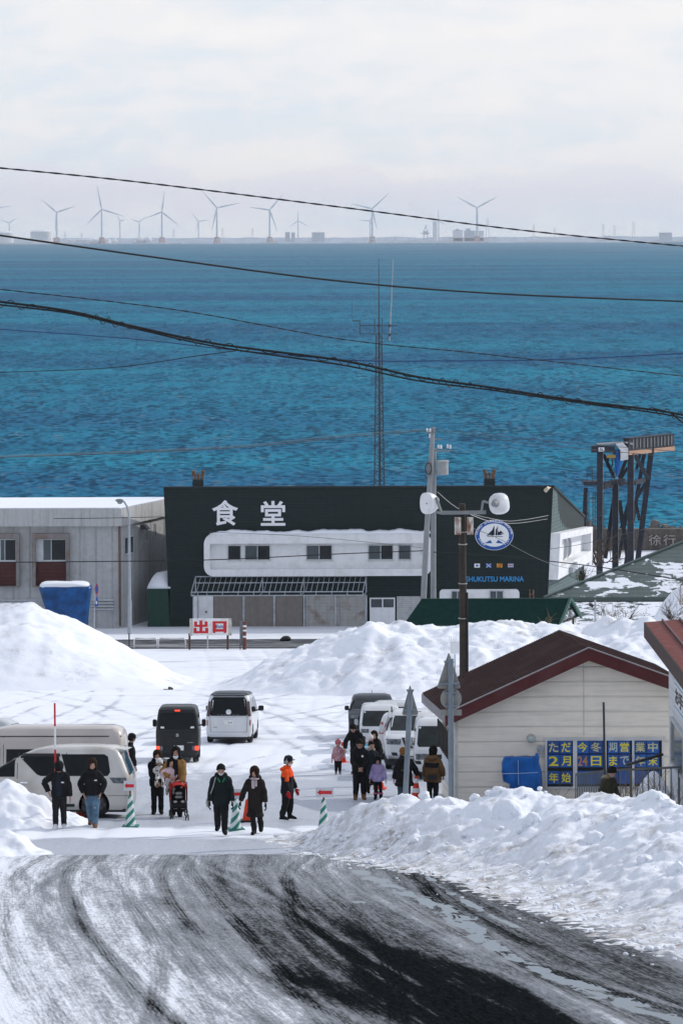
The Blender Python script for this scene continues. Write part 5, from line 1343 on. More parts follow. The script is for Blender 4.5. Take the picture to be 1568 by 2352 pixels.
 for sgn in (-1, 1):
  c.patch('tail_lamp', 'rear', [(1.0, sgn * .70, sgn * .835), (1.1, sgn * .70, sgn * .825), (1.55, sgn * .68, sgn * .77)], mat('smoked_lamp', (.05, .02, .022), .2, coat=.5), .012)
  c.patch('reflector', 'rear', [(.66, sgn * .78, sgn * .82), (.86, sgn * .78, sgn * .82)], M_RLAMP, .012)
  c.patch('side_window', 'side', [(1.06, .35, 1.7), (1.62, .45, 1.7)], M_CARGLASS, .006, sgn); c.patch('side_window', 'side', [(1.06, 1.8, 2.8), (1.62, 1.8, 2.8)], M_CARGLASS, .006, sgn); c.patch('side_window', 'side', [(1.06, 2.9, 3.75), (1.5, 2.9, 3.2)], M_CARGLASS, .006, sgn)
  c.patch('tailgate_seam', 'rear', [(.42, sgn * .665, sgn * .675), (1.0, sgn * .69, sgn * .70)], M_TRIM, .004)
 c.patch('chrome_bar', 'rear', [(.965, -.68, .68), (.995, -.68, .68)], M_CHROME, .016); c.patch('tailgate_seam', 'rear', [(.42, -.66, .66), (.43, -.66, .66)], M_TRIM, .004)
 x = c.end(0, 1.16, False)
 q = MB(); q.lathe([(.085, -.012), (.10, 0), (.085, .012), (.07, 0)], (x - .02, 0, 1.16), 20, Matrix.Rotation(PI / 2, 3, 'Y')); q.box(x - .03, x - .012, -.11, .11, 1.145, 1.175); q.build('emblem', M_CHROME, c.root, smooth=True)
 text_mesh('lettering', 'S E R E N A', .1, M_CHROME, c.root, (c.end(0, 1.05, False) - .016, 0, 1.055), (PI / 2, 0, -PI / 2), ext=.003, fit=(.80, .04))
 c.plate(False, .78, '29'); text_mesh('lettering', 'ePOWER', .1, M_CHROME, c.root, (c.end(.5, .62, False) - .012, .5, .60), (PI / 2, 0, -PI / 2), ext=.002, fit=(.14, .04))
 c.mirror(3.35, 1.12, M_TRIM, .16, (.1, .24, .17)); q = MB(); q.prism([(.10, 1.78), (.6, 1.85), (.6, 1.80), (.25, 1.74)], 'y', -.6, .6); q.build('roof_spoiler', P_NAVY, c.root, bevel=.02)
 # --- the row of cars facing the camera by the house
 grp = 'cars waiting in the row beside the cream house'
 def front(c, hl, grille, ws, mir=None, mirm=None, paint_=None, fog=True, plate=.5):
  c.patch('windscreen', 'front', ws, M_SCREEN)
  for sgn in (-1, 1):
   c.patch('headlamp', 'front', [(z, sgn * a, sgn * b) for z, a, b in hl], M_HLAMP, .012)
   if fog: c.patch('fog_lamp', 'front', [(fog if fog is not True else .48, sgn * .52, sgn * .70), ((fog if fog is not True else .48) + .1, sgn * .56, sgn * .74)], M_TRIM, .012)
  c.patch('grille', 'front', grille, M_TRIM, .014)
  if plate: c.plate(True, plate)
  if mir: c.mirror(*mir)
 def place(u_left, d, w2):
  x = W(u_left, 1700, d).x + w2; return x
 D1 = [(.28, .1, 4.35, .84), (.45, 0, 4.52, .90), (.9, 0, 4.5, .92), (1.0, .02, 4.3, .90), (1.08, .05, 3.2, .88), (1.45, .3, 2.55, .76), (1.56, .5, 2.35, .70), (1.62, .9, 2.0, .52)]
 c = Car('parked_suv', 'black suv with roof antenna, farthest left of the row by the house', 'car', D1, P_NAVY, (place(799, 131, .93), 135.5, gz(135.5)), down, .25, .14, (.85, 3.65), .34, grp)
 front(c, [(.82, .56, .85), (.93, .52, .88)], [(.58, -.45, .45), (.9, -.52, .52)], [(1.07, -.74, .74), (1.2, -.74, .74), (1.47, -.64, .64)], (3.05, 1.12, M_TRIM, .17, (.1, .2, .15)))
 q = MB(); q.tube([(1.0, 0, 1.6), (.9, 0, 1.72)], .012, 5); q.build('antenna', M_TRIM, c.root)
 for sgn in (-1, 1): c.patch('side_window', 'side', [(1.08, .7, 3.0), (1.42, .9, 2.5)], M_CARGLASS, .006, sgn)
 KW = [(.24, .06, 3.3, .66), (.36, 0, 3.37, .72), (.85, .0, 3.38, .737), (.95, .01, 3.15, .735), (1.0, .015, 2.95, .73), (1.40, .05, 2.45, .67), (1.5, .12, 2.3, .64), (1.56, .4, 2.0, .5)]
 c = Car('parked_car', 'silver car with only its rounded roof and dark windscreen showing behind the white suv', 'car', KW, P_SILV, (place(856, 127, .75), 130.4, gz(130.4)), down, .2, .1, (.55, 2.8), .28, grp)
 front(c, [(.72, .45, .68), (.84, .42, .70)], [(.55, -.35, .35), (.75, -.4, .4)], [(.99, -.64, .64), (1.1, -.65, .65), (1.40, -.58, .58)])
 KX = [(z * .95 if z > .5 else z, a, b, w) for z, a, b, w in K]; KX = [(z * .87 if z > .5 else z, a, b, w) for z, a, b, w in K]
 c = Car('parked_car', 'boxy pale blue white car between black suv and red lamped car', 'car', KX, P_WHITE, (place(826, 123.4, .74), 126.8, gz(126.8)), down, .13, .05, (.55, 2.85), .28, grp)
 front(c, [(.70, .42, .70), (.84, .42, .70)], [(.55, -.36, .36), (.66, -.36, .36)], [(.93, -.63, .63), (1.0, -.66, .66), (1.45, -.60, .60)], (2.75, 1.02, P_SILV, .14, (.09, .16, .2)))
 H4 = [(.24, .06, 3.5, .72), (.36, 0, 3.58, .80), (.85, .01, 3.58, .825), (.95, .03, 3.2, .82), (1.05, .06, 3.0, .80), (1.42, .2, 2.4, .71), (1.52, .34, 2.2, .66), (1.58, .7, 1.8, .5)]
 c = Car('parked_car', 'white hatchback parked tail first, with a tall red lamp at its corner', 'car', H4, P_WHITE, (place(867, 119.2, .83), 119.2, gz(119.2)), up - math.radians(4), .2, .07, (.7, 2.9), .3, grp)
 c.patch('rear_window', 'rear', [(1.02, -.6, .6), (1.4, -.54, .54)], M_CARGLASS)
 for sgn in (-1, 1):
  c.patch('tail_lamp', 'rear', [(.9, sgn * .60, sgn * .80), (.98, sgn * .62, sgn * .80), (1.30, sgn * .66, sgn * .73)], M_RLAMP, .012); c.patch('reflector', 'rear', [(.45, sgn * .72, sgn * .76), (.66, sgn * .72, sgn * .76)], M_RLAMP, .012)
  c.patch('side_window', 'side', [(1.02, .5, 2.8), (1.38, .6, 2.3)], M_CARGLASS, .006, sgn)
 PR = [(.34, .12, 4.55, .86), (.5, 0, 4.74, .93), (.98, 0, 4.74, .94), (1.1, .02, 4.58, .92), (1.17, .05, 3.9, .91), (1.22, .06, 3.4, .90), (1.66, .22, 2.72, .79), (1.77, .32, 2.5, .74), (1.83, .6, 2.2, .58)]
 c = Car('parked_suv', 'big white suv with chrome barred grille and roof rails facing the camera', 'car', PR, P_WHITE, (place(884, 114, .94), 118.7, gz(118.7)), down, .26, .12, (.9, 3.75), .38, grp)
 front(c, [(.84, .44, .88), (.92, .42, .91), (1.02, .42, .92)], [(.72, -.26, .26), (.80, -.30, .30), (1.06, -.40, .40)], [(1.22, -.74, .74), (1.35, -.75, .75), (1.68, -.68, .68)], (3.2, 1.25, P_WHITE, .17, (.1, .17, .24)), plate=.56)
 for k in range(6): c.patch('grille_bar', 'front', [(.76, -.27 + k * .1, -.23 + k * .1), (1.03, -.30 + k * .108, -.25 + k * .108)], M_CHROME, .028, n=2)
 c.patch('air_intake', 'front', [(.44, -.46, .46), (.52, -.46, .46)], M_TRIM, .014)
 c.patch('bonnet_scoop', 'front', [(1.79, -.3, .3), (1.805, -.3, .3)], M_CARGLASS, .006)
 for sgn in (-1, 1):
  q = MB(); q.tube([(.7, sgn * .66, 1.80), (.8, sgn * .67, 1.88), (2.1, sgn * .68, 1.88), (2.3, sgn * .69, 1.80)], .025, 6); q.build('roof_rail', M_TRIM, c.root)
  c.patch('side_window', 'side', [(1.22, .5, 3.2), (1.62, .7, 2.7)], M_CARGLASS, .006, sgn)
 KV = [(z * .99, a, b, w) for z, a, b, w in K]
 c = Car('small_van', 'white boxy small van facing the camera, half hidden by the cream house corner', 'van', KV, P_WHITE, (place(952, 109.6, .74), 113.0, gz(113.0)), down, .13, .05, (.55, 2.85), .28, grp)
 front(c, [(.62, .36, .70), (.80, .34, .72)], [(.64, -.3, .3), (.78, -.32, .32)], [(1.02, -.62, .62), (1.1, -.66, .66), (1.64, -.60, .60)], (2.75, 1.12, P_SILV, .14, (.09, .16, .22)))
 for sgn in (-1, 1): c.patch('side_window', 'side', [(1.05, 1.5, 2.95), (1.55, 1.5, 2.7)], M_CARGLASS, .006, sgn)
vehicles()
# ------------------------------------------------------------------ people
def mesh_from(mb, voxel, smooth=3):
 """one continuous surface grown over the collected shapes"""
 o = mb.build('tmp', M_BLACK, None, fixn=True)
 md = o.modifiers.new('r', 'REMESH'); md.mode = 'VOXEL'; md.voxel_size = voxel; md.adaptivity = 0
 ms = o.modifiers.new('s', 'SMOOTH'); ms.factor = .5; ms.iterations = smooth
 me = bpy.data.meshes.new_from_object(o.evaluated_get(bpy.context.evaluated_depsgraph_get()))
 bpy.data.objects.remove(o)
 return me
def coords(me):
 co = np.empty(len(me.vertices) * 3); me.vertices.foreach_get('co', co); return co.reshape(-1, 3)
def push(me, amount):
 no = np.empty(len(me.vertices) * 3); me.vertices.foreach_get('normal', no)
 me.vertices.foreach_set('co', (coords(me) + no.reshape(-1, 3) * amount[:, None]).ravel()); me.update()
def from_mesh(me):
 b = MB(); b.v = [tuple(v.co) for v in me.vertices]; b.f = [list(p.vertices) for p in me.polygons]; b.mi = [0] * len(b.f); return b
def link_mesh(name, me, m, parent):
 me.materials.clear(); me.materials.append(m); me.name = name
 me.polygons.foreach_set('use_smooth', [True] * len(me.polygons))
 o = bpy.data.objects.new(name, me); COL.objects.link(o); o.parent = parent; return o
def loft(b, cs, rx, ry, xd=Vector((1, 0, 0)), n=18, pw=2.4):
 """closed superelliptic rings along a path"""
 rings = []
 for i, c in enumerate(cs):
  d = (cs[min(i + 1, len(cs) - 1)] - cs[max(i - 1, 0)]).normalized(); y = d.cross(xd).normalized(); x = y.cross(d).normalized()
  r = []
  for k in range(n):
   a = 2 * PI * k / n; ca, sa = math.cos(a), math.sin(a)
   r.append(c + x * rx[i] * math.copysign(abs(ca) ** (2 / pw), ca) + y * ry[i] * math.copysign(abs(sa) ** (2 / pw), sa))
  rings.append(r)
 b.rings(rings); return b
def smooth_path(ks, per=6):
 """resample keyed rows (Vector, value, value ...) smoothly"""
 out = []
 for i in range(len(ks) - 1):
  p0, p1, p2, p3 = ks[max(i - 1, 0)], ks[i], ks[i + 1], ks[min(i + 2, len(ks) - 1)]
  for k in range(per):
   t = k / per
   f = lambda a, b_, c, d: b_ + (c - a) * (.5 * t) + (a * 2.5 * -1 * 0 + (a - b_ * 2.5 + c * 2 - d * .5)) * (t * t) + ((b_ - c) * 1.5 + (d - a) * .5) * (t ** 3)
   out.append(tuple(f(p0[j], p1[j], p2[j], p3[j]) for j in range(len(p1))))
 out.append(ks[-1]); return out
def ik(S, Hd, l1, l2, hint):
 v = Hd - S; L = v.length
 if L > (l1 + l2) * .995: Hd = S + v.normalized() * (l1 + l2) * .995; v = Hd - S; L = v.length
 a = (l1 * l1 - l2 * l2 + L * L) / (2 * L); hh = math.sqrt(max(0, l1 * l1 - a * a)); n = v.normalized()
 h = hint - n * hint.dot(n); h = h.normalized() if h.length > 1e-5 else Vector((0, 1, 0))
 return S + n * a + h * hh, Hd
SKIN = mat('skin', (0.42, 0.25, 0.18), .55, var=.06, vscale=12)
HAIR_B = mat('black_hair', (0.009, 0.008, 0.007), .8, spec=.1, var=.4, vscale=25); HAIR_D = mat('dark_brown_hair', (0.026, 0.014, 0.009), .8, spec=.1, var=.4, vscale=25)
EYE = mat('eye_dark', (0.012, 0.01, 0.01), .3); LIP = mat('lip', (0.30, 0.10, 0.09), .5)
MASK = mat('white_mask', (0.76, 0.77, 0.79), .8, var=.03)
cloth = lambda n, c, **k: mat(n, c, k.pop('rough', .8), var=k.pop('var', .2), vscale=k.pop('vscale', 8), bump=k.pop('bump', .25), bscale=60, spec=.15, **k)
BLACKC = cloth('black_puffer', (0.010, 0.010, 0.0115)); BLACKT = cloth('black_trousers', (0.009, 0.009, 0.010)); CHARC = cloth('charcoal_trousers', (0.016, 0.016, 0.017)); NAVYC = cloth('navy_knit', (0.013, 0.019, 0.028))
JEAN = cloth('blue_jeans', (0.075, 0.135, 0.20), var=.35, vscale=5, dirt=(0.18, 0.26, 0.33), dirt_amt=.6, dscale=6, dz=.5); LEATH = cloth('tan_leather', (0.16, 0.075, 0.04)); WSHOE = cloth('white_shoe', (0.62, 0.63, 0.65)); DSHOE = cloth('dark_shoe', (0.010, 0.010, 0.011))
DKGRN = cloth('dark_green_black', (0.009, 0.014, 0.015)); GREEN = cloth('green_lining', (0.012, 0.16, 0.075)); DKBRN = cloth('dark_brown_down', (0.017, 0.013, 0.012)); SCARF = cloth('pale_pink_scarf', (0.50, 0.42, 0.44)); ORANGE = cloth('orange_shell', (0.72, 0.075, 0.012)); REDG = cloth('red_glove', (0.45, 0.02, 0.03))
TANC = cloth('tan_coat', (0.25, 0.13, 0.04)); OLIVE = cloth('olive_trousers', (0.035, 0.033, 0.02)); LILAC = cloth('lilac_down', (0.36, 0.29, 0.50)); PINKB = cloth('pink_boot', (0.55, 0.14, 0.25)); PINKF = cloth('pale_pink_fleece', (0.52, 0.38, 0.41)); GREYK = cloth('grey_hat', (0.28, 0.28, 0.28)); WHITEK = cloth('white_knit', (0.62, 0.61, 0.60)); BROWNJ = cloth('brown_jacket', (0.105, 0.060, 0.026)); BROWNB = cloth('tan_beanie', (0.20, 0.09, 0.025)); GREYJ = cloth('grey_blue_jeans', (0.05, 0.07, 0.085))
def dots_mat(name, base, dot, scale, size):
 m, nt, b = nodes_of(name); T = NT(nt); b.inputs['Roughness'].default_value = .85
 n = nt.nodes.new('ShaderNodeTexVoronoi'); n.inputs['Scale'].default_value = scale; n.inputs['Randomness'].default_value = .7
 tc = nt.nodes.new('ShaderNodeTexCoord'); nt.links.new(tc.outputs['Object'], n.inputs['Vector'])
 nt.links.new(T.mix(T.rng(n.outputs['Distance'], size, size + .08), dot, base), b.inputs['Base Color']); return m
def stripe_mat(name, a, b_, scale, axis=0):
 m, nt, b = nodes_of(name); T = NT(nt); b.inputs['Roughness'].default_value = .85
 tc = nt.nodes.new('ShaderNodeTexCoord'); sp = nt.nodes.new('ShaderNodeSeparateXYZ'); nt.links.new(tc.outputs['Object'], sp.inputs[0])
 nz = T.noise(T.coord((7, 7, 7)), 2)
 f = T.math('FRACT', T.math('ADD', T.math('MULTIPLY', sp.outputs[axis], scale), T.math('MULTIPLY', nz, .5)))
 nt.links.new(T.mix(T.rng(T.math('ABSOLUTE', T.math('SUBTRACT', f, .5)), .2, .28), a, b_), b.inputs['Base Color']); return m
DALM = dots_mat('spotted_suit', (0.70, 0.69, 0.67), (0.03, 0.02, 0.025), 13, .26)
PINKP = dots_mat('pink_patterned_suit', (0.36, 0.12, 0.15), (0.55, 0.42, 0.44), 34, .4)
BLUEP = stripe_mat('turquoise_wave_jacket', (0.10, 0.42, 0.58), (0.42, 0.62, 0.70), 9, 2); STRP = stripe_mat('striped_leggings', (0.10, 0.09, 0.10), (0.55, 0.52, 0.52), 26, 0)

def person(label, at, h, face=0.0, lean=0.0, head=(0, 0, 0), arms=None, feet=None, knee=.0, top=None, top_hem=.47, puff=1.0, quilt=0.0, legs=None, leg_w=1.0, shoes=None, boot=.0, hair='short', hairm=None, mask=False, hood=False, gloves=None, kid=1.0, skirt=False, open_front=None, width=1.0, features=True, hips=None, group=None, name='person', hunch=0.0, cuff=None, top2=None):
 """a clothed figure; lengths are fractions of the height h. Local frame: facing -y, x to the viewer's right when face = 0.
 arms: two hand positions (left of view, right of view), each (x, y, z, elbow hint); feet: two (x, y, lift)"""
 root = thing(name, label, 'person', at, face, group)
 V = lambda x, y, z: Vector((x, y, z)) * h
 R = Matrix.Rotation(lean, 3, 'X'); ks = 1 + (kid - 1) * .35
 P = V(*(hips or (0, 0, .505)))
 T = lambda x, y, z: P + R @ (V(x * width, y, z))                     # torso space, z from the pelvis
 feet = feet or ((-.06, 0, 0), (.06, 0, 0)); SH = .088
 S = [T(-SH, 0, .288), T(SH, 0, .288)]
 arms = arms or ((-.17, -.04, .44, (-.5, .6, 0)), (.17, -.04, .44, (.5, .6, 0)))
 hp = []
 for i in (0, 1):
  hx, hy, hz, hint = arms[i]
  hp.append(ik(S[i], V(hx, hy, hz), .175 * h, .16 * h, Vector(hint)))
 hs = .066 * h * kid * (1 if kid == 1 else 1)
 neck = T(0, 0, .345); HR = Matrix.Rotation(lean * .4, 3, 'X') @ Matrix.Rotation(head[0], 3, 'Z') @ Matrix.Rotation(head[1], 3, 'X') @ Matrix.Rotation(head[2], 3, 'Y')
 hc = neck + R @ V(0, -.012 - hunch, .03) + HR @ Vector((0, -.12, 1.0)) * hs
 HP = lambda x, y, z: hc + HR @ (Vector((x, y, z)) * hs)
 # ---------------- body: one surface
 b = MB()
 rows = smooth_path([(T(0, .004, -.05), .07, .055), (T(0, .004, .0), .085, .06), (T(0, 0, .09), .072, .05), (T(0, 0, .2), .088, .06), (T(0, .005, .29), .092, .05), (T(0, .005, .325), .05, .035)], 3)
 rows = [(r[0], r[1] * h, r[2] * h) for r in rows]; loft(b, [r[0] for r in rows], [r[1] for r in rows], [r[2] for r in rows])
 b.tube([T(0, .004, .31), hc + HR @ Vector((0, .1, -.4)) * hs], [.033 * h, .030 * h], 12)
 LJ = []
 for i in (0, 1):
  fx, fy, lift = feet[i]; sx = -1 if i == 0 else 1
  hip = P + V(sx * .045, 0, -.02); ank = V(fx, fy + .012, .045 + lift)
  k, ank2 = ik(hip, ank, .221 * h, .219 * h, Vector((sx * .15 + fx, -1, 0)))
  ank = ank2; LJ.append((hip, k, ank))
  b.tube([hip, hip.lerp(k, .5), k, k.lerp(ank, .4), ank], [.052 * h, .045 * h, .033 * h, .033 * h, .022 * h], 12)
  b.ellip(ank + V(0, -.035, -.028), (.022 * h, .062 * h, .018 * h), 10, 6)
  e, hd = hp[i]
  b.tube([S[i], S[i].lerp(e, .5), e, e.lerp(hd, .4), hd], [.030 * h, .026 * h, .021 * h, .020 * h, .014 * h], 10)
 b.ellip(HP(0, .08, .12), (.92 * hs, 1.08 * hs, 1.02 * hs), 18, 14, HR)
 rr = []
 for z, rx, ry, y in ((-1.08, .28, .3, -.42), (-.95, .48, .5, -.36), (-.6, .68, .72, -.22), (-.2, .80, .86, -.08), (.2, .84, .9, 0)):
  rr.append([HP(rx * math.cos(2 * PI * k / 16), y + ry * math.sin(2 * PI * k / 16), z) for k in range(16)])
 b.rings(rr)
 b.ellip(HP(0, -1.0, -.32), (.15 * hs, .22 * hs, .24 * hs), 8, 6, HR)
 for s_ in (-1, 1): b.ellip(HP(s_ * .93, .1, -.12), (.10 * hs, .2 * hs, .27 * hs), 8, 6, HR)
 me = mesh_from(b, max(.0075, .0052 * h), 2)
 B = from_mesh(me); bpy.data.meshes.remove(me)
 for i in (0, 1):
  e, hd = hp[i]; d = (hd - e).normalized(); sx = -1 if i == 0 else 1
  inn = Vector((-sx, 0, 0)); side = d.cross(inn); side = side.normalized() if side.length > .1 else Vector((0, -1, 0)); pn_ = side.cross(d).normalized()
  B.cur = 3 if gloves else 0; g = 1.25 if gloves else 1.0; u = h * g * (1 + (kid - 1) * .3)
  B.ellip(hd + d * .024 * u, (.025 * u, .013 * u, .030 * u), 10, 6, Matrix((side, pn_, d)).transposed())
  for k in range(4):
   o = (k - 1.5) * .0115 * u; L = (.038, .046, .043, .034)[k] * u; b0 = hd + d * .045 * u + side * o
   B.tube([b0, b0 + d * L * .5 - pn_ * .003 * u, b0 + d * L * .85 + pn_ * .012 * u * 1, b0 + d * L * .95 + pn_ * .022 * u], [.0062 * u, .0058 * u, .0052 * u, .004 * u], 6)
  t0 = hd + d * .012 * u + side * .020 * u * -1; B.tube([t0, t0 - side * .018 * u + d * .014 * u + pn_ * .006 * u, t0 - side * .022 * u + d * .034 * u + pn_ * .012 * u], [.008 * u, .0072 * u, .005 * u], 6)
 if features:
  B.cur = 1
  for s_ in (-1, 1):
   B.ellip(HP(s_ * .36, -.86, .02), (.14 * hs, .07 * hs, .055 * hs), 8, 5, HR); B.ellip(HP(s_ * .37, -.88, .26), (.2 * hs, .06 * hs, .035 * hs), 8, 5, HR)
  B.cur = 2; B.ellip(HP(0, -.93, -.66), (.22 * hs, .07 * hs, .06 * hs), 8, 5, HR)
 B.build('body', [SKIN, EYE, LIP, gloves or SKIN], root, smooth='all')
 # ---------------- trousers
 if legs:
  b = MB(); f = leg_w
  loft(b, [T(0, .004, -.07), T(0, .004, -.02), T(0, .004, .05), T(0, 0, .1)], [.085 * h * f, .10 * h, .096 * h, .085 * h], [.064 * h, .072 * h, .066 * h, .06 * h])
  for hip, k, ank in LJ:
   a2 = ank + V(0, .004, -.012) if not boot else ank + V(0, 0, boot * .7)
   b.tube([hip + V(0, 0, .03), hip.lerp(k, .5), k, k.lerp(ank, .35), k.lerp(ank, .75), a2], [.064 * h * f, .058 * h * f, .047 * h * f, .045 * h * f, .041 * h * f, .038 * h * f], 14)
  me = mesh_from(b, max(.009, .0075 * h), 3)
  co = coords(me); no = fbm(co[:, 0] * 14 / h, (co[:, 2] + co[:, 1]) * 22 / h, 2, 5) * .006 * h
  push(me, no)
  link_mesh('trousers', me, legs, root)
 # ---------------- shoes or boots
 for i, (hip, k, ank) in enumerate(LJ):
  q = MB(); sx = -1 if i == 0 else 1; out = Matrix.Rotation(sx * .12, 3, 'Z'); lift = feet[i][2]
  toe = Matrix.Rotation(-.5 if lift > .03 else 0, 3, 'X')
  c = ank + V(0, 0, -.045)
  pr = [(.042, .022, .010), (.03, .026, .028), (0, .028, .046), (-.035, .027, .036), (-.075, .030, .026), (-.105, .024, .018), (-.118, .012, .010)]
  rings = []
  for y, rx, rz in pr:
   rings.append([c + out @ (toe @ Vector((rx * 1.15 * h * math.cos(2 * PI * t / 12), y * h, max(.001 * h, rz * h * (1 + math.sin(2 * PI * t / 12)))))) for t in range(12)])
  q.rings(rings)
  if boot: q.tube([ank + V(0, 0, -.02), ank + V(0, 0, boot * .5), ank.lerp(k, min(.95, boot / .225))], [.036 * h, .043 * h, .046 * h * (1.15 if cuff else 1)], 12)
  q.build('shoe', shoes or DSHOE, root, smooth=True)
  if cuff:
   q = MB(); c2 = ank.lerp(k, min(.95, boot / .225)); q.lathe([(.035 * h, -.02 * h), (.058 * h, -.015 * h), (.06 * h, .012 * h), (.035 * h, .018 * h)], c2, 14); q.build('boot_cuff', cuff, root, smooth=True)
 # ---------------- coat or jacket with sleeves
 if top:
  b = MB(); w = puff; hem = top_hem - .505
  ky = [(hem, .096 + (.02 if hem < -.1 else 0), .080), (hem + .03, .108 + (.012 if hem < -.1 else 0), .088), (min(hem + .1, .05), .104, .084), (.10, .098, .080), (.2, .102, .083), (.255, .100, .076), (.295, .078, .062), (.325, .054, .050), (.35, .044, .044)]
  rows = smooth_path([(T(0, .0 if z > -.1 else .004, z), a * h * w, c * h * w) for z, a, c in ky], 9)
  fr = []
  for r in rows:
   z = (R.transposed() @ (r[0] - P)).z / h; m_ = 1 + quilt * (abs(math.sin(z * PI / .062)) - .5) if quilt and z < .29 else 1
   fr.append((r[0], r[1] * m_, r[2] * m_))
  loft(b, [r[0] for r in fr], [r[1] for r in fr], [r[2] for r in fr], n=24)
  for i in (0, 1):
   e, hd = hp[i]; S0 = S[i] + R @ V(0, 0, -.012); pts = [S0.lerp(T(0, 0, .31), .45), S0, S0.lerp(e, .5), e, e.lerp(hd, .5), e.lerp(hd, .94)]
   rr_ = [.036, .047, .046, .043, .040, .034]
   rs = smooth_path([(p, q * h * (.35 + .65 * w)) for p, q in zip(pts, rr_)], 8)
   out = [(p, r * (1 + quilt * 1.1 * (abs(math.sin(k * .55)) - .5))) for k, (p, r) in enumerate(rs)]
   b.tube([q[0] for q in out], [q[1] for q in out], 14)
  b.lathe([(.036 * h, -.01 * h), (.062 * h, -.005 * h), (.058 * h, .028 * h), (.04 * h, .034 * h)], T(0, .004, .335), 16, R)
  me = mesh_from(b, max(.009, .0075 * h), 2)
  co = coords(me); push(me, fbm(co[:, 0] * 11 / h, co[:, 2] * 13 / h + 3, 3, 9) * .007 * h)
  jk = link_mesh('jacket', me, top, root)
  if top2:                                                       # second colour: material by height and side
   me.materials.append(top2[0])
   for p_ in me.polygons:
    c = sum((me.vertices[i].co for i in p_.vertices), Vector()) / len(p_.vertices)
    if top2[1](c / h): p_.material_index = 1
  if open_front:
   q = MB(); rows = [(T(0, -.06 * w, z), x) for z, x in ((hem + .03, .028), (.05, .040), (.2, .038), (.29, .030), (.33, .028))]
   g = [[c + R @ V(x * t, -.028 - .006 * (1 - t * t), 0) for t in (-1, -.5, 0, .5, 1)] for c, x in rows]
   q.rings(g, cap=False, closed=False); q.rings([[p + R @ V(0, .03, 0) for p in r] for r in g], cap=False, closed=False)
   q.build('shirt', open_front, root, smooth=True)
  if hood:
   q = MB(); hm = hood if not hood is True else top
   for k in range(1):
    q.lathe([(.030 * h, -.02 * h), (.085 * h, -.022 * h), (.098 * h, .008 * h), (.085 * h, .036 * h), (.05 * h, .04 * h)], T(0, .028, .325), 18, R @ Matrix.Rotation(-.45, 3, 'X'))
   q.build('hood', hm, root, smooth=True)
 # ---------------- hair, hats, mask
 hm = hairm or HAIR_B
 def cap_shell(k, z0, front=-.3, back=-.9, nm='hair', m=None, lower=None):
  q = MB(); rings = []; N = 22
  for j in range(9):
   t = j / 8; ring = []
   for i in range(N):
    a = 2 * PI * i / N; fr_ = (1 + math.cos(a - 1.5 * PI)) / 2                       # 1 at the front
    lo = back + (front - back) * fr_ ** 2.2 if lower is None else lower(a, fr_)
    z = 1.12 - (1.12 - lo) * t; rad = math.sqrt(max(0.0, 1 - max(0, (z) / 1.14) ** 2)) if z > 0 else 1.0 - .08 * min(1, -z)
    rad = max(rad, .02); n_ = 1 + .04 * math.sin(i * 5.1 + j)
    ring.append(HP(k * .97 * rad * n_ * math.cos(a), .08 + k * 1.10 * rad * n_ * math.sin(a), z0 + z * k))
   rings.append(ring)
  q.rings(rings); return q.build(nm, m or hm, root, smooth='all')
 if hair == 'short': cap_shell(1.05, .06, .52, -.55)
 elif hair == 'bob': cap_shell(1.12, .06, lower=lambda a, f: .48 if f > .80 else (-1.25 + .1 * math.sin(a * 7)))
 elif hair == 'long': cap_shell(1.13, .06, lower=lambda a, f: .46 if f > .82 else (-1.9 + .15 * math.sin(a * 5)))
 elif hair in ('cap', 'beanie', 'knit'):
  cap_shell(1.06, .04, .25, -.7)
  hatm = top2_hat = hairm or BLACKC
  if hair == 'cap':
   q = MB(); q.lathe([(1.08 * hs, .0), (1.10 * hs, .35 * hs), (.9 * hs, .85 * hs), (.4 * hs, 1.1 * hs), (.05 * hs, 1.16 * hs)], HP(0, .06, .30), 18, HR); hat = q.build('cap', hatm, root, smooth=True)
   q = MB(); q.prism([(math.cos(a) * .8 * hs, -1.0 * hs - .55 * hs * math.sin(a)) for a in np.linspace(0, PI, 10)], 'z', 0, .06 * hs)
   for j in range(len(q.v)): q.v[j] = tuple(HP(0, 0, .36) + HR @ Vector(q.v[j]))
   q.build('peak', hatm, hat)
  else:
   q = MB(); q.lathe([(1.10 * hs, -.1 * hs), (1.17 * hs, .0), (1.17 * hs, .28 * hs), (1.1 * hs, .30 * hs), (1.02 * hs, .62 * hs), (.7 * hs, 1.0 * hs), (.05 * hs, 1.18 * hs)], HP(0, .08, .22), 18, HR); hat = q.build('knit_hat', hatm, root, smooth=True)
   if hair == 'knit': q = MB(); q.ellip(HP(0, .08, 1.5), (.33 * hs, .33 * hs, .33 * hs), 10, 8); q.build('pompom', hatm, hat, smooth='all')
 elif hair == 'suit_hood':
  cap_shell(1.22, .04, .55, -1.1, 'hood', top)
  for s_ in (-1, 1): q = MB(); q.ellip(HP(s_ * .85, 0, 1.05), (.3 * hs, .18 * hs, .34 * hs), 8, 6, HR); q.build('hood_ear', top, root, smooth='all')
 if mask:
  q = MB(); rings = []; low = -.25 if mask is True else mask
  for z, w_, y in ((low, .72, -.70), (low - .25, .74, -.95), (low - .55, .66, -.98), (low - .85, .42, -.80)):
   rings.append([HP(w_ * math.sin(t), .06 + (y - .06) * math.cos(t), z) for t in np.linspace(-1.25, 1.25, 11)])
  q.rings(rings, cap=False, closed=False)
  q.rings([[p + HR @ Vector((0, .05 * hs, 0)) for p in r] for r in rings], cap=False, closed=False)
  q.build('face_mask', MASK, root, smooth='all')
 root['_'] = 0; del root['_']
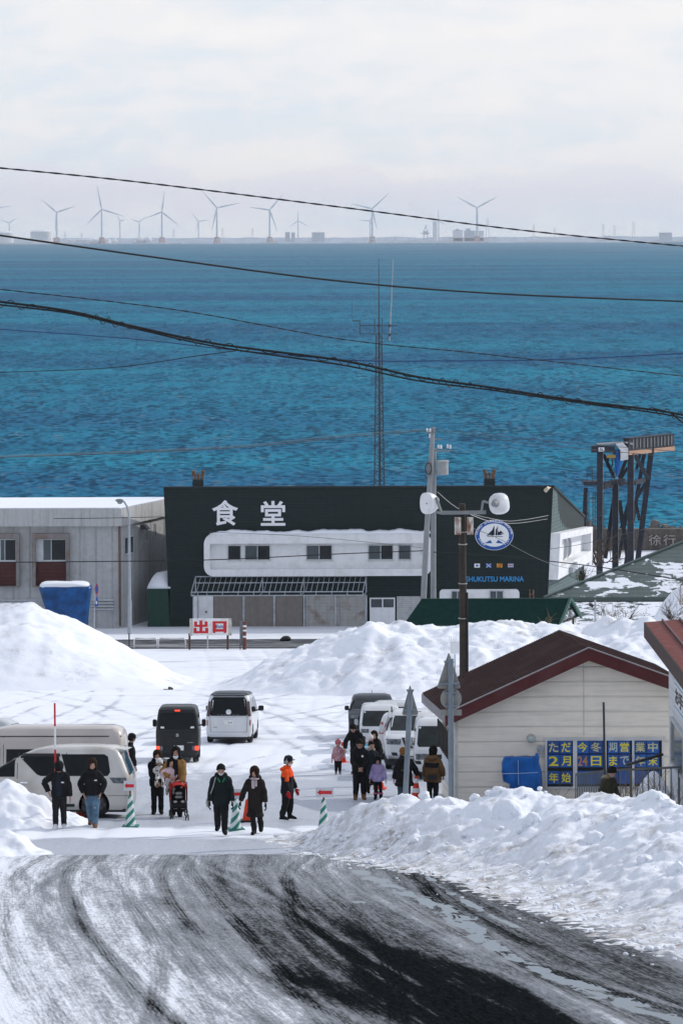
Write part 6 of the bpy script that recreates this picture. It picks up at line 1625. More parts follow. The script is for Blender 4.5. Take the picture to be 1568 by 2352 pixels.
 return root, dict(h=h, T=T, HP=HP, HR=HR, hs=hs, hp=hp, R=R, LJ=LJ, P=P)
def stand(u, vf, vt):
 p = G(u, vf); return p, (vf - vt) / px(p.y)

def people():
 p, h = stand(137, 1903, 1749)
 r, k = person('man bending his capped head, in open black puffer jacket and white trainers', p, h * 1.02, 0, .10, (.0, .75, .05), ((-.155, -.02, .535, (-1, .5, .1)), (.165, -.03, .435, (.6, .5, 0))), ((-.045, -.12, .012), (.065, .03, 0)), top=BLACKC, top_hem=.46, puff=1.12, quilt=.05, legs=CHARC, leg_w=1.02, shoes=WSHOE, hair='cap', hairm=BLACKC, mask=False, open_front=NAVYC, width=1.08)
 q = MB(); q.cbox(k['T'](.055, -.106, .20), (.075, .012, .03)); q.build('chest_logo', M_WLET, r, bevel=.005)
 q = MB(); q.ellip(k['HP'](0, -.78, .95), (.03, .012, .022), 8, 6); q.ellip(k['HP'](0, -.98, .25), (.026, .012, .026), 10, 6); q.build('cap_badge', M_WLET, r)
 p, h = stand(213, 1900, 1743)
 r, k = person('woman in cropped black puffer jacket and ripped blue jeans, hands in her pockets', p, h, .0, .02, (.1, .30, 0), ((-.125, -.055, .50, (-1, .5, 0)), (.125, -.055, .50, (1, .5, 0))), ((-.03, .12, .02), (.04, -.10, 0)), top=BLACKC, top_hem=.475, puff=1.15, quilt=.05, legs=JEAN, leg_w=1.18, shoes=LEATH, hair='bob', hairm=HAIR_D)
 q = MB(); q.cbox(k['T'](.055, -.104, .20), (.07, .012, .028)); q.build('chest_logo', M_WLET, r, bevel=.005)
 q = MB()
 for (hip, kn, an), dz in zip(k['LJ'], (.03, .05)): q.cbox(kn + Vector((0, -.088, dz)), (.06, .012, .018), Euler((0, .3, 0)).to_matrix())
 q.build('jean_rip', cloth('pale_thread', (.42, .44, .46)), r)
 p, h = stand(362, 1870, 1724); pm = p
 r, k = person('masked woman in black jacket carrying a baby in a white spotted suit', p, h, .05, .0, (-.1, .25, .05), ((-.01, -.17, .53, (-1, .2, -.3)), (.03, -.165, .515, (1, .2, -.3))), ((-.055, .0, 0), (.055, .03, 0)), top=BLACKC, top_hem=.44, puff=1.2, legs=BLACKT, leg_w=.98, shoes=DSHOE, boot=.09, hair='bob', hairm=HAIR_D, mask=True, width=1.1, hood=True)
 bh = .74
 person('baby in white suit with dark spots and eared hood, held against a black jacket', p + Vector((.06, -.21 * 1.0, .70 * h - .505 * bh - .10)), bh, 0.3, .12, (-.3, .35, 0), ((-.12, -.06, .55, (-1, .3, 0)), (.14, -.02, .58, (1, .3, 0))), ((-.15, -.12, .1), (.13, -.12, .03)), top=DALM, top_hem=.44, puff=1.3, legs=DALM, leg_w=1.5, shoes=DALM, hair='suit_hood', kid=1.75, name='person')
 p, h = stand(405, 1876, 1717); pf = p
 r, k = person('bespectacled adult in open tan coat steering a pushchair, mask under the chin', p, h, -.02, .03, (-.05, .05, 0), ((-.075, -.15, .60, (-1, .3, -.2)), (.11, -.22, .50, (1, .5, 0))), ((-.05, .02, 0), (.05, 0, 0)), top=TANC, top_hem=.42, puff=1.1, legs=OLIVE, leg_w=1.05, shoes=DSHOE, boot=.04, hair='bob', mask=-.62, open_front=BLACKC, width=1.05, hood=cloth('black_hood', (.01, .01, .011)))
 q = MB()
 for s_ in (-1, 1):
  q.tube([k['HP'](s_ * .36 + .26 * math.cos(t), -.98, .02 + .2 * math.sin(t)) for t in np.linspace(0, 2 * PI, 13)], .0035, 4, cap=False)
 q.build('spectacles', M_BLACK, r)
 bh = 1.0
 person('toddler in pale pink fleece and striped leggings carried on an arm', p + Vector((-.155, -.16, 1.04)) - Vector((0, 0, .505 * bh)), bh, .15, .0, (.2, -.05, .1), ((-.13, -.03, .58, (-1, .3, 0)), (.14, -.05, .56, (1, .3, 0))), ((-.10, -.10, .11), (.06, -.17, .12)), top=PINKF, top_hem=.46, puff=1.25, legs=STRP, leg_w=1.15, shoes=cloth('pale_pink_shoe', (.55, .40, .46)), hair='bob', kid=1.45)
 p, h = stand(508, 1915, 1755)
 r, k = person('man in black hooded jacket with green lining and white mask, head bowed', p, h, .03, .04, (0, .42, 0), ((-.165, -.05, .44, (-.5, .6, 0)), (.165, -.05, .43, (.5, .6, 0))), ((-.05, .14, .02), (.05, -.12, .0)), top=DKGRN, top_hem=.42, puff=1.2, legs=BLACKT, leg_w=1.12, shoes=DSHOE, boot=.05, hair='short', mask=True, gloves=cloth('black_glove', (.012, .012, .013)), hood=True, width=1.1)
 q = MB(); q.beam(k['T'](-.045, -.085, .315), k['T'](-.012, -.098, .255), .03, .03); q.beam(k['T'](.05, -.085, .315), k['T'](.02, -.098, .255), .03, .03); q.build('collar_lining', GREEN, r)
 q = MB(); q.tube([k['T'](-.07, -.06, .32), k['T'](-.10, -.105, .2), k['T'](-.14, -.06, .07), k['T'](-.165, -.01, -.02)], .013, 6); q.ellip(k['T'](-.175, .03, -.06), (.05, .10, .13), 10, 8); q.build('shoulder_bag', cloth('pale_canvas', (.33, .34, .31)), r, smooth=True)
 p, h = stand(586, 1916, 1761)
 r, k = person('woman in long dark brown down coat with pale scarf, one arm held out', p, h, -.1, .02, (-.15, .3, .05), ((-.21, -.10, .475, (-.8, .7, .2)), (.165, -.02, .43, (.6, .5, 0))), ((.0, -.12, 0), (.07, .13, .02)), top=DKBRN, top_hem=.26, puff=1.08, quilt=.035, legs=BLACKT, leg_w=.9, shoes=DSHOE, boot=.12, hair='long', hairm=HAIR_D, gloves=cloth('black_glove', (0, 0, 0)), hood=True)
 q = MB(); q.lathe([(.045 * h, -.02 * h), (.072 * h, -.012 * h), (.07 * h, .016 * h), (.042 * h, .022 * h)], k['T'](0, -.012, .325), 16); q.beam(k['T'](-.02, -.088, .31), k['T'](-.012, -.105, .19), .085, .03); q.beam(k['T'](.025, -.085, .31), k['T'](.03, -.105, .22), .06, .03); q.build('scarf', SCARF, r, bevel=.012)
 p, h = stand(660, 1883, 1740)
 r, k = person('parking attendant in orange and black jacket with cap and ear muffs, facing right', p, h, 1.25, .0, (.0, .05, 0), ((-.15, -.07, .46, (-.5, .7, 0)), (.15, -.10, .455, (.5, .7, 0))), ((-.06, .06, 0), (.06, -.03, 0)), top=cloth('black_shell', (.009, .010, .012)), top_hem=.42, puff=1.16, legs=BLACKT, leg_w=1.2, shoes=DSHOE, boot=.14, hair='cap', hairm=cloth('dark_cap', (.012, .013, .018)), mask=True, gloves=REDG, hood=ORANGE,
      top2=(ORANGE, lambda c: c.z > .705 or (c.y < -.02 and c.z > .64 and abs(c.x) > .10)))
 q = MB()
 for s_ in (-1, 1): q.tube([k['HP'](s_ * .95, .15, -.08), k['HP'](s_ * 1.22, .15, -.08)], .4 * k['hs'], 12)
 q.tube([k['HP'](1.15 * math.cos(t), .15, 1.42 * math.sin(t)) for t in np.linspace(0, PI, 12)], .10 * k['hs'], 6); q.build('ear_muffs', GREYK, r, smooth=True)
 q = MB()
 hip, kn, an = k['LJ'][1]
 q.cbox(kn.lerp(an, .6) + Vector((.0, -.075, 0)), (.03, .02, .16), Euler((.2, .25, 0)).to_matrix()); q.build('boot_strap', M_WLET, r)
 p, h = G(297, 1815), 1.70
 p = W(297, 1749, 104.5); p.z = gz(104.5)
 person('masked person in black jacket and cap standing behind the beige van', p, (p.z - p.z) + 1.72, 2.0, .05, (.2, .2, 0), ((-.17, -.05, .45, (-.5, .6, 0)), (.17, -.02, .44, (.5, .6, 0))), top=BLACKC, top_hem=.45, puff=1.15, quilt=.03, legs=BLACKT, hair='cap', hairm=BLACKC, mask=True)
 p, h = stand(776, 1778, 1704)
 person('toddler in pink patterned snowsuit and red bobble hat', p, h, .1, .0, (.0, .15, 0), ((-.19, -.04, .45, (-.5, .6, 0)), (.19, -.04, .50, (.5, .6, 0))), top=PINKP, top_hem=.42, puff=1.25, legs=BLACKT, leg_w=1.15, shoes=cloth('grey_snow_boot', (.20, .18, .20)), boot=.15, hair='knit', hairm=dots_mat('pink_bobble_knit', (.40, .06, .09), (.5, .25, .28), 40, .35), kid=1.3, gloves=REDG)
 p, h = stand(810, 1777, 1664)
 person('tall adult in black leaning down beside a toddler in pink', p + Vector((.12, 0, 0)), 1.72, -.25, .42, (-.2, .55, 0), ((-.15, -.28, .50, (-.7, .5, 0)), (.13, -.12, .46, (.5, .6, 0))), ((-.05, .0, 0), (.06, .04, 0)), top=BLACKC, top_hem=.40, puff=1.12, legs=BLACKT, shoes=LEATH, boot=.06, hair='short', hood=True, features=True)
 p, h = stand(826, 1836, 1698)
 r, k = person('man with glasses in black jacket and tan boots holding a phone in both hands', p, h, .05, .04, (-.02, .40, 0), ((-.025, -.18, .545, (-1, .3, -.3)), (.03, -.18, .545, (1, .3, -.3))), ((-.07, -.02, 0), (.065, -.03, 0)), top=BLACKC, top_hem=.42, puff=1.2, legs=BLACKT, leg_w=1.15, shoes=LEATH, boot=.10, hair='short', width=1.12, hood=True)
 q = MB(); q.tube([k['T'](.035, -.104, .235), k['T'](.035, -.118, .235)], .032, 14); q.build('round_badge', M_WLET, r)
 q = MB(); q.cbox(k['hp'][0][1] + Vector((.04, -.03, .03)), (.06, .015, .11), Euler((.6, 0, 0)).to_matrix()); o = q.build('phone', M_BLACK, None, bevel=.006); o.location = p; tag(o, 'small black phone held in both hands by the man with tan boots', 'phone')
 q = MB()
 for s_ in (-1, 1): q.tube([k['HP'](s_ * .36 + .26 * math.cos(t), -.98, .02 + .2 * math.sin(t)) for t in np.linspace(0, 2 * PI, 13)], .0035, 4, cap=False)
 q.build('spectacles', M_BLACK, r)
 p, h = stand(855, 1826, 1716)
 person('dark haired youth in navy coat standing between the phone holder and the lilac girl', p + Vector((-.04, .35, 0)), 1.52, .25, .02, (.1, .1, 0), ((-.15, -.05, .45, (-.5, .6, 0)), (.15, -.05, .45, (.5, .6, 0))), ((-.05, .03, 0), (.09, -.05, .0)), top=NAVYC, top_hem=.36, puff=1.1, legs=BLACKT, shoes=DSHOE, boot=.06, hair='short', hood=cloth('beige_hood_lining', (.3, .25, .2)))
 p, h = stand(868, 1836, 1739)
 person('girl in lilac down jacket with pink topped boots', p, h, -.1, .02, (.0, .45, 0), ((-.20, -.05, .42, (-.6, .6, 0)), (.20, -.05, .42, (.6, .6, 0))), ((-.06, .0, 0), (.065, .0, 0)), top=LILAC, top_hem=.43, puff=1.3, quilt=.04, legs=BLACKT, leg_w=.9, shoes=DSHOE, boot=.10, cuff=PINKB, hair='bob', kid=1.2)
 p = W(860, 1800, 107.0); p.z = gz(107.0)
 person('smiling adult in black holding a child in turquoise jacket near the white suv', p, 1.66, -.45, .0, (.3, 0, 0), ((-.10, -.20, .60, (-1, .3, -.3)), (.10, -.18, .55, (1, .4, -.2))), top=BLACKC, top_hem=.42, puff=1.2, legs=BLACKT, shoes=DSHOE, hair='bob', hood=True)
 bh = 1.02
 person('child in turquoise patterned jacket and white knitted bobble hat, held on an arm', p + Vector((-.17, -.22, 1.02)) - Vector((0, 0, .505 * bh)), bh, .9, .05, (.1, .05, 0), ((-.14, -.05, .52, (-1, .3, 0)), (.14, -.06, .54, (1, .3, 0))), ((-.08, -.1, .12), (.06, -.12, .10)), top=BLUEP, top_hem=.44, puff=1.3, legs=BLACKT, hair='knit', hairm=WHITEK, kid=1.35, hood=GREYK)
 p = W(928, 1846, 98.8); p.z = gz(98.8)
 r, k = person('adult in wide black coat and tan beanie with a black backpack, back turned', p, 1.62, PI + .2, .03, (.1, .2, 0), ((-.27, -.10, .52, (-.6, .6, .2)), (.17, -.06, .45, (.6, .6, 0))), ((-.07, 0, 0), (.07, .03, 0)), top=BLACKC, top_hem=.36, puff=1.42, legs=GREYJ, leg_w=1.2, hair='beanie', hairm=BROWNB, features=False, hood=True)
 q = MB(); q.cbox(k['T'](.03, .165, .16), (.30, .15, .42)); bp = q.build('backpack', cloth('black_pack', (.010, .010, .011)), r, bevel=.05, smooth=True)
 q = MB(); q.tube([k['T'](-.055, .215, .15), k['T'](.02, .222, .165), k['T'](.10, .215, .15)], .007, 5); q.build('zip_edge', cloth('olive_piping', (.25, .26, .16)), bp)
 p = W(993, 1844, 99.0); p.z = gz(99.0)
 r, k = person('adult in brown and black jacket with a belt bag, back turned by the house wall', p, 1.66, PI - .35, .02, (-.3, .1, 0), ((-.16, -.10, .50, (-.6, .6, 0)), (.17, -.08, .47, (.6, .6, 0))), top=BROWNJ, top_hem=.40, puff=1.28, legs=BLACKT, hair='bob', features=False, hood=BROWNJ,
      top2=(BLACKC, lambda c: .66 < c.z < .745 and abs(c.x) < .13))
 q = MB(); q.cbox(k['T'](-.05, .125, .0), (.24, .09, .13)); q.tube([k['T'](.12, .02, -.01), k['T'](.08, .11, .0), k['T'](-.08, .12, .0), k['T'](-.13, .02, .0)], .015, 6); q.build('belt_bag', M_BLACK, r, bevel=.02)
 p = W(1386, 1900, 90.0); p.z = gz(90.0)
 person('man with bowed dark head behind the railings under the blue notices', p + Vector((0.05, 0, -.02)), 1.74, .75, .20, (-.1, .55, 0), ((-.15, -.12, .48, (-.5, .6, 0)), (.15, -.12, .48, (.5, .6, 0))), top=cloth('olive_jacket', (.045, .042, .026)), top_hem=.42, puff=1.15, legs=BLACKT, hair='short', hood=cloth('fur_trim', (.22, .19, .13)))

def pushchair():
 p, h = stand(411, 1879, 1790)
 root = thing('pushchair', 'black folding pushchair with red and white patterned sunshade, empty seat', 'pushchair', p, .08)
 m = M_BLACK; w = .21
 for sx in (-1, 1):
  q = MB(); q.tube([(sx * w, -.42, .08), (sx * w, -.05, .52), (sx * w, .30, .93)], .014, 8); q.tube([(sx * w, .36, .08), (sx * w, .12, .45), (sx * w, -.10, .58)], .013, 8); q.build('side_frame', mat('dark_tube', (.03, .03, .033), .35, metal=.3), root, smooth=True)
  for y in (-.42, .36):
   for dx in (-.035, .035):
    q = MB(); q.lathe([(.04, -.012), (.078, -.014), (.082, 0), (.078, .014), (.04, .012)], (sx * w + dx, y, .082), 16, Matrix.Rotation(PI / 2, 3, 'Y')); o = q.build('wheel', M_TYRE, root, smooth=True)
    q = MB(); q.tube([(sx * w + dx - .016, y, .082), (sx * w + dx + .016, y, .082)], .045, 12); q.build('hub', mat('hub_grey', (.4, .4, .41), .5), o)
 q = MB(); q.tube([(-w, .30, .93), (0, .34, .97), (w, .30, .93)], .016, 8); q.build('handle', m, root, smooth=True)
 q = MB(); q.rings([[(x, y + .02 * math.cos(x * 7), z) for x in np.linspace(-.19, .19, 9)] for y, z in ((-.34, .34), (-.30, .42), (-.02, .46), (.05, .50), (.14, .88))], cap=False, closed=False); q.rings([[(x, y + .05, z - .03) for x in np.linspace(-.19, .19, 9)] for y, z in ((-.34, .34), (-.30, .42), (-.02, .46), (.05, .50), (.14, .88))], cap=False, closed=False); q.build('seat', cloth('black_seat', (.012, .012, .013)), root, smooth=True)
 for (y, z, wd) in ((.06, .67, .10), (.05, .57, .11)): q = MB(); q.cbox((0, y - .03, z), (wd * 2, .05, .075)); q.build('seat_pad', cloth('striped_pad', (.42, .42, .40)), root, bevel=.025)
 for sx in (-1, 1): q = MB(); q.cbox((sx * .10, -.18, .475), (.11, .12, .05)); q.build('seat_pad', cloth('striped_pad', (0, 0, 0)), root, bevel=.02)
 q = MB(); rings = []
 for t in np.linspace(-.55, .42, 8):
  a = t * 1.75; yy, zz = .17 - .40 * math.sin(a), .72 + .30 * math.cos(a) - .02
  rings.append([(x * .23 , yy, zz - .16 * abs(x) ** 3) for x in np.linspace(-1, 1, 11)])
 q.rings(rings, cap=False, closed=False); q.rings([[(p_[0] * .97, p_[1] + .01, p_[2] - .015) for p_ in r] for r in rings], cap=False, closed=False)
 cp = q.build('sunshade', cloth('red_shade', (.50, .045, .03)), root, smooth=True)
 q = MB(); q.rings([[(p_[0] * .55, p_[1] - .006, p_[2] + .012) for p_ in r] for r in rings[1:6]], cap=False, closed=False); q.build('shade_panel', dots_mat('pink_patterned_cloth', (.55, .42, .42), (.45, .08, .08), 22, .3), cp, smooth=True)
 for sx in (-1, 1): q = MB(); q.prism([(-.16, .50), (.12, .50), (.20, .96), (-.02, .97), (-.12, .86)], 'x', sx * .225, sx * .235); q.build('side_wing', cloth('red_shade', (0, 0, 0)), cp)
 q = MB(); q.hexa([(-.17, -.1, .18), (.17, -.1, .18), (.17, .26, .20), (-.17, .26, .20), (-.19, -.14, .30), (.19, -.14, .30), (.19, .28, .32), (-.19, .28, .32)]); q.build('basket', cloth('black_seat', (0, 0, 0)), root)
 for sx in (-1, 1): q = MB(); q.cbox((sx * .1, -.17, .31), (.10, .02, .06)); q.build('foot_rest_panel', cloth('striped_pad', (0, 0, 0)), root)
people(); pushchair()
# ------------------------------------------------------------------ poles, signs, cones, tarpaulins, rails
RED = mat('sign_red', (0.52, 0.016, 0.022), .5, var=.06); WHT = mat('sign_board_white', (.72, .73, .74), .5, var=.05)
WOOD = mat('weathered_wood', (.12, .09, .065), .8, var=.3); TIMBER = mat('creosoted_pole', (.036, .027, .021), .85, var=.35, vscale=3, streak=.4)
CONCP = mat('concrete_pole', (.235, .25, .26), .8, var=.1, streak=.3)
def bank_hit(u, v, d0=52, d1=92):
 """first point of the snow bank (or road) seen at (u, v)"""
 for d in np.arange(d0, d1, .1):
  p = W(u, v, float(d)); hh = float(bank(np.array([p.x]), np.array([p.y]))[0])
  if p.z < gz(d) + max(hh, 0): return p
 return W(u, v, d1)
def cone_orange():
 root = thing('traffic_cone', 'x', 'traffic cone', (0, 0, 0), 0, 'orange and white traffic cones')
 O = mat('cone_orange', (.62, .045, .012), .5, var=.1)
 q = MB(); q.box(-.19, .19, -.19, .19, 0, .035); q.build('base', O, root, bevel=.01)
 r = lambda z: .145 - .118 * z / .7
 for nm, z0, z1, m, o in (('cone', .03, .70, O, 0), ('band', .20, .32, WHT, .003), ('band', .46, .58, WHT, .003)):
  q = MB(); q.lathe([(r(z0) + o, z0), (r(z1) + o, z1)] + ([(.0, z1)] if nm == 'cone' else []), n=18); q.build(nm, m, root, smooth=True)
 return root
def place_cones():
 src = cone_orange()
 items = [(186, 1876, 'orange and white cone between the snow pile and the white minivan', 1.0), (786, 1752, 'orange and white cone behind the toddler in pink', 1.0), (872, 1812, 'orange and white cone behind the girl in lilac', 1.0), (955, 1836, 'orange and white cone beside the person with the black backpack', 1.05)]
 for i, (u, v, lb, k) in enumerate(items):
  o = src if i == 0 else copy_tree(src)
  p = G(u, v); o.location = p; o.scale = (k, k, k); o['label'] = lb; o.rotation_euler = (0, 0, i * .7)
 p = G(567, 1887)
 r = thing('traffic_cone', 'plain orange cone with black base behind the woman in the long coat', 'traffic cone', p, 0, 'orange and white traffic cones')
 q = MB(); q.box(-.17, .17, -.17, .17, 0, .05); q.build('base', M_BLACK, r, bevel=.01)
 q = MB(); q.lathe([(.12, .04), (.03, .6), (0, .6)], n=16); q.build('cone', mat('cone_orange', (0, 0, 0)), r, smooth=True)
place_cones()
def green_cones():
 m, nt, b = nodes_of('green_striped_cone'); T = NT(nt); b.inputs['Roughness'].default_value = .55
 tc = nt.nodes.new('ShaderNodeTexCoord'); sp = nt.nodes.new('ShaderNodeSeparateXYZ'); nt.links.new(tc.outputs['Object'], sp.inputs[0])
 f = T.math('FRACT', T.math('MULTIPLY', T.math('SUBTRACT', sp.outputs[2], T.math('MULTIPLY', sp.outputs[0], 1.05)), 4.1))
 wear = T.rng(T.noise(T.coord((9, 9, 9)), 5, .7), .62, .68)
 s_ = T.rng(T.math('ABSOLUTE', T.math('SUBTRACT', f, .5)), .23, .26)
 nt.links.new(T.mix(wear, T.mix(s_, (.004, .17, .13), (.60, .63, .61)), (.35, .40, .38)), b.inputs['Base Color'])
 GB = mat('green_cone_base', (.004, .17, .135), .5)
 WD = {300: .15, 541: .2, 743: .23}
 items = [(300, 1900, 1793, 'green striped cone with arrow board beside the white minivan bumper', -.02, -.05), (541, 1906, 1812, 'green striped cone half hidden between the walking man and the woman in the long coat', -.03, .25), (743, 1911, 1808, 'green striped cone with arrow board at the foot of the snow bank', .03, 0)]
 for u, v, vt, lb, tilt, rz in items:
  p = G(u, v); H_ = (v - vt) / px(p.y)
  r = thing('sign_cone', lb, 'cone sign', p, rz, 'green striped cones carrying arrow boards')
  q = MB(); q.box(-.215, .215, -.2, .2, 0, .05); q.build('base', GB, r, bevel=.012)
  q = MB(); q.lathe([(.155, .045), (.15, .06), (.105, .38), (.045, .84), (.0, .86)], n=20); q.build('cone', m, r, smooth=True)
  q = MB(); q.tube([(0, 0, .8), (tilt, 0, H_ - .05)], .028, 8); q.build('stick', WOOD, r)
  q = MB(); w = WD[u]; q.box(tilt - w, tilt + w, -.045, -.03, H_ - .26, H_); bd = q.build('arrow_board', mat('arrow_board_grey', (.50, .51, .54), .5, var=.05), r); k = w / .155
  zc = H_ - .12; q = MB(); q.prism([(tilt + a * k, zc - .01 + b_) for a, b_ in ((-.13, 0), (-.07, .075), (-.07, .042), (.125, .042), (.125, -.042), (-.07, -.042), (-.07, -.075))], 'y', -.050, -.046); q.build('arrow', RED, bd)
green_cones()
def snow_pole():
 p = W(127, 1842, 92.3); p.z = gz(92.3); r = thing('snow_pole', 'tall red and white striped snow marker pole in front of the minivan', 'marker pole', p)
 h = W(127, 1615, 92.3).z - p.z
 n = 5; L = (1668 - 1615) / px(p.y); z = h; k = 0
 while z > 0:
  z0 = max(0, z - L); MB().tube([(0.02 * (h - z) / h, 0, z), (0.02 * (h - z0) / h, 0, z0)], .026, 10).build('red_band' if k % 2 == 0 else 'white_band', RED if k % 2 == 0 else WHT, r); z = z0; k += 1
snow_pole()
def back_signs():
 SG = mat('sign_back_grey', (.26, .26, .245), .7, var=.1, dirt=(.2, .17, .14), dirt_amt=.3)
 GP = mat('painted_pole', (.17, .205, .235), .5, var=.12, dirt=(.16, .12, .1), dirt_amt=.3, dscale=3)
 def tri(w, h, r=.05):
  pts = [(-w, -h), (w, -h), (0, h)]; out = []
  for i in range(3):
   a, b_, c = Vector(pts[i - 1]), Vector(pts[i]), Vector(pts[(i + 1) % 3])
   d1 = (a - b_).normalized() * r * 1.6; d2 = (c - b_).normalized() * r * 1.6
   for t in (0, .25, .5, .75, 1): out.append(tuple((1 - t) ** 2 * (b_ + d1) + 2 * t * (1 - t) * b_ + t * t * (b_ + d2)))
  return out
 d = 86.0; s = px(d); a, b_ = W(929, 1880, d), W(942, 1588, d)
 r = thing('road_sign', 'back of a triangular road sign on a leaning post behind the snow bank', 'road sign', (a.x, d, gz(d)))
 loc = lambda u, v: Vector((W(u, v, d).x - a.x, 0, W(u, v, d).z - gz(d)))
 MB().tube([loc(924, 1965), loc(942, 1586)], .068, 14).build('post', GP, r, smooth=True)
 c = loc(941.5, 1608); q = MB(); q.prism([(c.x + x, c.z + z) for x, z in tri(.215, .385)], 'y', .085, .10); pl = q.build('plate', SG, r)
 for dz in (.24, -.25): MB().box(c.x - .17 + (.08 if dz > 0 else 0), c.x + .17 - (.08 if dz > 0 else 0), -.05, .082, c.z + dz - .02, c.z + dz + .02).build('bracket', GP, pl)
 d = 88.0; a = W(1036, 1880, d); r = thing('road_sign', 'stout grey post with backs of a triangle, a round and an oblong sign', 'road sign', (a.x, d, gz(d)))
 loc = lambda u, v: Vector((W(u, v, d).x - a.x, 0, W(u, v, d).z - gz(d)))
 MB().tube([loc(1036.5, 1995), loc(1034.5, 1513)], .073, 16).build('post', GP, r, smooth=True)
 c = loc(1030.5, 1540); q = MB(); q.prism([(c.x + x, c.z + z) for x, z in tri(.31, .47)], 'y', .09, .11); pl = q.build('plate', SG, r)
 for dz in (.22, -.33): MB().box(c.x - (.12 if dz > 0 else .26), c.x + (.12 if dz > 0 else .26), -.05, .087, c.z + dz - .022, c.z + dz + .022).build('bracket', GP, pl)
 c = loc(1035.5, 1606); q = MB(); q.tube([c + Vector((0, .09, 0)), c + Vector((0, .11, 0))], .27, 28); pl = q.build('plate', SG, r)
 for dz in (.16, -.17): MB().box(c.x - .16, c.x + .16, -.05, .087, c.z + dz - .02, c.z + dz + .02).build('bracket', GP, pl)
 c = loc(1036, 1638); MB().box(c.x - .265, c.x + .265, .085, .11, c.z - .072, c.z + .072).build('plate', SG, r)
back_signs()
def flood_pole():
 d = 140.0; s = px(d); a = W(1062, 1600, d); gr = gz(d)
 r = thing('floodlight_pole', 'dark wooden pole with a white floodlight on each end of its crossarm', 'pole', (a.x, d, gr))
 L = lambda u, v, dd=0.0: Vector((W(u, v, d).x - a.x, dd, W(u, v, d).z - gr))
 MB().tube([L(1064, 1670), L(1063, 1400), L(1061, 1157)], [.17, .15, .13], 14).build('shaft', TIMBER, r, smooth=True)
 MB().beam(L(1012, 1177, -.18), L(1115, 1176, -.18), .12, .14).build('crossarm', mat('grey_iron', (.2, .21, .215), .6, metal=.3), r)
 WL = mat('floodlight_white', (.66, .67, .68), .3, var=.05, dirt=(.3, .29, .27), dirt_amt=.3); DK = mat('floodlight_dark', (.2, .21, .215), .6)
 c = L(978, 1155, -.3); rot = Euler((0, 0, -.75)).to_matrix()
 q = MB(); rings = []
 for y, k, hz in ((-.02, .88, .9), (.0, 1, 1), (.12, 1.0, 1.0), (.30, .92, .9), (.52, .72, .62), (.60, .5, .42)):
  rings.append([c + rot @ Vector((.34 * k * math.copysign(abs(math.cos(t)) ** .75, math.cos(t)), y, .43 * hz * math.copysign(abs(math.sin(t)) ** .75, math.sin(t)))) for t in np.linspace(0, 2 * PI, 25)[:-1]])
 q.rings(rings); f = q.build('floodlight', WL, r, smooth=True)
 q = MB(); q.ellip(c + rot @ Vector((.05, -.03, 0)), (.035, .02, .035), 8, 6); q.build('boss', DK, f)
 q = MB(); q.beam(c + rot @ Vector((.36, .2, .25)), L(1013, 1177, -.2), .07, .10); q.beam(c + rot @ Vector((.30, .3, -.35)), L(1013, 1178, -.2), .07, .10); q.build('yoke', DK, f)
 c = L(1142, 1158, -.3); rot = Euler((-.15, .1, 2.75)).to_matrix()
 q = MB(); rings = []
 for y, k, hz in ((-.30, .9, .95), (-.26, 1, 1.02), (-.1, 1.0, 1.0), (.06, .9, .9), (.22, .62, .6), (.27, .42, .4)):
  rings.append([c + rot @ Vector((.40 * k * math.copysign(abs(math.cos(t)) ** .75, math.cos(t)), y, .42 * hz * math.copysign(abs(math.sin(t)) ** .75, math.sin(t)))) for t in np.linspace(0, 2 * PI, 25)[:-1]])
 q.rings(rings); f = q.build('floodlight', WL, r, smooth=True)
 q = MB(); q.tube([c + rot @ Vector((0, .24, .12)), c + rot @ Vector((0, .50, .14))], [.17, .10], 14); q.build('lamp_socket', DK, f, smooth=True)
 q = MB(); q.beam(c + rot @ Vector((.3, .05, .1)), L(1108, 1150, -.2), .06, .09); q.beam(L(1108, 1150, -.2), L(1104, 1177, -.2), .06, .09); q.build('yoke', DK, f)
 for u in (1046.5, 1075): MB().box(L(u, 0).x - .125, L(u, 0).x + .125, -.26, -.06, L(0, 1230).z, L(0, 1191).z).build('ballast_box', mat('rust_streaked_box', (.5, .49, .46), .6, var=.1, dirt=(.19, .065, .02), dirt_amt=1.0, dscale=5, dz=.4), r)
 for v in (1222, 1250, 1340, 1420): MB().tube([L(1062, v) + Vector((0, 0, -.02)), L(1062, v) + Vector((0, 0, .02))], .18, 12).build('pole_band', mat('pale_band', (.3, .3, .29), .6), r)
 q = MB(); q.tube([L(1072, 1360, -.1), L(1073, 1540, -.1), L(1073, 1660, -.1)], .045, 6); q.build('conduit', M_BLACK, r)
 r2 = thing('antenna_box', 'small white box with four short aerials beside the wooden pole', 'antenna', (W(1039, 1500, 139).x, 139, gz(139)))
 L2 = lambda u, v: Vector((W(u, v, 139).x - W(1039, 1500, 139).x, 0, W(u, v, 139).z - gz(139)))
 MB().box(L2(1029, 0).x, L2(1049, 0).x, -.06, .06, L2(0, 1504).z, L2(0, 1477).z).build('case', WHT, r2, bevel=.02)
 for u in (1032, 1036, 1041, 1046): MB().tube([L2(u, 1477), L2(u, 1461)], .017, 6).build('aerial', WHT, r2)
 MB().tube([L2(1044, 1503), L2(1044, 1665)], .03, 8).build('mast_tube', M_GALV, r2)
flood_pole()
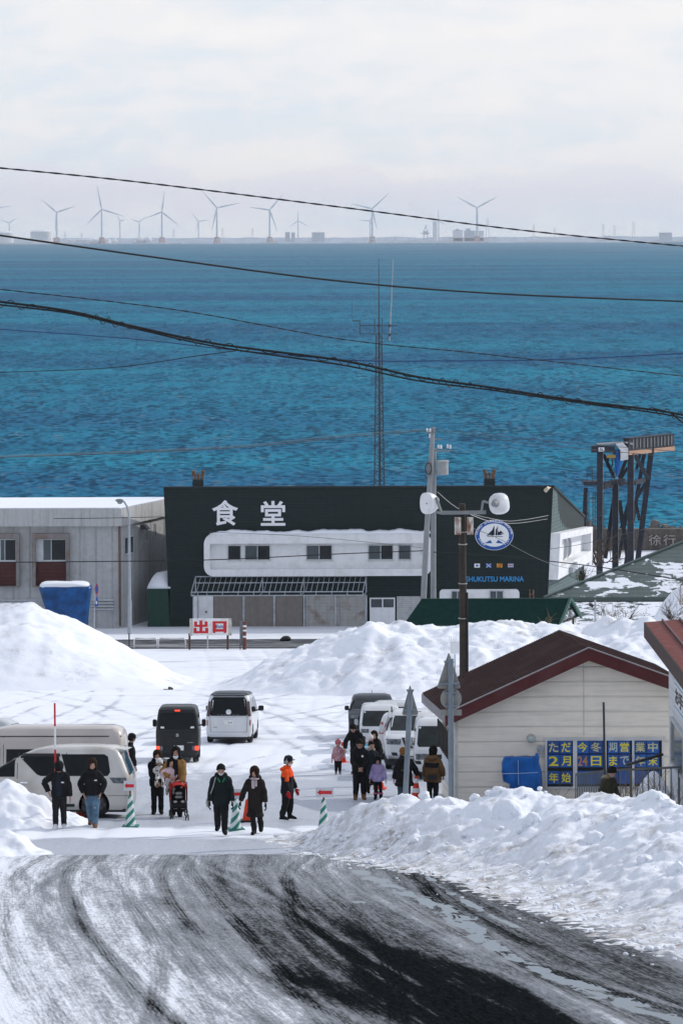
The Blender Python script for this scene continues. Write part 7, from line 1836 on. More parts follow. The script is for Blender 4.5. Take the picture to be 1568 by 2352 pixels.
def concrete_poles():
 d = 226.0; gr = gz(d); a = W(995, 1400, d)
 L = lambda u, v, dd=0.0: Vector((W(u, v, d).x - a.x, dd, W(u, v, d).z - gr))
 r = thing('utility_pole', 'upright concrete utility pole with transformer, crossarms and white insulators', 'utility pole', (a.x, d, gr))
 MB().tube([L(995, 1482), L(994.5, 1300), L(996, 1030)], [.20, .18, .15], 16).build('shaft', CONCP, r, smooth=True)
 arm = mat('grey_iron', (0, 0, 0)); INS = mat('porcelain', (.7, .71, .72), .25)
 for (u0, u1, v) in ((985, 1034, 1034), (985, 1012, 1008)):
  MB().beam(L(u0, v, -.25), L(u1, v + 1, -.25), .09, .09).build('crossarm', arm, r)
 for u, v in ((988, 1030), (1006, 1030), (1012, 1030), (1027, 1029), (1033, 1030), (987, 1005)):
  q = MB(); q.lathe([(.05, 0), (.09, .03), (.05, .08), (.085, .12), (.045, .17), (.07, .21), (.02, .26)], L(u, v, -.25), 10); q.build('insulator', INS, r, smooth=True)
 q = MB(); c = L(1016, 1090, -.3); q.lathe([(.30, 0), (.36, .04), (.36, .8), (.40, .82), (.40, .9), (.3, .95)], c, 16); q.build('transformer', mat('transformer_grey', (.30, .31, .31), .5, var=.08), r, smooth=True)
 MB().beam(L(1000, 1080, -.1), L(1016, 1080, -.3), .08, .08).build('transformer_bracket', arm, r)
 q = MB()
 for k in range(12): q.tube([L(995, 1090 + k * 22), L(1001 if k % 2 else 989, 1090 + k * 22)], .018, 4)
 q.build('step_bolt', arm, r)
 a2 = W(972, 1400, d - 1)
 r2 = thing('utility_pole', 'slightly leaning concrete utility pole that reaches highest, left of its twin', 'utility pole', (a2.x, d - 1, gz(d - 1)))
 L3 = lambda u, v, dd=0.0: Vector((W(u, v, d - 1).x - a2.x, dd, W(u, v, d - 1).z - gz(d - 1)))
 MB().tube([L3(967, 1482), L3(979, 1230), L3(994, 981)], [.20, .18, .14], 16).build('shaft', CONCP, r2, smooth=True)
 MB().beam(L3(976, 993, -.2), L3(1000, 993, -.2), .09, .09).build('crossarm', arm, r2)
 for u in (980, 987): q = MB(); q.lathe([(.05, 0), (.09, .03), (.05, .08), (.085, .12), (.045, .17), (.02, .22)], L3(u, 991, -.2), 10); q.build('insulator', INS, r2, smooth=True)
 q = MB(); q.box(L3(975, 0).x, L3(988, 0).x, -.4, -.2, L3(0, 1096).z, L3(0, 1063).z); q.build('cable_box', mat('cable_box_grey', (.22, .23, .235), .5), r2, bevel=.05)
 q = MB(); c = L3(983, 1075, -.42); q.tube([c + Vector((.2 * math.cos(t), -.02 * t * .3, .38 * math.sin(t))) for t in np.linspace(0, 6 * PI, 50)], .03, 5); q.build('cable_loop', M_BLACK, r2)
concrete_poles()
def lamp_and_signs():
 d = 258.0; gr = gz(d); a = W(298, 1452, d)
 L = lambda u, v, dd=0.0: Vector((W(u, v, d).x - a.x, dd, W(u, v, d).z - gr))
 r = thing('street_lamp', 'grey curved arm street lamp in front of the warehouse corner', 'street lamp', (a.x, d, gr))
 MB().tube([L(298, 1460), L(298, 1380), L(297.5, 1378), L(297, 1200), L(296, 1180), L(292, 1163), L(286, 1153), L(279, 1150)], [.15, .15, .115, .09, .08, .075, .07, .065], 12).build('post', mat('lamp_post_grey', (.33, .36, .39), .5, var=.1), r, smooth=True)
 q = MB(); q.ellip(L(275, 1149.5), (.32, .2, .13), 14, 8); h = q.build('lamp_head', mat('lamp_head_grey', (.20, .22, .23), .4), r, smooth=True)
 q = MB(); q.ellip(L(275.5, 1154), (.2, .16, .13), 12, 8); q.build('lamp_glass', mat('lamp_glass', (.3, .33, .34), .15), h, smooth=True)
 d2 = 256.0; g2 = gz(d2); a = W(217, 1440, d2)
 L2 = lambda u, v, dd=0.0: Vector((W(u, v, d2).x - a.x, dd, W(u, v, d2).z - g2))
 r = thing('parking_sign', 'small round no parking sign over a blue plate on a thin post', 'road sign', (a.x, d2, g2))
 MB().tube([L2(216.5, 1460), L2(218, 1344)], .045, 8).build('post', M_GALV, r)
 q = MB(); q.prism([(L2(218.5, 0).x + .12 * math.cos(t), L2(0, 1354).z + .40 * math.sin(t)) for t in np.linspace(0, 2 * PI, 25)[:-1]], 'y', -.08, -.06); disc = q.build('round_plate', RED, r)
 q = MB(); q.prism([(L2(218.5, 0).x + .075 * math.cos(t), L2(0, 1354).z + .29 * math.sin(t)) for t in np.linspace(0, 2 * PI, 25)[:-1]], 'y', -.086, -.081); q.build('blue_field', mat('sign_blue', (.02, .10, .38), .5), disc)
 q = MB(); q.beam(L2(216.6, 1348, -.09), L2(220.6, 1360, -.09), .05, .008); q.build('red_bar', RED, disc)
 q = MB(); x = L2(218, 0).x; q.prism([(x - .16, L2(0, 1393).z), (x + .12, L2(0, 1393).z), (x + .10, L2(0, 1378).z), (x + .03, L2(0, 1367).z), (x - .03, L2(0, 1376).z)], 'y', -.08, -.06); pl = q.build('blue_plate', mat('sign_blue', (0, 0, 0)), r)
 MB().box(x - .06, x + .05, -.086, -.081, L2(0, 1388).z, L2(0, 1381).z).build('white_mark', WHT, pl)
 d3 = 239.5; g3 = gz(d3); a = W(480, 1490, d3)
 L3 = lambda u, v, dd=0.0: Vector((W(u, v, d3).x - a.x, dd, W(u, v, d3).z - g3))
 r = thing('exit_sign', 'white exit board with big red characters on two rusty posts', 'sign', (a.x, d3, g3))
 for u, v0 in ((435.5, 1499), (523, 1499)): MB().tube([L3(u, v0), L3(u, 1455)], .075, 8).build('post', mat('rusty_post', (.085, .045, .04), .8, var=.3), r)
 MB().box(L3(432, 0).x, L3(527, 0).x, -.14, -.02, L3(0, 1460).z, L3(0, 1422).z).build('board', mat('old_white_board', (.70, .70, .70), .5, var=.06, dirt=(.3, .2, .15), dirt_amt=.35, dscale=2), r)
 for u0, u1 in ((432, 437.5), (521, 527)): MB().box(L3(u0, 0).x - .02, L3(u1, 0).x + .02, -.17, -.141, L3(0, 1461).z, L3(0, 1421.5).z).build('end_frame', mat('beige_frame', (.5, .47, .42), .6, dirt=(.2, .12, .08), dirt_amt=.6, dscale=5), r)
 z0, z1 = L3(0, 1455.5).z, L3(0, 1426).z; hh = z1 - z0
 xa, xb = L3(440.5, 0).x, L3(474, 0).x; w = xb - xa; t = w * .2
 q = MB(); Y = lambda f: z0 + hh * f; Xx = lambda f: xa + w * f
 q.box(Xx(.40), Xx(.60), -.155, -.142, Y(.0), Y(1));
 for f0, f1, base in ((.04, .96, .50), (0, 1, .0)):
  q.box(Xx(f0), Xx(.40) , -.154, -.142, Y(base), Y(base + .17)); q.box(Xx(.60), Xx(f1), -.154, -.142, Y(base), Y(base + .17))
  q.box(Xx(f0), Xx(f0 + .2), -.1535, -.142, Y(base + .17), Y(base + .42)); q.box(Xx(f1 - .2), Xx(f1), -.1535, -.142, Y(base + .17), Y(base + .42))
 q.build('character', RED, r)
 xa, xb = L3(484, 0).x, L3(516, 0).x; q = MB(); add_frame(q, [(xa, z0 + hh * .12), (xb, z0 + hh * .12), (xb, z1 - hh * .07), (xa, z1 - hh * .07)], [(xa + w * .22, z0 + hh * .32), (xb - w * .22, z0 + hh * .32), (xb - w * .22, z1 - hh * .24), (xa + w * .22, z1 - hh * .24)], -.155, -.142)
 q.box(xa + .02, xa + w * .2, -.154, -.142, z0 + hh * .02, z0 + hh * .12); q.box(xb - w * .2, xb - .02, -.154, -.142, z0 + hh * .02, z0 + hh * .12); q.build('character', RED, r)
 text_mesh('lettering', 'Exit', .3, mat('exit_blue', (.02, .05, .22), .5), r, ((xa + xb) / 2, -.147, (z0 + z1) / 2 + .02), bold=.006, ext=.003, fit=(.52, .24))
 d4 = 239.0; a = W(562, 1490, d4); g4 = gz(d4)
 L4 = lambda u, v, dd=0.0: Vector((W(u, v, d4).x - a.x, dd, W(u, v, d4).z - g4))
 r = thing('striped_post', 'rusty red post with white bands beside the exit board', 'post', (a.x, d4, g4))
 MB().tube([L4(562, 1505), L4(562, 1428)], .115, 12).build('shaft', mat('rust_red_post', (.14, .045, .035), .7, var=.3), r, smooth=True)
 for v in (1438, 1448, 1462): MB().tube([L4(562, v + 2), L4(562, v - 2)], .12, 12).build('white_band', WHT, r)
 r = thing('meter_cabinet', 'narrow grey meter cabinet on legs next to the striped post', 'cabinet', (W(555, 1490, d4).x, d4 + .2, g4))
 MB().box(-.13, .13, -.15, .15, .35, 1.9).build('case', mat('cabinet_grey', (.13, .14, .15), .6, var=.2), r, bevel=.02)
 for x in (-.1, .1): MB().box(x - .03, x + .03, -.05, .05, -.2, .35).build('leg', M_DKSTEEL, r)
 r = thing('guard_rail', 'low white tubular guard rail standing in the snow left of the exit board', 'railing', (W(370, 1490, 241).x, 241, gz(241)))
 L5 = lambda u, v: Vector((W(u, v, 241).x - W(370, 1490, 241).x, 0, W(u, v, 241).z - gz(241)))
 WR = mat('rail_white', (.6, .6, .6), .5, var=.1)
 for u0, u1 in ((308, 361), (364, 426)):
  MB().tube([L5(u0, 1496), L5(u0, 1472), L5(u0 + 4, 1466), L5(u1 - 4, 1466), L5(u1, 1472), L5(u1, 1496)], .05, 8).build('hoop', WR, r, smooth=True); MB().tube([L5(u0 + 1, 1483), L5(u1 - 1, 1483)], .03, 6).build('lower_bar', WR, r)
 for u, v0, lb in ((297, 1455, 'thin dark stake in the snow below the street lamp'), (477, 1460, 'thin grey stake under the exit board')):
  p = W(u, 1480, 240.5); o = MB().tube([(0, 0, -.2), (0, 0, W(u, v0, 240.5).z - gz(240.5))], .05, 8).build('stake', M_GALV if u > 300 else M_DKSTEEL, None, loc=(p.x, 240.5, gz(240.5))); tag(o, lb, 'stake')
 p = G(657, 1473); q = MB(); q.ellip((0, 0, .18), (.36, .25, .22), 12, 8); q.ellip((-.25, 0, .12), (.2, .2, .14), 10, 6); tag(q.build('rubbish_bag', M_BLACK, None, smooth=True, loc=p), 'black bundle lying at the edge of the far road', 'bag')
 p = G(392, 1584); q = MB(); q.cbox((0, 0, .05), (.22, .2, .14), Euler((.2, .3, .5)).to_matrix()); q.cbox((-.22, 0, .01), (.3, .1, .04), Euler((0, .1, .2)).to_matrix()); tag(q.build('dirt_clod', mat('brown_clod', (.10, .075, .055), .9), None, bevel=.03, loc=p), 'brown clod lying alone on the smooth snow of the lot', 'clod')
 p = G(657, 1473)
lamp_and_signs()
def tarps():
 d = 259.0; p = W(147, 1440, d); gr = gz(d); s = px(d)
 r = thing('covered_boat', 'tall object wrapped in blue tarpaulin with a flat cap of snow by the warehouse', 'covered load', (p.x, d, gr))
 L = lambda u, v: Vector((W(u, v, d).x - p.x, 0, W(u, v, d).z - gr))
 q = MB(); rings = []; N = 40
 for v, u0, u1, dy in ((1455, 112, 198, .8), (1425, 108, 198, .85), (1395, 100, 201, .95), (1370, 92, 205, 1.05), (1352, 88, 207, 1.1), (1346, 90, 206, 1.05)):
  c = (L(u0, 0).x + L(u1, 0).x) / 2; w = (L(u1, 0).x - L(u0, 0).x) / 2; z = L(0, v).z
  rings.append([Vector((c + w * math.copysign(abs(math.cos(t)) ** .55, math.cos(t)) * (1 + .045 * float(pn(t * 3.3, z * .7, 5)) * 2), dy * math.copysign(abs(math.sin(t)) ** .55, math.sin(t)) * (1 + .10 * float(pn(t * 3.7, z * .9, 6)) * 2), z + .08 * float(pn(t * 2, 3, 4)))) for t in np.linspace(0, 2 * PI, N + 1)[:-1]])
 q.rings(rings); q.build('tarpaulin', mat('dark_blue_tarpaulin', (.003, .062, .21), .4, var=.45, vscale=1.6, bump=.8, bscale=5), r, smooth='all')
 q = MB(); rings = []
 for k, z in ((1.0, 0), (1.03, .10), (.98, .22), (.85, .30), (.4, .34)):
  rings.append([Vector(((L(90, 0).x + L(206, 0).x) / 2 - .1 + 1.80 * k * math.copysign(abs(math.cos(t)) ** .6, math.cos(t)), 1.0 * k * math.copysign(abs(math.sin(t)) ** .6, math.sin(t)), L(0, 1347).z + z + .04 * math.sin(3 * t))) for t in np.linspace(0, 2 * PI, N + 1)[:-1]])
 q.rings(rings); q.build('snow_cap', M_ROOFSNOW, r, smooth='all')
 d = 99.3; p = W(1192, 1805, d); gr = gz(d)
 r = thing('covered_machine', 'outdoor unit wrapped in bright blue tarpaulin against the cream house wall', 'covered load', (p.x, d, gr))
 L = lambda u, v: Vector((W(u, v, d).x - p.x, 0, W(u, v, d).z - gr))
 q = MB(); rings = []
 for v, u0, u1 in ((1850, 1168, 1232), (1803, 1164, 1238), (1796, 1150, 1238), (1775, 1147, 1236), (1757, 1146, 1231), (1744, 1150, 1229), (1742.5, 1156, 1222)):
  c = (L(u0, 0).x + L(u1, 0).x) / 2; w = (L(u1, 0).x - L(u0, 0).x) / 2; z = L(0, v).z
  rings.append([Vector((c + w * math.copysign(abs(math.cos(t)) ** .5, math.cos(t)) * (1 + .05 * float(pn(t * 4.1, z * 5, 7)) * 2), .22 * math.copysign(abs(math.sin(t)) ** .5, math.sin(t)) * (1 + .22 * float(pn(t * 4.3, z * 5, 8)) * 2), z + .03 * float(pn(t * 3, 9, 4)) * 2)) for t in np.linspace(0, 2 * PI, N + 1)[:-1]])
 q.rings(rings); q.ellip(L(1232, 1740) + Vector((0, -.02, -.02)), (.07, .12, .16), 10, 8); q.build('tarpaulin', M_TARP, r, smooth='all')
 q = MB(); q.tube([L(1150, 1774) + Vector((0, -.245, 0)), L(1192, 1773) + Vector((0, -.26, 0)), L(1234, 1771) + Vector((0, -.245, 0))], .008, 5); q.tube([L(1188, 1743) + Vector((0, -.25, 0)), L(1189, 1800) + Vector((0, -.26, 0))], .006, 5); q.build('cord', mat('pale_cord', (.45, .6, .75), .6), r)
tarps()
def railings():
 S = mat('grey_railing', (.14, .16, .165), .6, var=.25, dirt=(.10, .07, .05), dirt_amt=.3)
 d = 93.0; gr = gz(d); a = W(1320, 1800, d)
 r = thing('railing', 'grey steel railing with close bars, left part beside the blue notices', 'railing', (a.x, d, gr))
 L = lambda u, v, dd=0.0: Vector((W(u, v, d + dd).x - a.x, dd, W(u, v, d + dd).z - gr))
 q = MB(); q.beam(L(1320, 1779), L(1386, 1772), .05, .06); q.beam(L(1320, 1870), L(1386, 1868), .04, .05); q.build('top_rail', S, r)
 for k in range(17):
  u = 1321 + k * 4.0; MB().beam(L(u, 1779 - k * .43), L(u, 1870), .022, .03).build('bar', S, r)
 for u in (1386, 1394): MB().beam(L(u, 1768), L(u, 1900), .07, .07).build('post', S, r)
 a2 = W(1395, 1800, d - .4); d2 = d - .4
 r = thing('railing', 'grey steel railing with wide spaced bars, right part with snow heaped behind', 'railing', (a2.x, d2, gz(d2)))
 L2 = lambda u, v, dd=0.0: Vector((W(u, v, d2).x - a2.x, dd, W(u, v, d2).z - gz(d2)))
 q = MB(); q.beam(L2(1396, 1770), L2(1640, 1758), .05, .055); q.build('top_rail', S, r)
 for k in range(12):
  u = 1397 + k * 13; MB().beam(L2(u, 1769 - k * .55), L2(u, 1860), .022, .03).build('bar', S, r)
 for u in (1448, 1558): MB().beam(L2(u, 1766), L2(u, 1900), .06, .06).build('post', S, r)
 q = MB(); q.tube([L2(1442, 1768, .8), L2(1532, 1751, 1.4)], .04, 8); q.build('handrail', M_DKSTEEL, r)
 p = W(1390, 1800, 92.0); o = MB().tube([(0, 0, -.3), (-.05, 0, W(1386, 1613, 92).z - gz(92))], .030, 10).build('marker_pole', M_DKSTEEL, None, loc=(p.x, 92, gz(92))); tag(o, 'tall thin black pole in front of the blue notices', 'pole')
 p = W(1498, 1815, 95.5)
 def f(X, D):
  q_ = np.sqrt(((X - p.x) / .95) ** 2 + ((D - 95.5) / 1.0) ** 2); hh = 1.25 * (1 - sstep(0, 1, q_)) + .08 * fbm(X * 2, D * 2, 3, 5) * (q_ < .9)
  return np.where(q_ > 1, -.3, hh)
 heap('snow_pile', 'rounded snow heap behind the railing under the last blue notice', p.x - 1.2, p.x + 1.2, 94.2, 96.8, .06, f)
railings()

def shrubs():
 rnd = random.Random(3)
 BR = mat('bare_branch', (.075, .055, .04), .9, var=.3); ST = mat('dry_stalk', (.20, .14, .085), .9, var=.3)
 def branch(b, p, dr, L, r, depth):
  pts = [p]; n = 4
  for k in range(n):
   dr = (dr + Vector((rnd.gauss(0, .13), rnd.gauss(0, .13), rnd.gauss(.03, .08)))).normalized(); pts.append(pts[-1] + dr * L / n)
  b.tube(pts, [r * (1 - .5 * k / n) for k in range(n + 1)], 5)
  if depth > 0:
   for k in range(rnd.randint(2, 4)):
    q = pts[rnd.randint(1, n)]; branch(b, q, (dr + Vector((rnd.gauss(0, .6), rnd.gauss(0, .5), rnd.gauss(.1, .4)))).normalized(), L * rnd.uniform(.45, .75), r * .55, depth - 1)
 def bush(u, v, d, n, L, r, depth, lb, m, spread=.5, base=None):
  p = W(u, v, d);
  if base is not None: p.z = base
  b = MB()
  for k in range(n): branch(b, Vector((rnd.gauss(0, .12), rnd.gauss(0, .12), -.1)), Vector((rnd.gauss(0, spread), rnd.gauss(0, spread), 1)).normalized(), L * rnd.uniform(.7, 1.1), r, depth)
  tag(b.build('bare_shrub', m, None, loc=p), lb, 'shrub')
 bush(1370, 1296, 290, 7, 3.2, .06, 2, 'bare leafless shrub between white building flank and gantry legs', BR, .7)
 bush(1385, 1290, 292, 5, 2.4, .05, 2, 'smaller bare shrub leaning right at the foot of the gantry', BR, .9)
 bush(1335, 1330, 262, 40, .8, .02, 1, 'low dark evergreen scrub beside the flank of the dark building', mat('dark_scrub', (.03, .026, .014), .9), 1.0)
 bush(1255, 1444, 190, 6, .9, .014, 1, 'thin dry stalks poking up before the green corrugated roof', ST, .45)
 for i, (u, v, d, lb) in enumerate(((1455, 1818, 91.2, 'dry bent grass stalks beside the second railing post'), (1435, 1808, 91.6, 'tall dry grass stalks in front of the notices'), (1515, 1816, 91.0, 'dense dry stalks at the right end of the notices'), (1275, 1812, 91.5, 'few dry stalks before the first blue notice'), (1545, 1818, 90.6, 'reddish dry stalks before the white toilet house'))):
  bush(u, v, d, 9 if i != 3 else 4, 1.15 if i < 3 else .7, .008, 1, lb, ST, .22, gz(d) + .5)
 bush(1390, 1432, 216, 8, 1.1, .02, 2, 'leafless brush in front of the low snowy roof', BR, .6); bush(1430, 1434, 214, 10, 1.2, .02, 2, 'denser leafless brush right of the lamp post mast', BR, .6)
 bush(1545, 1425, 196, 14, .9, .02, 2, 'dark bare scrub growing out of the right snow hump', BR, .7); bush(1560, 1385, 198, 8, 1.1, .016, 1, 'thin reddish stalks on top of the right snow hump', ST, .5)
 p = W(1590, 1420, 205)
 def f(X, D):
  q_ = np.sqrt(((X - p.x) / 3.6) ** 2 + ((D - 205) / 6) ** 2); hh = 4.9 * np.clip(1 - q_ ** 2, 0, 1) + .15 * fbm(X * .6, D * .6, 3, 8)
  return np.where(q_ > 1, -.3, hh)
 heap('snow_pile', 'steep snow hump with dry stalks above the red roof at the right edge', p.x - 4.5, p.x + 4.5, 198, 212, .15, f)
 d = 212; a = W(1366, 1430, d); r = thing('lamp_mast', 'thin grey mast with a small black spotlight in front of the low snowy roof', 'lamp', (a.x, d, gz(d)))
 L = lambda u, v: Vector((W(u, v, d).x - a.x, 0, W(u, v, d).z - gz(d)))
 MB().tube([L(1366, 1500), L(1366, 1378)], .06, 8).build('post', M_GALV, r); q = MB(); q.cbox(L(1357, 1390), (.28, .2, .14), Euler((.3, .5, 0)).to_matrix()); q.build('spotlight', M_BLACK, r); MB().tube([L(1356, 1391), L(1366, 1390)], .025, 5).build('bracket', M_DKSTEEL, r)
shrubs()
def radio_mast():
 d = 285.0; gr = gz(d); a = W(871, 1200, d)
 L = lambda u, v, dd=0.0: Vector((W(u, v, d).x - a.x, dd, W(u, v, d).z - gr))
 r = thing('radio_mast', 'tall slim lattice radio mast with whip aerials behind the dark building', 'mast', (a.x, d, gr))
 St = mat('mast_steel', (.062, .068, .078), .55, metal=.2)
 zt, w0, w1 = L(871, 770).z, .62, .27
 legs = [(math.cos(t), math.sin(t)) for t in (math.radians(90), math.radians(210), math.radians(330))]
 P = lambda i, f: Vector((legs[i][0] * (w0 + (w1 - w0) * f) , legs[i][1] * (w0 + (w1 - w0) * f), zt * f))
 q = MB()
 for i in range(3): q.tube([P(i, 0), P(i, 1)], .048, 6)
 n = 56
 for k in range(n):
  for i in range(3):
   j = (i + 1) % 3; q.tube([P(i, k / n), P(j, (k + 1) / n)] if k % 2 else [P(j, k / n), P(i, (k + 1) / n)], .024, 4)
   if k % 4 == 0: q.tube([P(i, k / n), P(j, k / n)], .012, 4)
 q.build('lattice', St, r)
 MB().tube([Vector((.1, 0, 0)), Vector((.02, 0, zt))], .07, 8).build('feeder', St, r)
 MB().tube([L(870, 790), L(870, 700), L(869.7, 690)], .055, 8).build('top_pole', St, r); MB().tube([L(869.8, 700), L(869.5, 640), L(869.3, 593)], [.045, .035, .018], 8).build('whip', St, r)
 MB().tube([L(894.5, 783), L(902.5, 596)], [.05, .03], 8).build('whip', mat('grey_whip', (.36, .37, .38), .5), r)
 for v in (747.5, 766.5): MB().tube([L(827, v), L(914, v + .5)], .035, 6).build('crossarm', St, r)
 MB().tube([L(826, 768), L(826, 737)], .04, 6).build('side_pole', St, r); MB().tube([L(809, 737), L(826, 737)], .045, 6).build('side_arm', St, r); MB().tube([L(809, 738), L(808.5, 691)], .014, 5).build('whip', St, r)
 for u, v0, v1 in ((860, 765, 732), (877.5, 765, 730)): MB().tube([L(u, v0), L(u, v1)], .03, 6).build('stub_aerial', St, r)
 for c in ((870, 748), (870, 767), (894, 748), (894, 769)): MB().cbox(L(*c), (.2, .2, .22)).build('clamp', St, r)
 q = MB(); c = L(884, 772); q.tube([c + Vector((.28 * math.cos(t), 0, .25 * math.sin(t))) for t in np.linspace(PI, 2.1 * PI, 12)], .02, 5); q.build('cable_loop', St, r)
radio_mast()

def cables():
 CB = mat('black_cable', (.010, .011, .013), .6, spec=.2); BL = mat('blue_cable', (.008, .045, .14), .5); TH = mat('grey_wire', (.05, .055, .06), .6)
 def curve(pts, d0, d1, per=14):
  pts = [(float(a), float(b_)) for a, b_ in pts]; out = []
  for i in range(len(pts) - 1):
   p0, p1, p2, p3 = pts[max(i - 1, 0)], pts[i], pts[i + 1], pts[min(i + 2, len(pts) - 1)]
   for k in range(per):
    t = k / per; out.append(tuple(.5 * ((2 * p1[j]) + (-p0[j] + p2[j]) * t + (2 * p0[j] - 5 * p1[j] + 4 * p2[j] - p3[j]) * t * t + (-p0[j] + 3 * p1[j] - 3 * p2[j] + p3[j]) * t ** 3) for j in (0, 1)))
  out.append(pts[-1]); u0, u1 = out[0][0], out[-1][0]
  return [W(u, v, d0 + (d1 - d0) * (u - u0) / (u1 - u0)) for u, v in out]
 def cable(pts, d0, d1, wpx, lb, m=CB, n=6, twist=0.0):
  c = curve(pts, d0, d1); r = wpx / 2 / px((d0 + d1) / 2); b = MB()
  if twist:
   L = [0]
   for i in range(1, len(c)): L.append(L[-1] + (c[i] - c[i - 1]).length)
   T_ = np.linspace(0, L[-1], int(L[-1] / .07)); P_ = np.array([tuple(p) for p in c])
   xyz = np.stack([np.interp(T_, L, P_[:, j]) for j in range(3)], 1)
   for ph in (0, PI): b.tube([Vector(q) + Vector((0, math.cos(t * twist + ph), math.sin(t * twist + ph))) * r * .55 for q, t in zip(xyz, T_)], r * .62, 5)
  else: b.tube(c, r, n)
  o = b.build('overhead_cable', m, None, smooth=True); tag(o, lb, 'cable', 'overhead cables'); return c
 cable([(-60, 380), (300, 416), (784, 476), (1200, 529), (1640, 572)], 58, 66, 3.6, 'topmost twisted black cable crossing the sky past the wind turbines', twist=9)
 cable([(-60, 532), (400, 597), (784, 646), (1150, 675), (1640, 695)], 55, 62, 4.6, 'thick smooth black cable second from the top, crossing the upper sea')
 cable([(-60, 658), (400, 711), (784, 779), (1100, 812), (1640, 872)], 62, 70, 2.4, 'thin twisted cable just above the thick spiral bound bundle', twist=12)
 cable([(-60, 752), (300, 778), (520, 802), (800, 827), (1010, 829), (1300, 825), (1640, 808)], 95, 80, 2.8, 'bluish cable that sags flat across the middle of the sea', BL)
 cable([(-60, 857), (250, 845), (450, 818), (540, 806)], 95, 88, 2.2, 'thin cable rising from the left edge to join the bundle')
 A = [(-60, 686), (150, 713), (300, 748), (500, 790), (784, 828), (960, 866), (1120, 889), (1330, 921), (1530, 946), (1640, 972)]
 c1 = curve(A, 60, 64); c2 = curve([(u, v + 7 - 3 * math.sin(u * .006)) for u, v in A], 60.2, 64.2); b = MB()
 b.tube(c1, .023, 6); b.tube(c2, .017, 6); o = b.build('overhead_cable', CB, None, smooth=True); tag(o, 'heavy bundle of two cables bound by a loose spiral wire', 'cable', 'overhead cables')
 b = MB(); pts = []
 for i in range(len(c1) - 1):
  for k in range(8):
   t = (i + k / 8); p = c1[i].lerp(c1[i + 1], k / 8); w_ = .075 * (.6 + .4 * math.sin(i * .35)); pts.append(p + Vector((0, w_ * math.cos(t * 2.2), w_ * math.sin(t * 2.2) - .02)))
 b.tube(pts, .008, 5); b.build('spiral_hanger', CB, o)
 cable([(1500, 938), (1535, 947), (1556, 962), (1600, 1000)], 63.6, 64, 4.2, 'short thick cable drooping from the bundle at the right edge')
 cable([(-60, 1053), (500, 1031), (784, 1005), (930, 993), (986, 989)], 190, 225, 2.2, 'cable running from the left edge to the top of the concrete poles'); cable([(-60, 1050), (500, 1027), (784, 1000), (975, 986)], 190, 225, 1.4, 'thinner cable just above another that ends at the concrete poles', TH)
 cable([(996, 986), (1250, 1012), (1640, 1044)], 225, 190, 1.4, 'upper thin wire leaving the concrete poles to the right', TH); cable([(1000, 990), (1250, 1022), (1640, 1058)], 225, 190, 1.4, 'lower thin wire leaving the concrete poles to the right', TH)
 cable([(-60, 1292), (190, 1290), (480, 1286), (784, 1272), (972, 1265)], 228, 225, 2.4, 'black cable strung before the warehouse and the canteen windows'); cable([(995, 1268), (1150, 1277), (1262, 1289), (1400, 1306), (1640, 1345)], 225, 205, 2.4, 'black cable strung before the emblem towards the right edge')
 cable([(480, 1222), (700, 1232), (968, 1258)], 255, 226, 1.1, 'faint wire slanting above the canteen windows', TH); cable([(124, 1191), (240, 1190), (375, 1187)], 262, 262, 1.6, 'short dark wire before the warehouse fascia')
 cable([(1004, 1130), (1060, 1172), (1150, 1195), (1200, 1194), (1258, 1184)], 225, 262, 1.2, 'pale wire sagging from the concrete pole to the building corner', mat('pale_wire', (.35, .36, .36), .5)); cable([(1072, 1178), (1120, 1196), (1180, 1202), (1256, 1192)], 141, 262, 1.2, 'second pale wire sagging to the building corner', mat('pale_wire', (0, 0, 0)))
 cable([(1258, 1262), (1380, 1240), (1640, 1172)], 264, 230, 1.2, 'thin wire rising from the building flank past the gantry', TH); cable([(1075, 1210), (1140, 1235), (1280, 1300), (1450, 1318)], 141, 230, 1.1, 'thin wire crossing the round emblem downwards', TH)
cables()

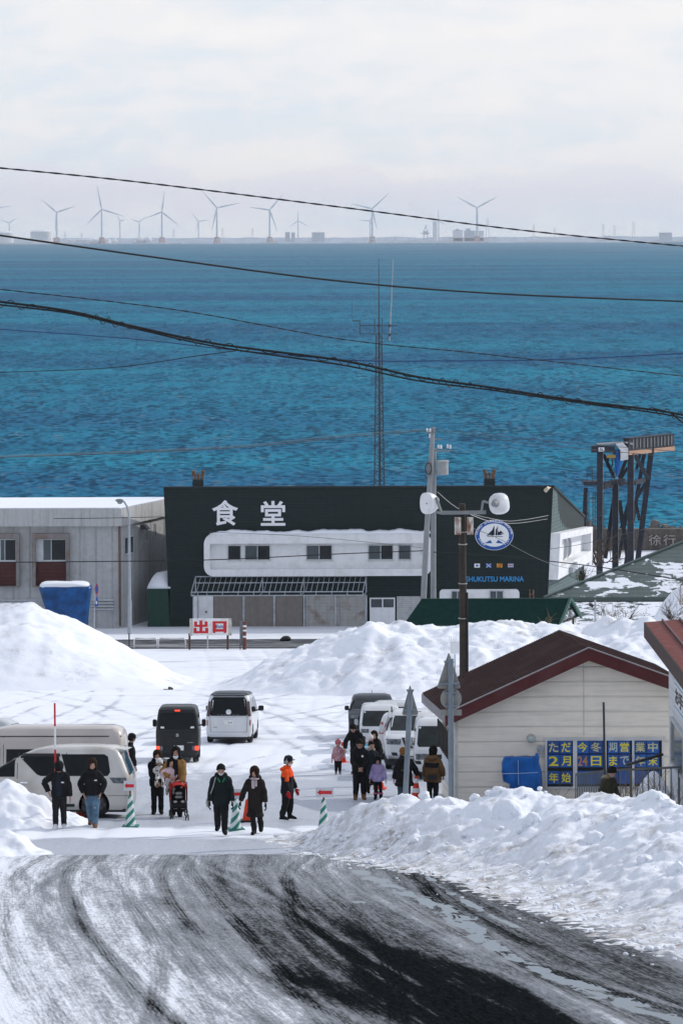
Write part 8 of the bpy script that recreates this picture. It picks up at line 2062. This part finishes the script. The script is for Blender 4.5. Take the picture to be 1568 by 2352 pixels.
def snow_chunks():
 rnd = random.Random(5)
 cm = snow_mat('dirty_chunk', .9, 9.0, big=2.2)
 def chunk_mesh(b, c, r, seed, sub=3):
  bm = bmesh.new(); bmesh.ops.create_icosphere(bm, subdivisions=sub, radius=1.0)
  rr = random.Random(seed); pl = [(Vector((rr.gauss(0, 1), rr.gauss(0, 1), rr.gauss(0, 1))).normalized(), rr.uniform(.62, .95)) for _ in range(9)]
  vs = []
  for v in bm.verts:
   p = v.co.copy()
   for n, k in pl:
    dd = p.dot(n) - k
    if dd > 0: p -= n * dd * .85
   q = 1 + .16 * float(pn(p.x * 2.3 + seed, p.y * 2.3 + p.z * 1.7)) + .06 * float(pn(p.x * 6 + seed, p.z * 6 + p.y * 4))
   vs.append(Vector(c) + Vector((p.x * r[0], p.y * r[1], p.z * r[2])) * q)
  b.add(vs, [[v.index for v in f.verts] for f in bm.faces]); bm.free()
 items = [(1164, 1862, 72, 78, 'largest dirty snow boulder with a grey underside on the bank'), (1220, 1884, 46, 52, 'dirty snow boulder just right below the largest one'), (1326, 1878, 34, 40, 'small rounded snow boulder on the upper bank'), (1410, 1878, 34, 20, 'flat grey snow lump high on the bank'), (1364, 1926, 60, 46, 'pale rounded snow boulder with a dark notch, middle of the bank'), (1506, 1830, 40, 38, 'tall grey snow boulder at the bank top below the railing'), (1535, 1846, 36, 26, 'grey snow slab sloping right of the tall boulder at the bank top'), (1480, 1972, 36, 34, 'dark faced snow clod on the right of the bank'), (1552, 1996, 44, 50, 'dirty snow clod against the right picture edge'), (1034, 1842, 34, 30, 'grey crumbly snow clod near the stout sign post'), (1146, 1794, 34, 30, 'white snow lump on the crest under the blue tarpaulin'), (1090, 1796, 26, 22, 'white snow lump on the crest left of the blue tarpaulin'), (975, 1818, 30, 24, 'white snow lump beside the leaning sign post'), (1125, 1822, 28, 20, 'small white lump below the crest'), (1415, 1842, 30, 22, 'small white lump below the railing corner')]
 for i, (u, v, w, h, lb) in enumerate(items):
  vv = v + h * .15; p = bank_hit(u, vv)
  while p.y > 90.5: vv += 3; p = bank_hit(u, vv)
  s = px(p.y); b = MB(); chunk_mesh(b, (0, 0, 0), (w / s / 2, w / s / 2 * .9, h / s / 2), i * 3 + 1, 4)
  o = b.build('snow_chunk', cm, None, smooth='all', loc=p + Vector((0, .1, 0))); tag(o, lb, 'snow chunk', 'snow chunks on the roadside bank')
 b = MB()
 for k in range(420):
  t = rnd.random(); i = rnd.randint(1, len(TOE) - 3); x = TOE[i][0] + (TOE[i + 1][0] - TOE[i][0]) * t; y = TOE[i][1] + (TOE[i + 1][1] - TOE[i][1]) * t
  o = rnd.gauss(.35, .55) if k < 340 else rnd.uniform(.2, 4.5); x += o; y += o * .4
  hh = max(0, float(bank(np.array([x]), np.array([y]))[0])); r = min(.11, .018 + abs(rnd.gauss(0, .028))) * (1.4 if k > 340 else 1)
  chunk_mesh(b, (x, y, gz(y) + hh + r * .2), (r, r * rnd.uniform(.7, 1.2), r * rnd.uniform(.5, .9)), k, 1)
 tag(b.build('snow_crumbs', cm, None, smooth='all'), kind='stuff')
snow_chunks()
# ------------------------------------------------------------------ the far coast, some twelve kilometres off
def coast():
 D0 = 12500.0; s = px(D0)
 X = lambda u, d=D0: (u - UC) / F * d
 rnd = random.Random(9)
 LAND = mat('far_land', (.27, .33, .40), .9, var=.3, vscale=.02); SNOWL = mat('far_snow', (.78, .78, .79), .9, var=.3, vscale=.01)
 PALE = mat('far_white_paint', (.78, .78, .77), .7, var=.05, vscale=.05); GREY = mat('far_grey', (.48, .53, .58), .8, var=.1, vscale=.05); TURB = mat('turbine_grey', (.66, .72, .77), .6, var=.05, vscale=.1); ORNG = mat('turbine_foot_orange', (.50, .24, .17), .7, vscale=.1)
 def ground_pt(u, d=D0): return Vector((X(u, d), d, 0))
 xs = np.linspace(-2600, 2600, 700); rows = []
 for y, k in ((12440, 0), (12470, .35), (12900, 1), (14500, 1.1)):
  rows.append([(float(x) * (1 if y < 12800 else y / 12800), y, -2 + k * (19 + 5 * float(fbm(np.array([x * .01]), np.array([k]), 3, 4)[0]) + (3 * rnd.random() if k == 1 else 0))) for x in xs])
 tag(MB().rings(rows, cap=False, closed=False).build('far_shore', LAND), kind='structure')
 b = MB()
 for u0, u1, h in ((-40, 130, 6), (895, 1010, 9), (1010, 1120, 5), (1200, 1360, 3.5), (1380, 1420, 5), (1490, 1640, 5), (560, 640, 3), (300, 420, 4)):
  b.box(X(u0), X(u1), 12425, 12438, -1, h)
 tag(b.build('far_beach', SNOWL), kind='structure')
 def wtg(u, vh, tips, lb, d=D0, foot=True, k=1.0):
  z = H - (vh + ROLL * (u - UC) - VH) / F * d; x = W(u, vh, d).x; sc = px(d)
  r = thing('wind_turbine', lb, 'wind turbine', (x, d, 0), 0, 'wind turbines on the far coast')
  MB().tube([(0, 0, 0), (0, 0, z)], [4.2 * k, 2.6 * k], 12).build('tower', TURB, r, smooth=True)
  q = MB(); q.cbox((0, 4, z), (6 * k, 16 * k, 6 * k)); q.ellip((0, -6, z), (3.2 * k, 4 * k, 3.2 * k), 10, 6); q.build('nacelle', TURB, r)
  for tu, tv in tips:
   e = Vector(((tu - u) / sc, 0, -(tv - vh) / sc)); L = e.length; n = e.normalized(); sd_ = Vector((n.z, 0, -n.x))
   q = MB(); rings = []
   for t, w in ((0, 1.5), (.08, 2.2), (.2, 3.4), (.5, 2.3), (.85, 1.2), (1, .35)):
    c = Vector((0, -7, z)) + e * t; rings.append([c + sd_ * w * k * .9 * math.cos(a) + Vector((0, w * k * .45 * math.sin(a), 0)) for a in np.linspace(0, 2 * PI, 9)[:-1]])
   q.rings(rings); q.build('blade', TURB, r, smooth=True)
  if foot:
   q = MB()
   for dx, dy in ((-9, -9), (9, -9), (9, 9), (-9, 9)): q.beam((dx * 1.2, dy * 1.2, -2), (dx * .7, dy * .7, 22), 3)
   for z0 in (8, 21): q.box(-10, 10, -10, 10, z0, z0 + 2.5)
   q.build('jacket_foot', ORNG, r)
 Z1 = lambda x, y: (x * .5002, 344.5 + y * .5002); Z2 = lambda x, y: (784.3 + x * .5002, 344.5 + y * .5002)
 def T1(x, y): return Z1(x, y)
 big = [((262, 286), [(190, 225), (350, 257), (255, 378)], Z1, 'big turbine right of the large storage tank'), ((468, 272), [(447, 160), (575, 307), (397, 345)], Z1, 'big turbine with one blade straight up, second from the left'), ((744, 284), [(757, 187), (822, 347), (665, 315)], Z1, 'big turbine whose top blade touches the upper cable, third from the left'), ((996, 265), [(925, 183), (1105, 243), (972, 375)], Z1, 'big turbine left of middle with a blade crossing the upper cable'), ((1238, 275), [(1302, 200), (1143, 262), (1275, 378)], Z1, 'big turbine left of the radio mast with blades at two and nine'), ((140, 270), [(215, 200), (42, 245), (163, 368)], Z2, 'big turbine directly above the radio mast'), ((620, 265), [(712, 215), (528, 215), (625, 368)], Z2, 'big turbine at the right with two blades raised like a letter v'), ((-75, 275), [(52, 258), (-120, 330), (-100, 200)], Z1, 'turbine outside the left picture edge with one blade tip showing')]
 for hub, tips, Zf, lb in big:
  u, v = Zf(*hub); wtg(u, v, [Zf(*t) for t in tips], lb, D0 - 60)
 small = [((45, 335), [(80, 312), (3, 320), (45, 375)], Z1, 'small distant turbine left of the large tank'), ((552, 326), [(577, 320), (540, 300), (548, 355)], Z1, 'small distant turbine between the second and third big ones'), ((640, 330), [(675, 305), (597, 317), (645, 380)], Z1, 'small distant turbine close left of the third big one'), ((912, 328), [(883, 290), (965, 320), (900, 377)], Z1, 'small distant turbine left of the fourth big one'), ((1368, 325), [(1368, 275), (1415, 350), (1328, 352)], Z1, 'small distant turbine with one blade upright before the grey hall'), ((130, 325), [(78, 323), (150, 285), (150, 370)], Z2, 'small distant turbine just left of the one above the radio mast'), ((445, 325), [(443, 270), (478, 345), (420, 352)], Z2, 'small distant turbine beside the chimney')]
 for hub, tips, Zf, lb in small:
  u, v = Zf(*hub); wtg(u, v, [Zf(*t) for t in tips], lb, 14200, False, .8)
 def tank(u, w, v, lb, dome=.15, d=D0 - 30, name='storage_tank', m=PALE):
  R_ = w / 2 / s; hh = (557 - v) / s; r = thing(name, lb, 'tank', ground_pt(u, d), 0, 'storage tanks on the far coast')
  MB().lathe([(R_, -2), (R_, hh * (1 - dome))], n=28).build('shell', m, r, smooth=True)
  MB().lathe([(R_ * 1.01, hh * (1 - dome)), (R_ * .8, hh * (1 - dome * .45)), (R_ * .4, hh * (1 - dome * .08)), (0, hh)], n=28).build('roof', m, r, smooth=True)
 tank(96, 51, 523, 'largest white domed tank left of the first big turbine'); tank(12, 40, 526, 'white tank cut off by the left picture edge')
 for i, (u, w, v) in enumerate(((168, 22, 547), (185, 18, 545), (201, 20, 546), (220, 16, 546), (243, 24, 545))): tank(u, w, v, ['low pale tank next to the first big turbine', 'second low pale tank right of the first big turbine', 'third low pale tank right of the first big turbine', 'narrow pale tank before the second big turbine', 'wide low tank right of the second big turbine'][i], .1, D0 - 20)
 for u, v, lb in ((322, 540, 'left round gas sphere on the coast'), (340, 540, 'right round gas sphere on the coast'), (264, 545, 'small round gas sphere on the coast')):
  R_ = (557 - v) / s / 2; q = MB(); q.ellip((0, 0, R_), (R_, R_, R_), 18, 12); r = thing('gas_sphere', lb, 'tank', ground_pt(u), 0, 'storage tanks on the far coast'); q.build('shell', PALE, r, smooth=True); q = MB();
  for a in range(6): q.tube([(R_ * .95 * math.cos(a), R_ * .95 * math.sin(a), -2), (R_ * .95 * math.cos(a), R_ * .95 * math.sin(a), R_)], 1.2, 5)
  q.build('leg', GREY, r)
 def hall(u0, u1, v, lb, m=PALE, extra=()):
  r = thing('industrial_building', lb, 'building', ground_pt((u0 + u1) / 2, D0 + 40), 0, 'works buildings on the far coast'); w = (u1 - u0) / s / 2; hh = (552 - v) / s
  MB().box(-w, w, 0, 50, -2, hh).build('wall', m, r); MB().box(-w - 1, w + 1, -1, 51, hh + .02, hh + 2).build('roof', GREY, r)
  for a, c, vv in extra: MB().box((a - (u0 + u1) / 2) / s, (c - (u0 + u1) / 2) / s, 8, 40, hh + 2.02, hh + (v - vv) / s).build('roof_block', GREY, r)
 hall(716, 745, 528, 'square grey works hall right of the small turbine', GREY); hall(1040, 1062, 524, 'left tall white block of the power works', PALE, ((1046, 1054, 520),)); hall(1066, 1090, 525, 'right tall grey block of the power works', GREY, ((1070, 1080, 519),)); hall(1092, 1110, 526, 'narrow white block right of the power works', PALE); hall(1030, 1140, 541, 'long low white hall at the foot of the power works', PALE); hall(1387, 1404, 538, 'lone small white hut on the right shore', PALE); hall(1515, 1542, 531, 'pale grey hall near the right picture edge', GREY); hall(655, 665, 527, 'pair of slim silos left part', GREY); hall(669, 677, 528, 'slim silo beside another one', GREY)
 def pylon(u, v, lb, d=12900):
  z = (552 - v) / px(d); r = thing('pylon', lb, 'pylon', ground_pt(u, d), 0, 'pylons on the far coast'); q = MB(); w = z * .09
  for sx, sy in ((-1, -1), (1, -1), (1, 1), (-1, 1)): q.beam((sx * w, sy * w, -2), (sx * w * .15, sy * w * .15, z), .7)
  for f in (.3, .5, .7): q.beam((-w * (1 - .85 * f), -w * (1 - .85 * f), z * f), (w * (1 - .85 * f), -w * (1 - .85 * f), z * (f + .12)), .5)
  q.build('lattice', GREY, r)
  for f in (.72, .84, .95): MB().beam((-w * 1.2, 0, z * f), (w * 1.2, 0, z * f), .8).build('crossarm', GREY, r)
 for u, v, lb in ((150, 525, 'pylon just right of the first big turbine'), (188, 527, 'pylon between first and second big turbines'), (399, 520, 'pylon right of the third big turbine'), (511, 516, 'pylon beside the fourth big turbine'), (580, 517, 'pylon between the fourth and fifth big turbines'), (1119, 495, 'tall pylon beside the power works'), (1225, 510, 'pylon midway along the right shore'), (1273, 519, 'small pylon along the right shore'), (1384, 510, 'pylon over the lone white hut'), (1410, 512, 'pylon right of the lone white hut'), (1454, 505, 'tall pylon near the right picture edge')): pylon(u, v, lb)
 r = thing('chimney', 'white works chimney with a plume of steam drifting left', 'chimney', ground_pt(999)); z = (552 - 502) / s
 MB().lathe([(9.5, -2), (8.6, z), (7, z)], n=20).build('stack', PALE, r, smooth=True)
 r2 = thing('harbour_crane', 'pale harbour crane left of the white chimney', 'crane', ground_pt(977)); q = MB()
 for sx in (-8, 8): q.beam((sx, 0, -2), (sx * .7, 0, 50), 3)
 q.beam((-16, 0, 34), (14, 0, 34), 4); q.beam((-2, 0, 50), (2, 0, 64), 4); q.box(-9, 9, -3, 3, 30, 42); q.build('frame', GREY, r2)
 m = bpy.data.materials.new('steam'); m.use_nodes = True; nt = m.node_tree; nt.nodes.clear(); out = nt.nodes.new('ShaderNodeOutputMaterial'); v = nt.nodes.new('ShaderNodeVolumePrincipled'); v.inputs['Color'].default_value = (1, .98, .95, 1); v.inputs['Density'].default_value = .0035; nt.links.new(v.outputs[0], out.inputs['Volume'])
 q = MB(); rings = []
 for t in np.linspace(0, 1, 14):
  c = Vector((X(998 - 62 * t) - X(999), 0, z + 4 + 62 * t ** .8 + 5 * math.sin(t * 9))); R_ = 7 + 20 * t ** .7 + 4 * math.sin(t * 17)
  if t == 1: R_ = 3
  rings.append([c + Vector((R_ * .8 * math.cos(a) * .6, R_ * math.sin(a), R_ * .85 * math.cos(a))) * (1 + .15 * math.sin(3 * a + t * 11)) for a in np.linspace(0, 2 * PI, 17)[:-1]])
 q.rings(rings); st = q.build('steam', m, None, loc=ground_pt(999)); st['kind'] = 'stuff'
coast()
# ------------------------------------------------------------------ sea air
def build_haze():
 m = bpy.data.materials.new('sea_air'); m.use_nodes = True
 nt = m.node_tree; nt.nodes.clear()
 out = nt.nodes.new('ShaderNodeOutputMaterial'); v = nt.nodes.new('ShaderNodeVolumePrincipled')
 v.inputs['Color'].default_value = (0.82, 0.90, 1.0, 1); v.inputs['Density'].default_value = 0.000045
 v.inputs['Anisotropy'].default_value = 0.25
 nt.links.new(v.outputs[0], out.inputs['Volume'])
 b = MB(); b.box(-9000, 9000, -200, 17000, -1.5, 215)
 o = b.build('haze', m); o['kind'] = 'stuff'
build_haze()
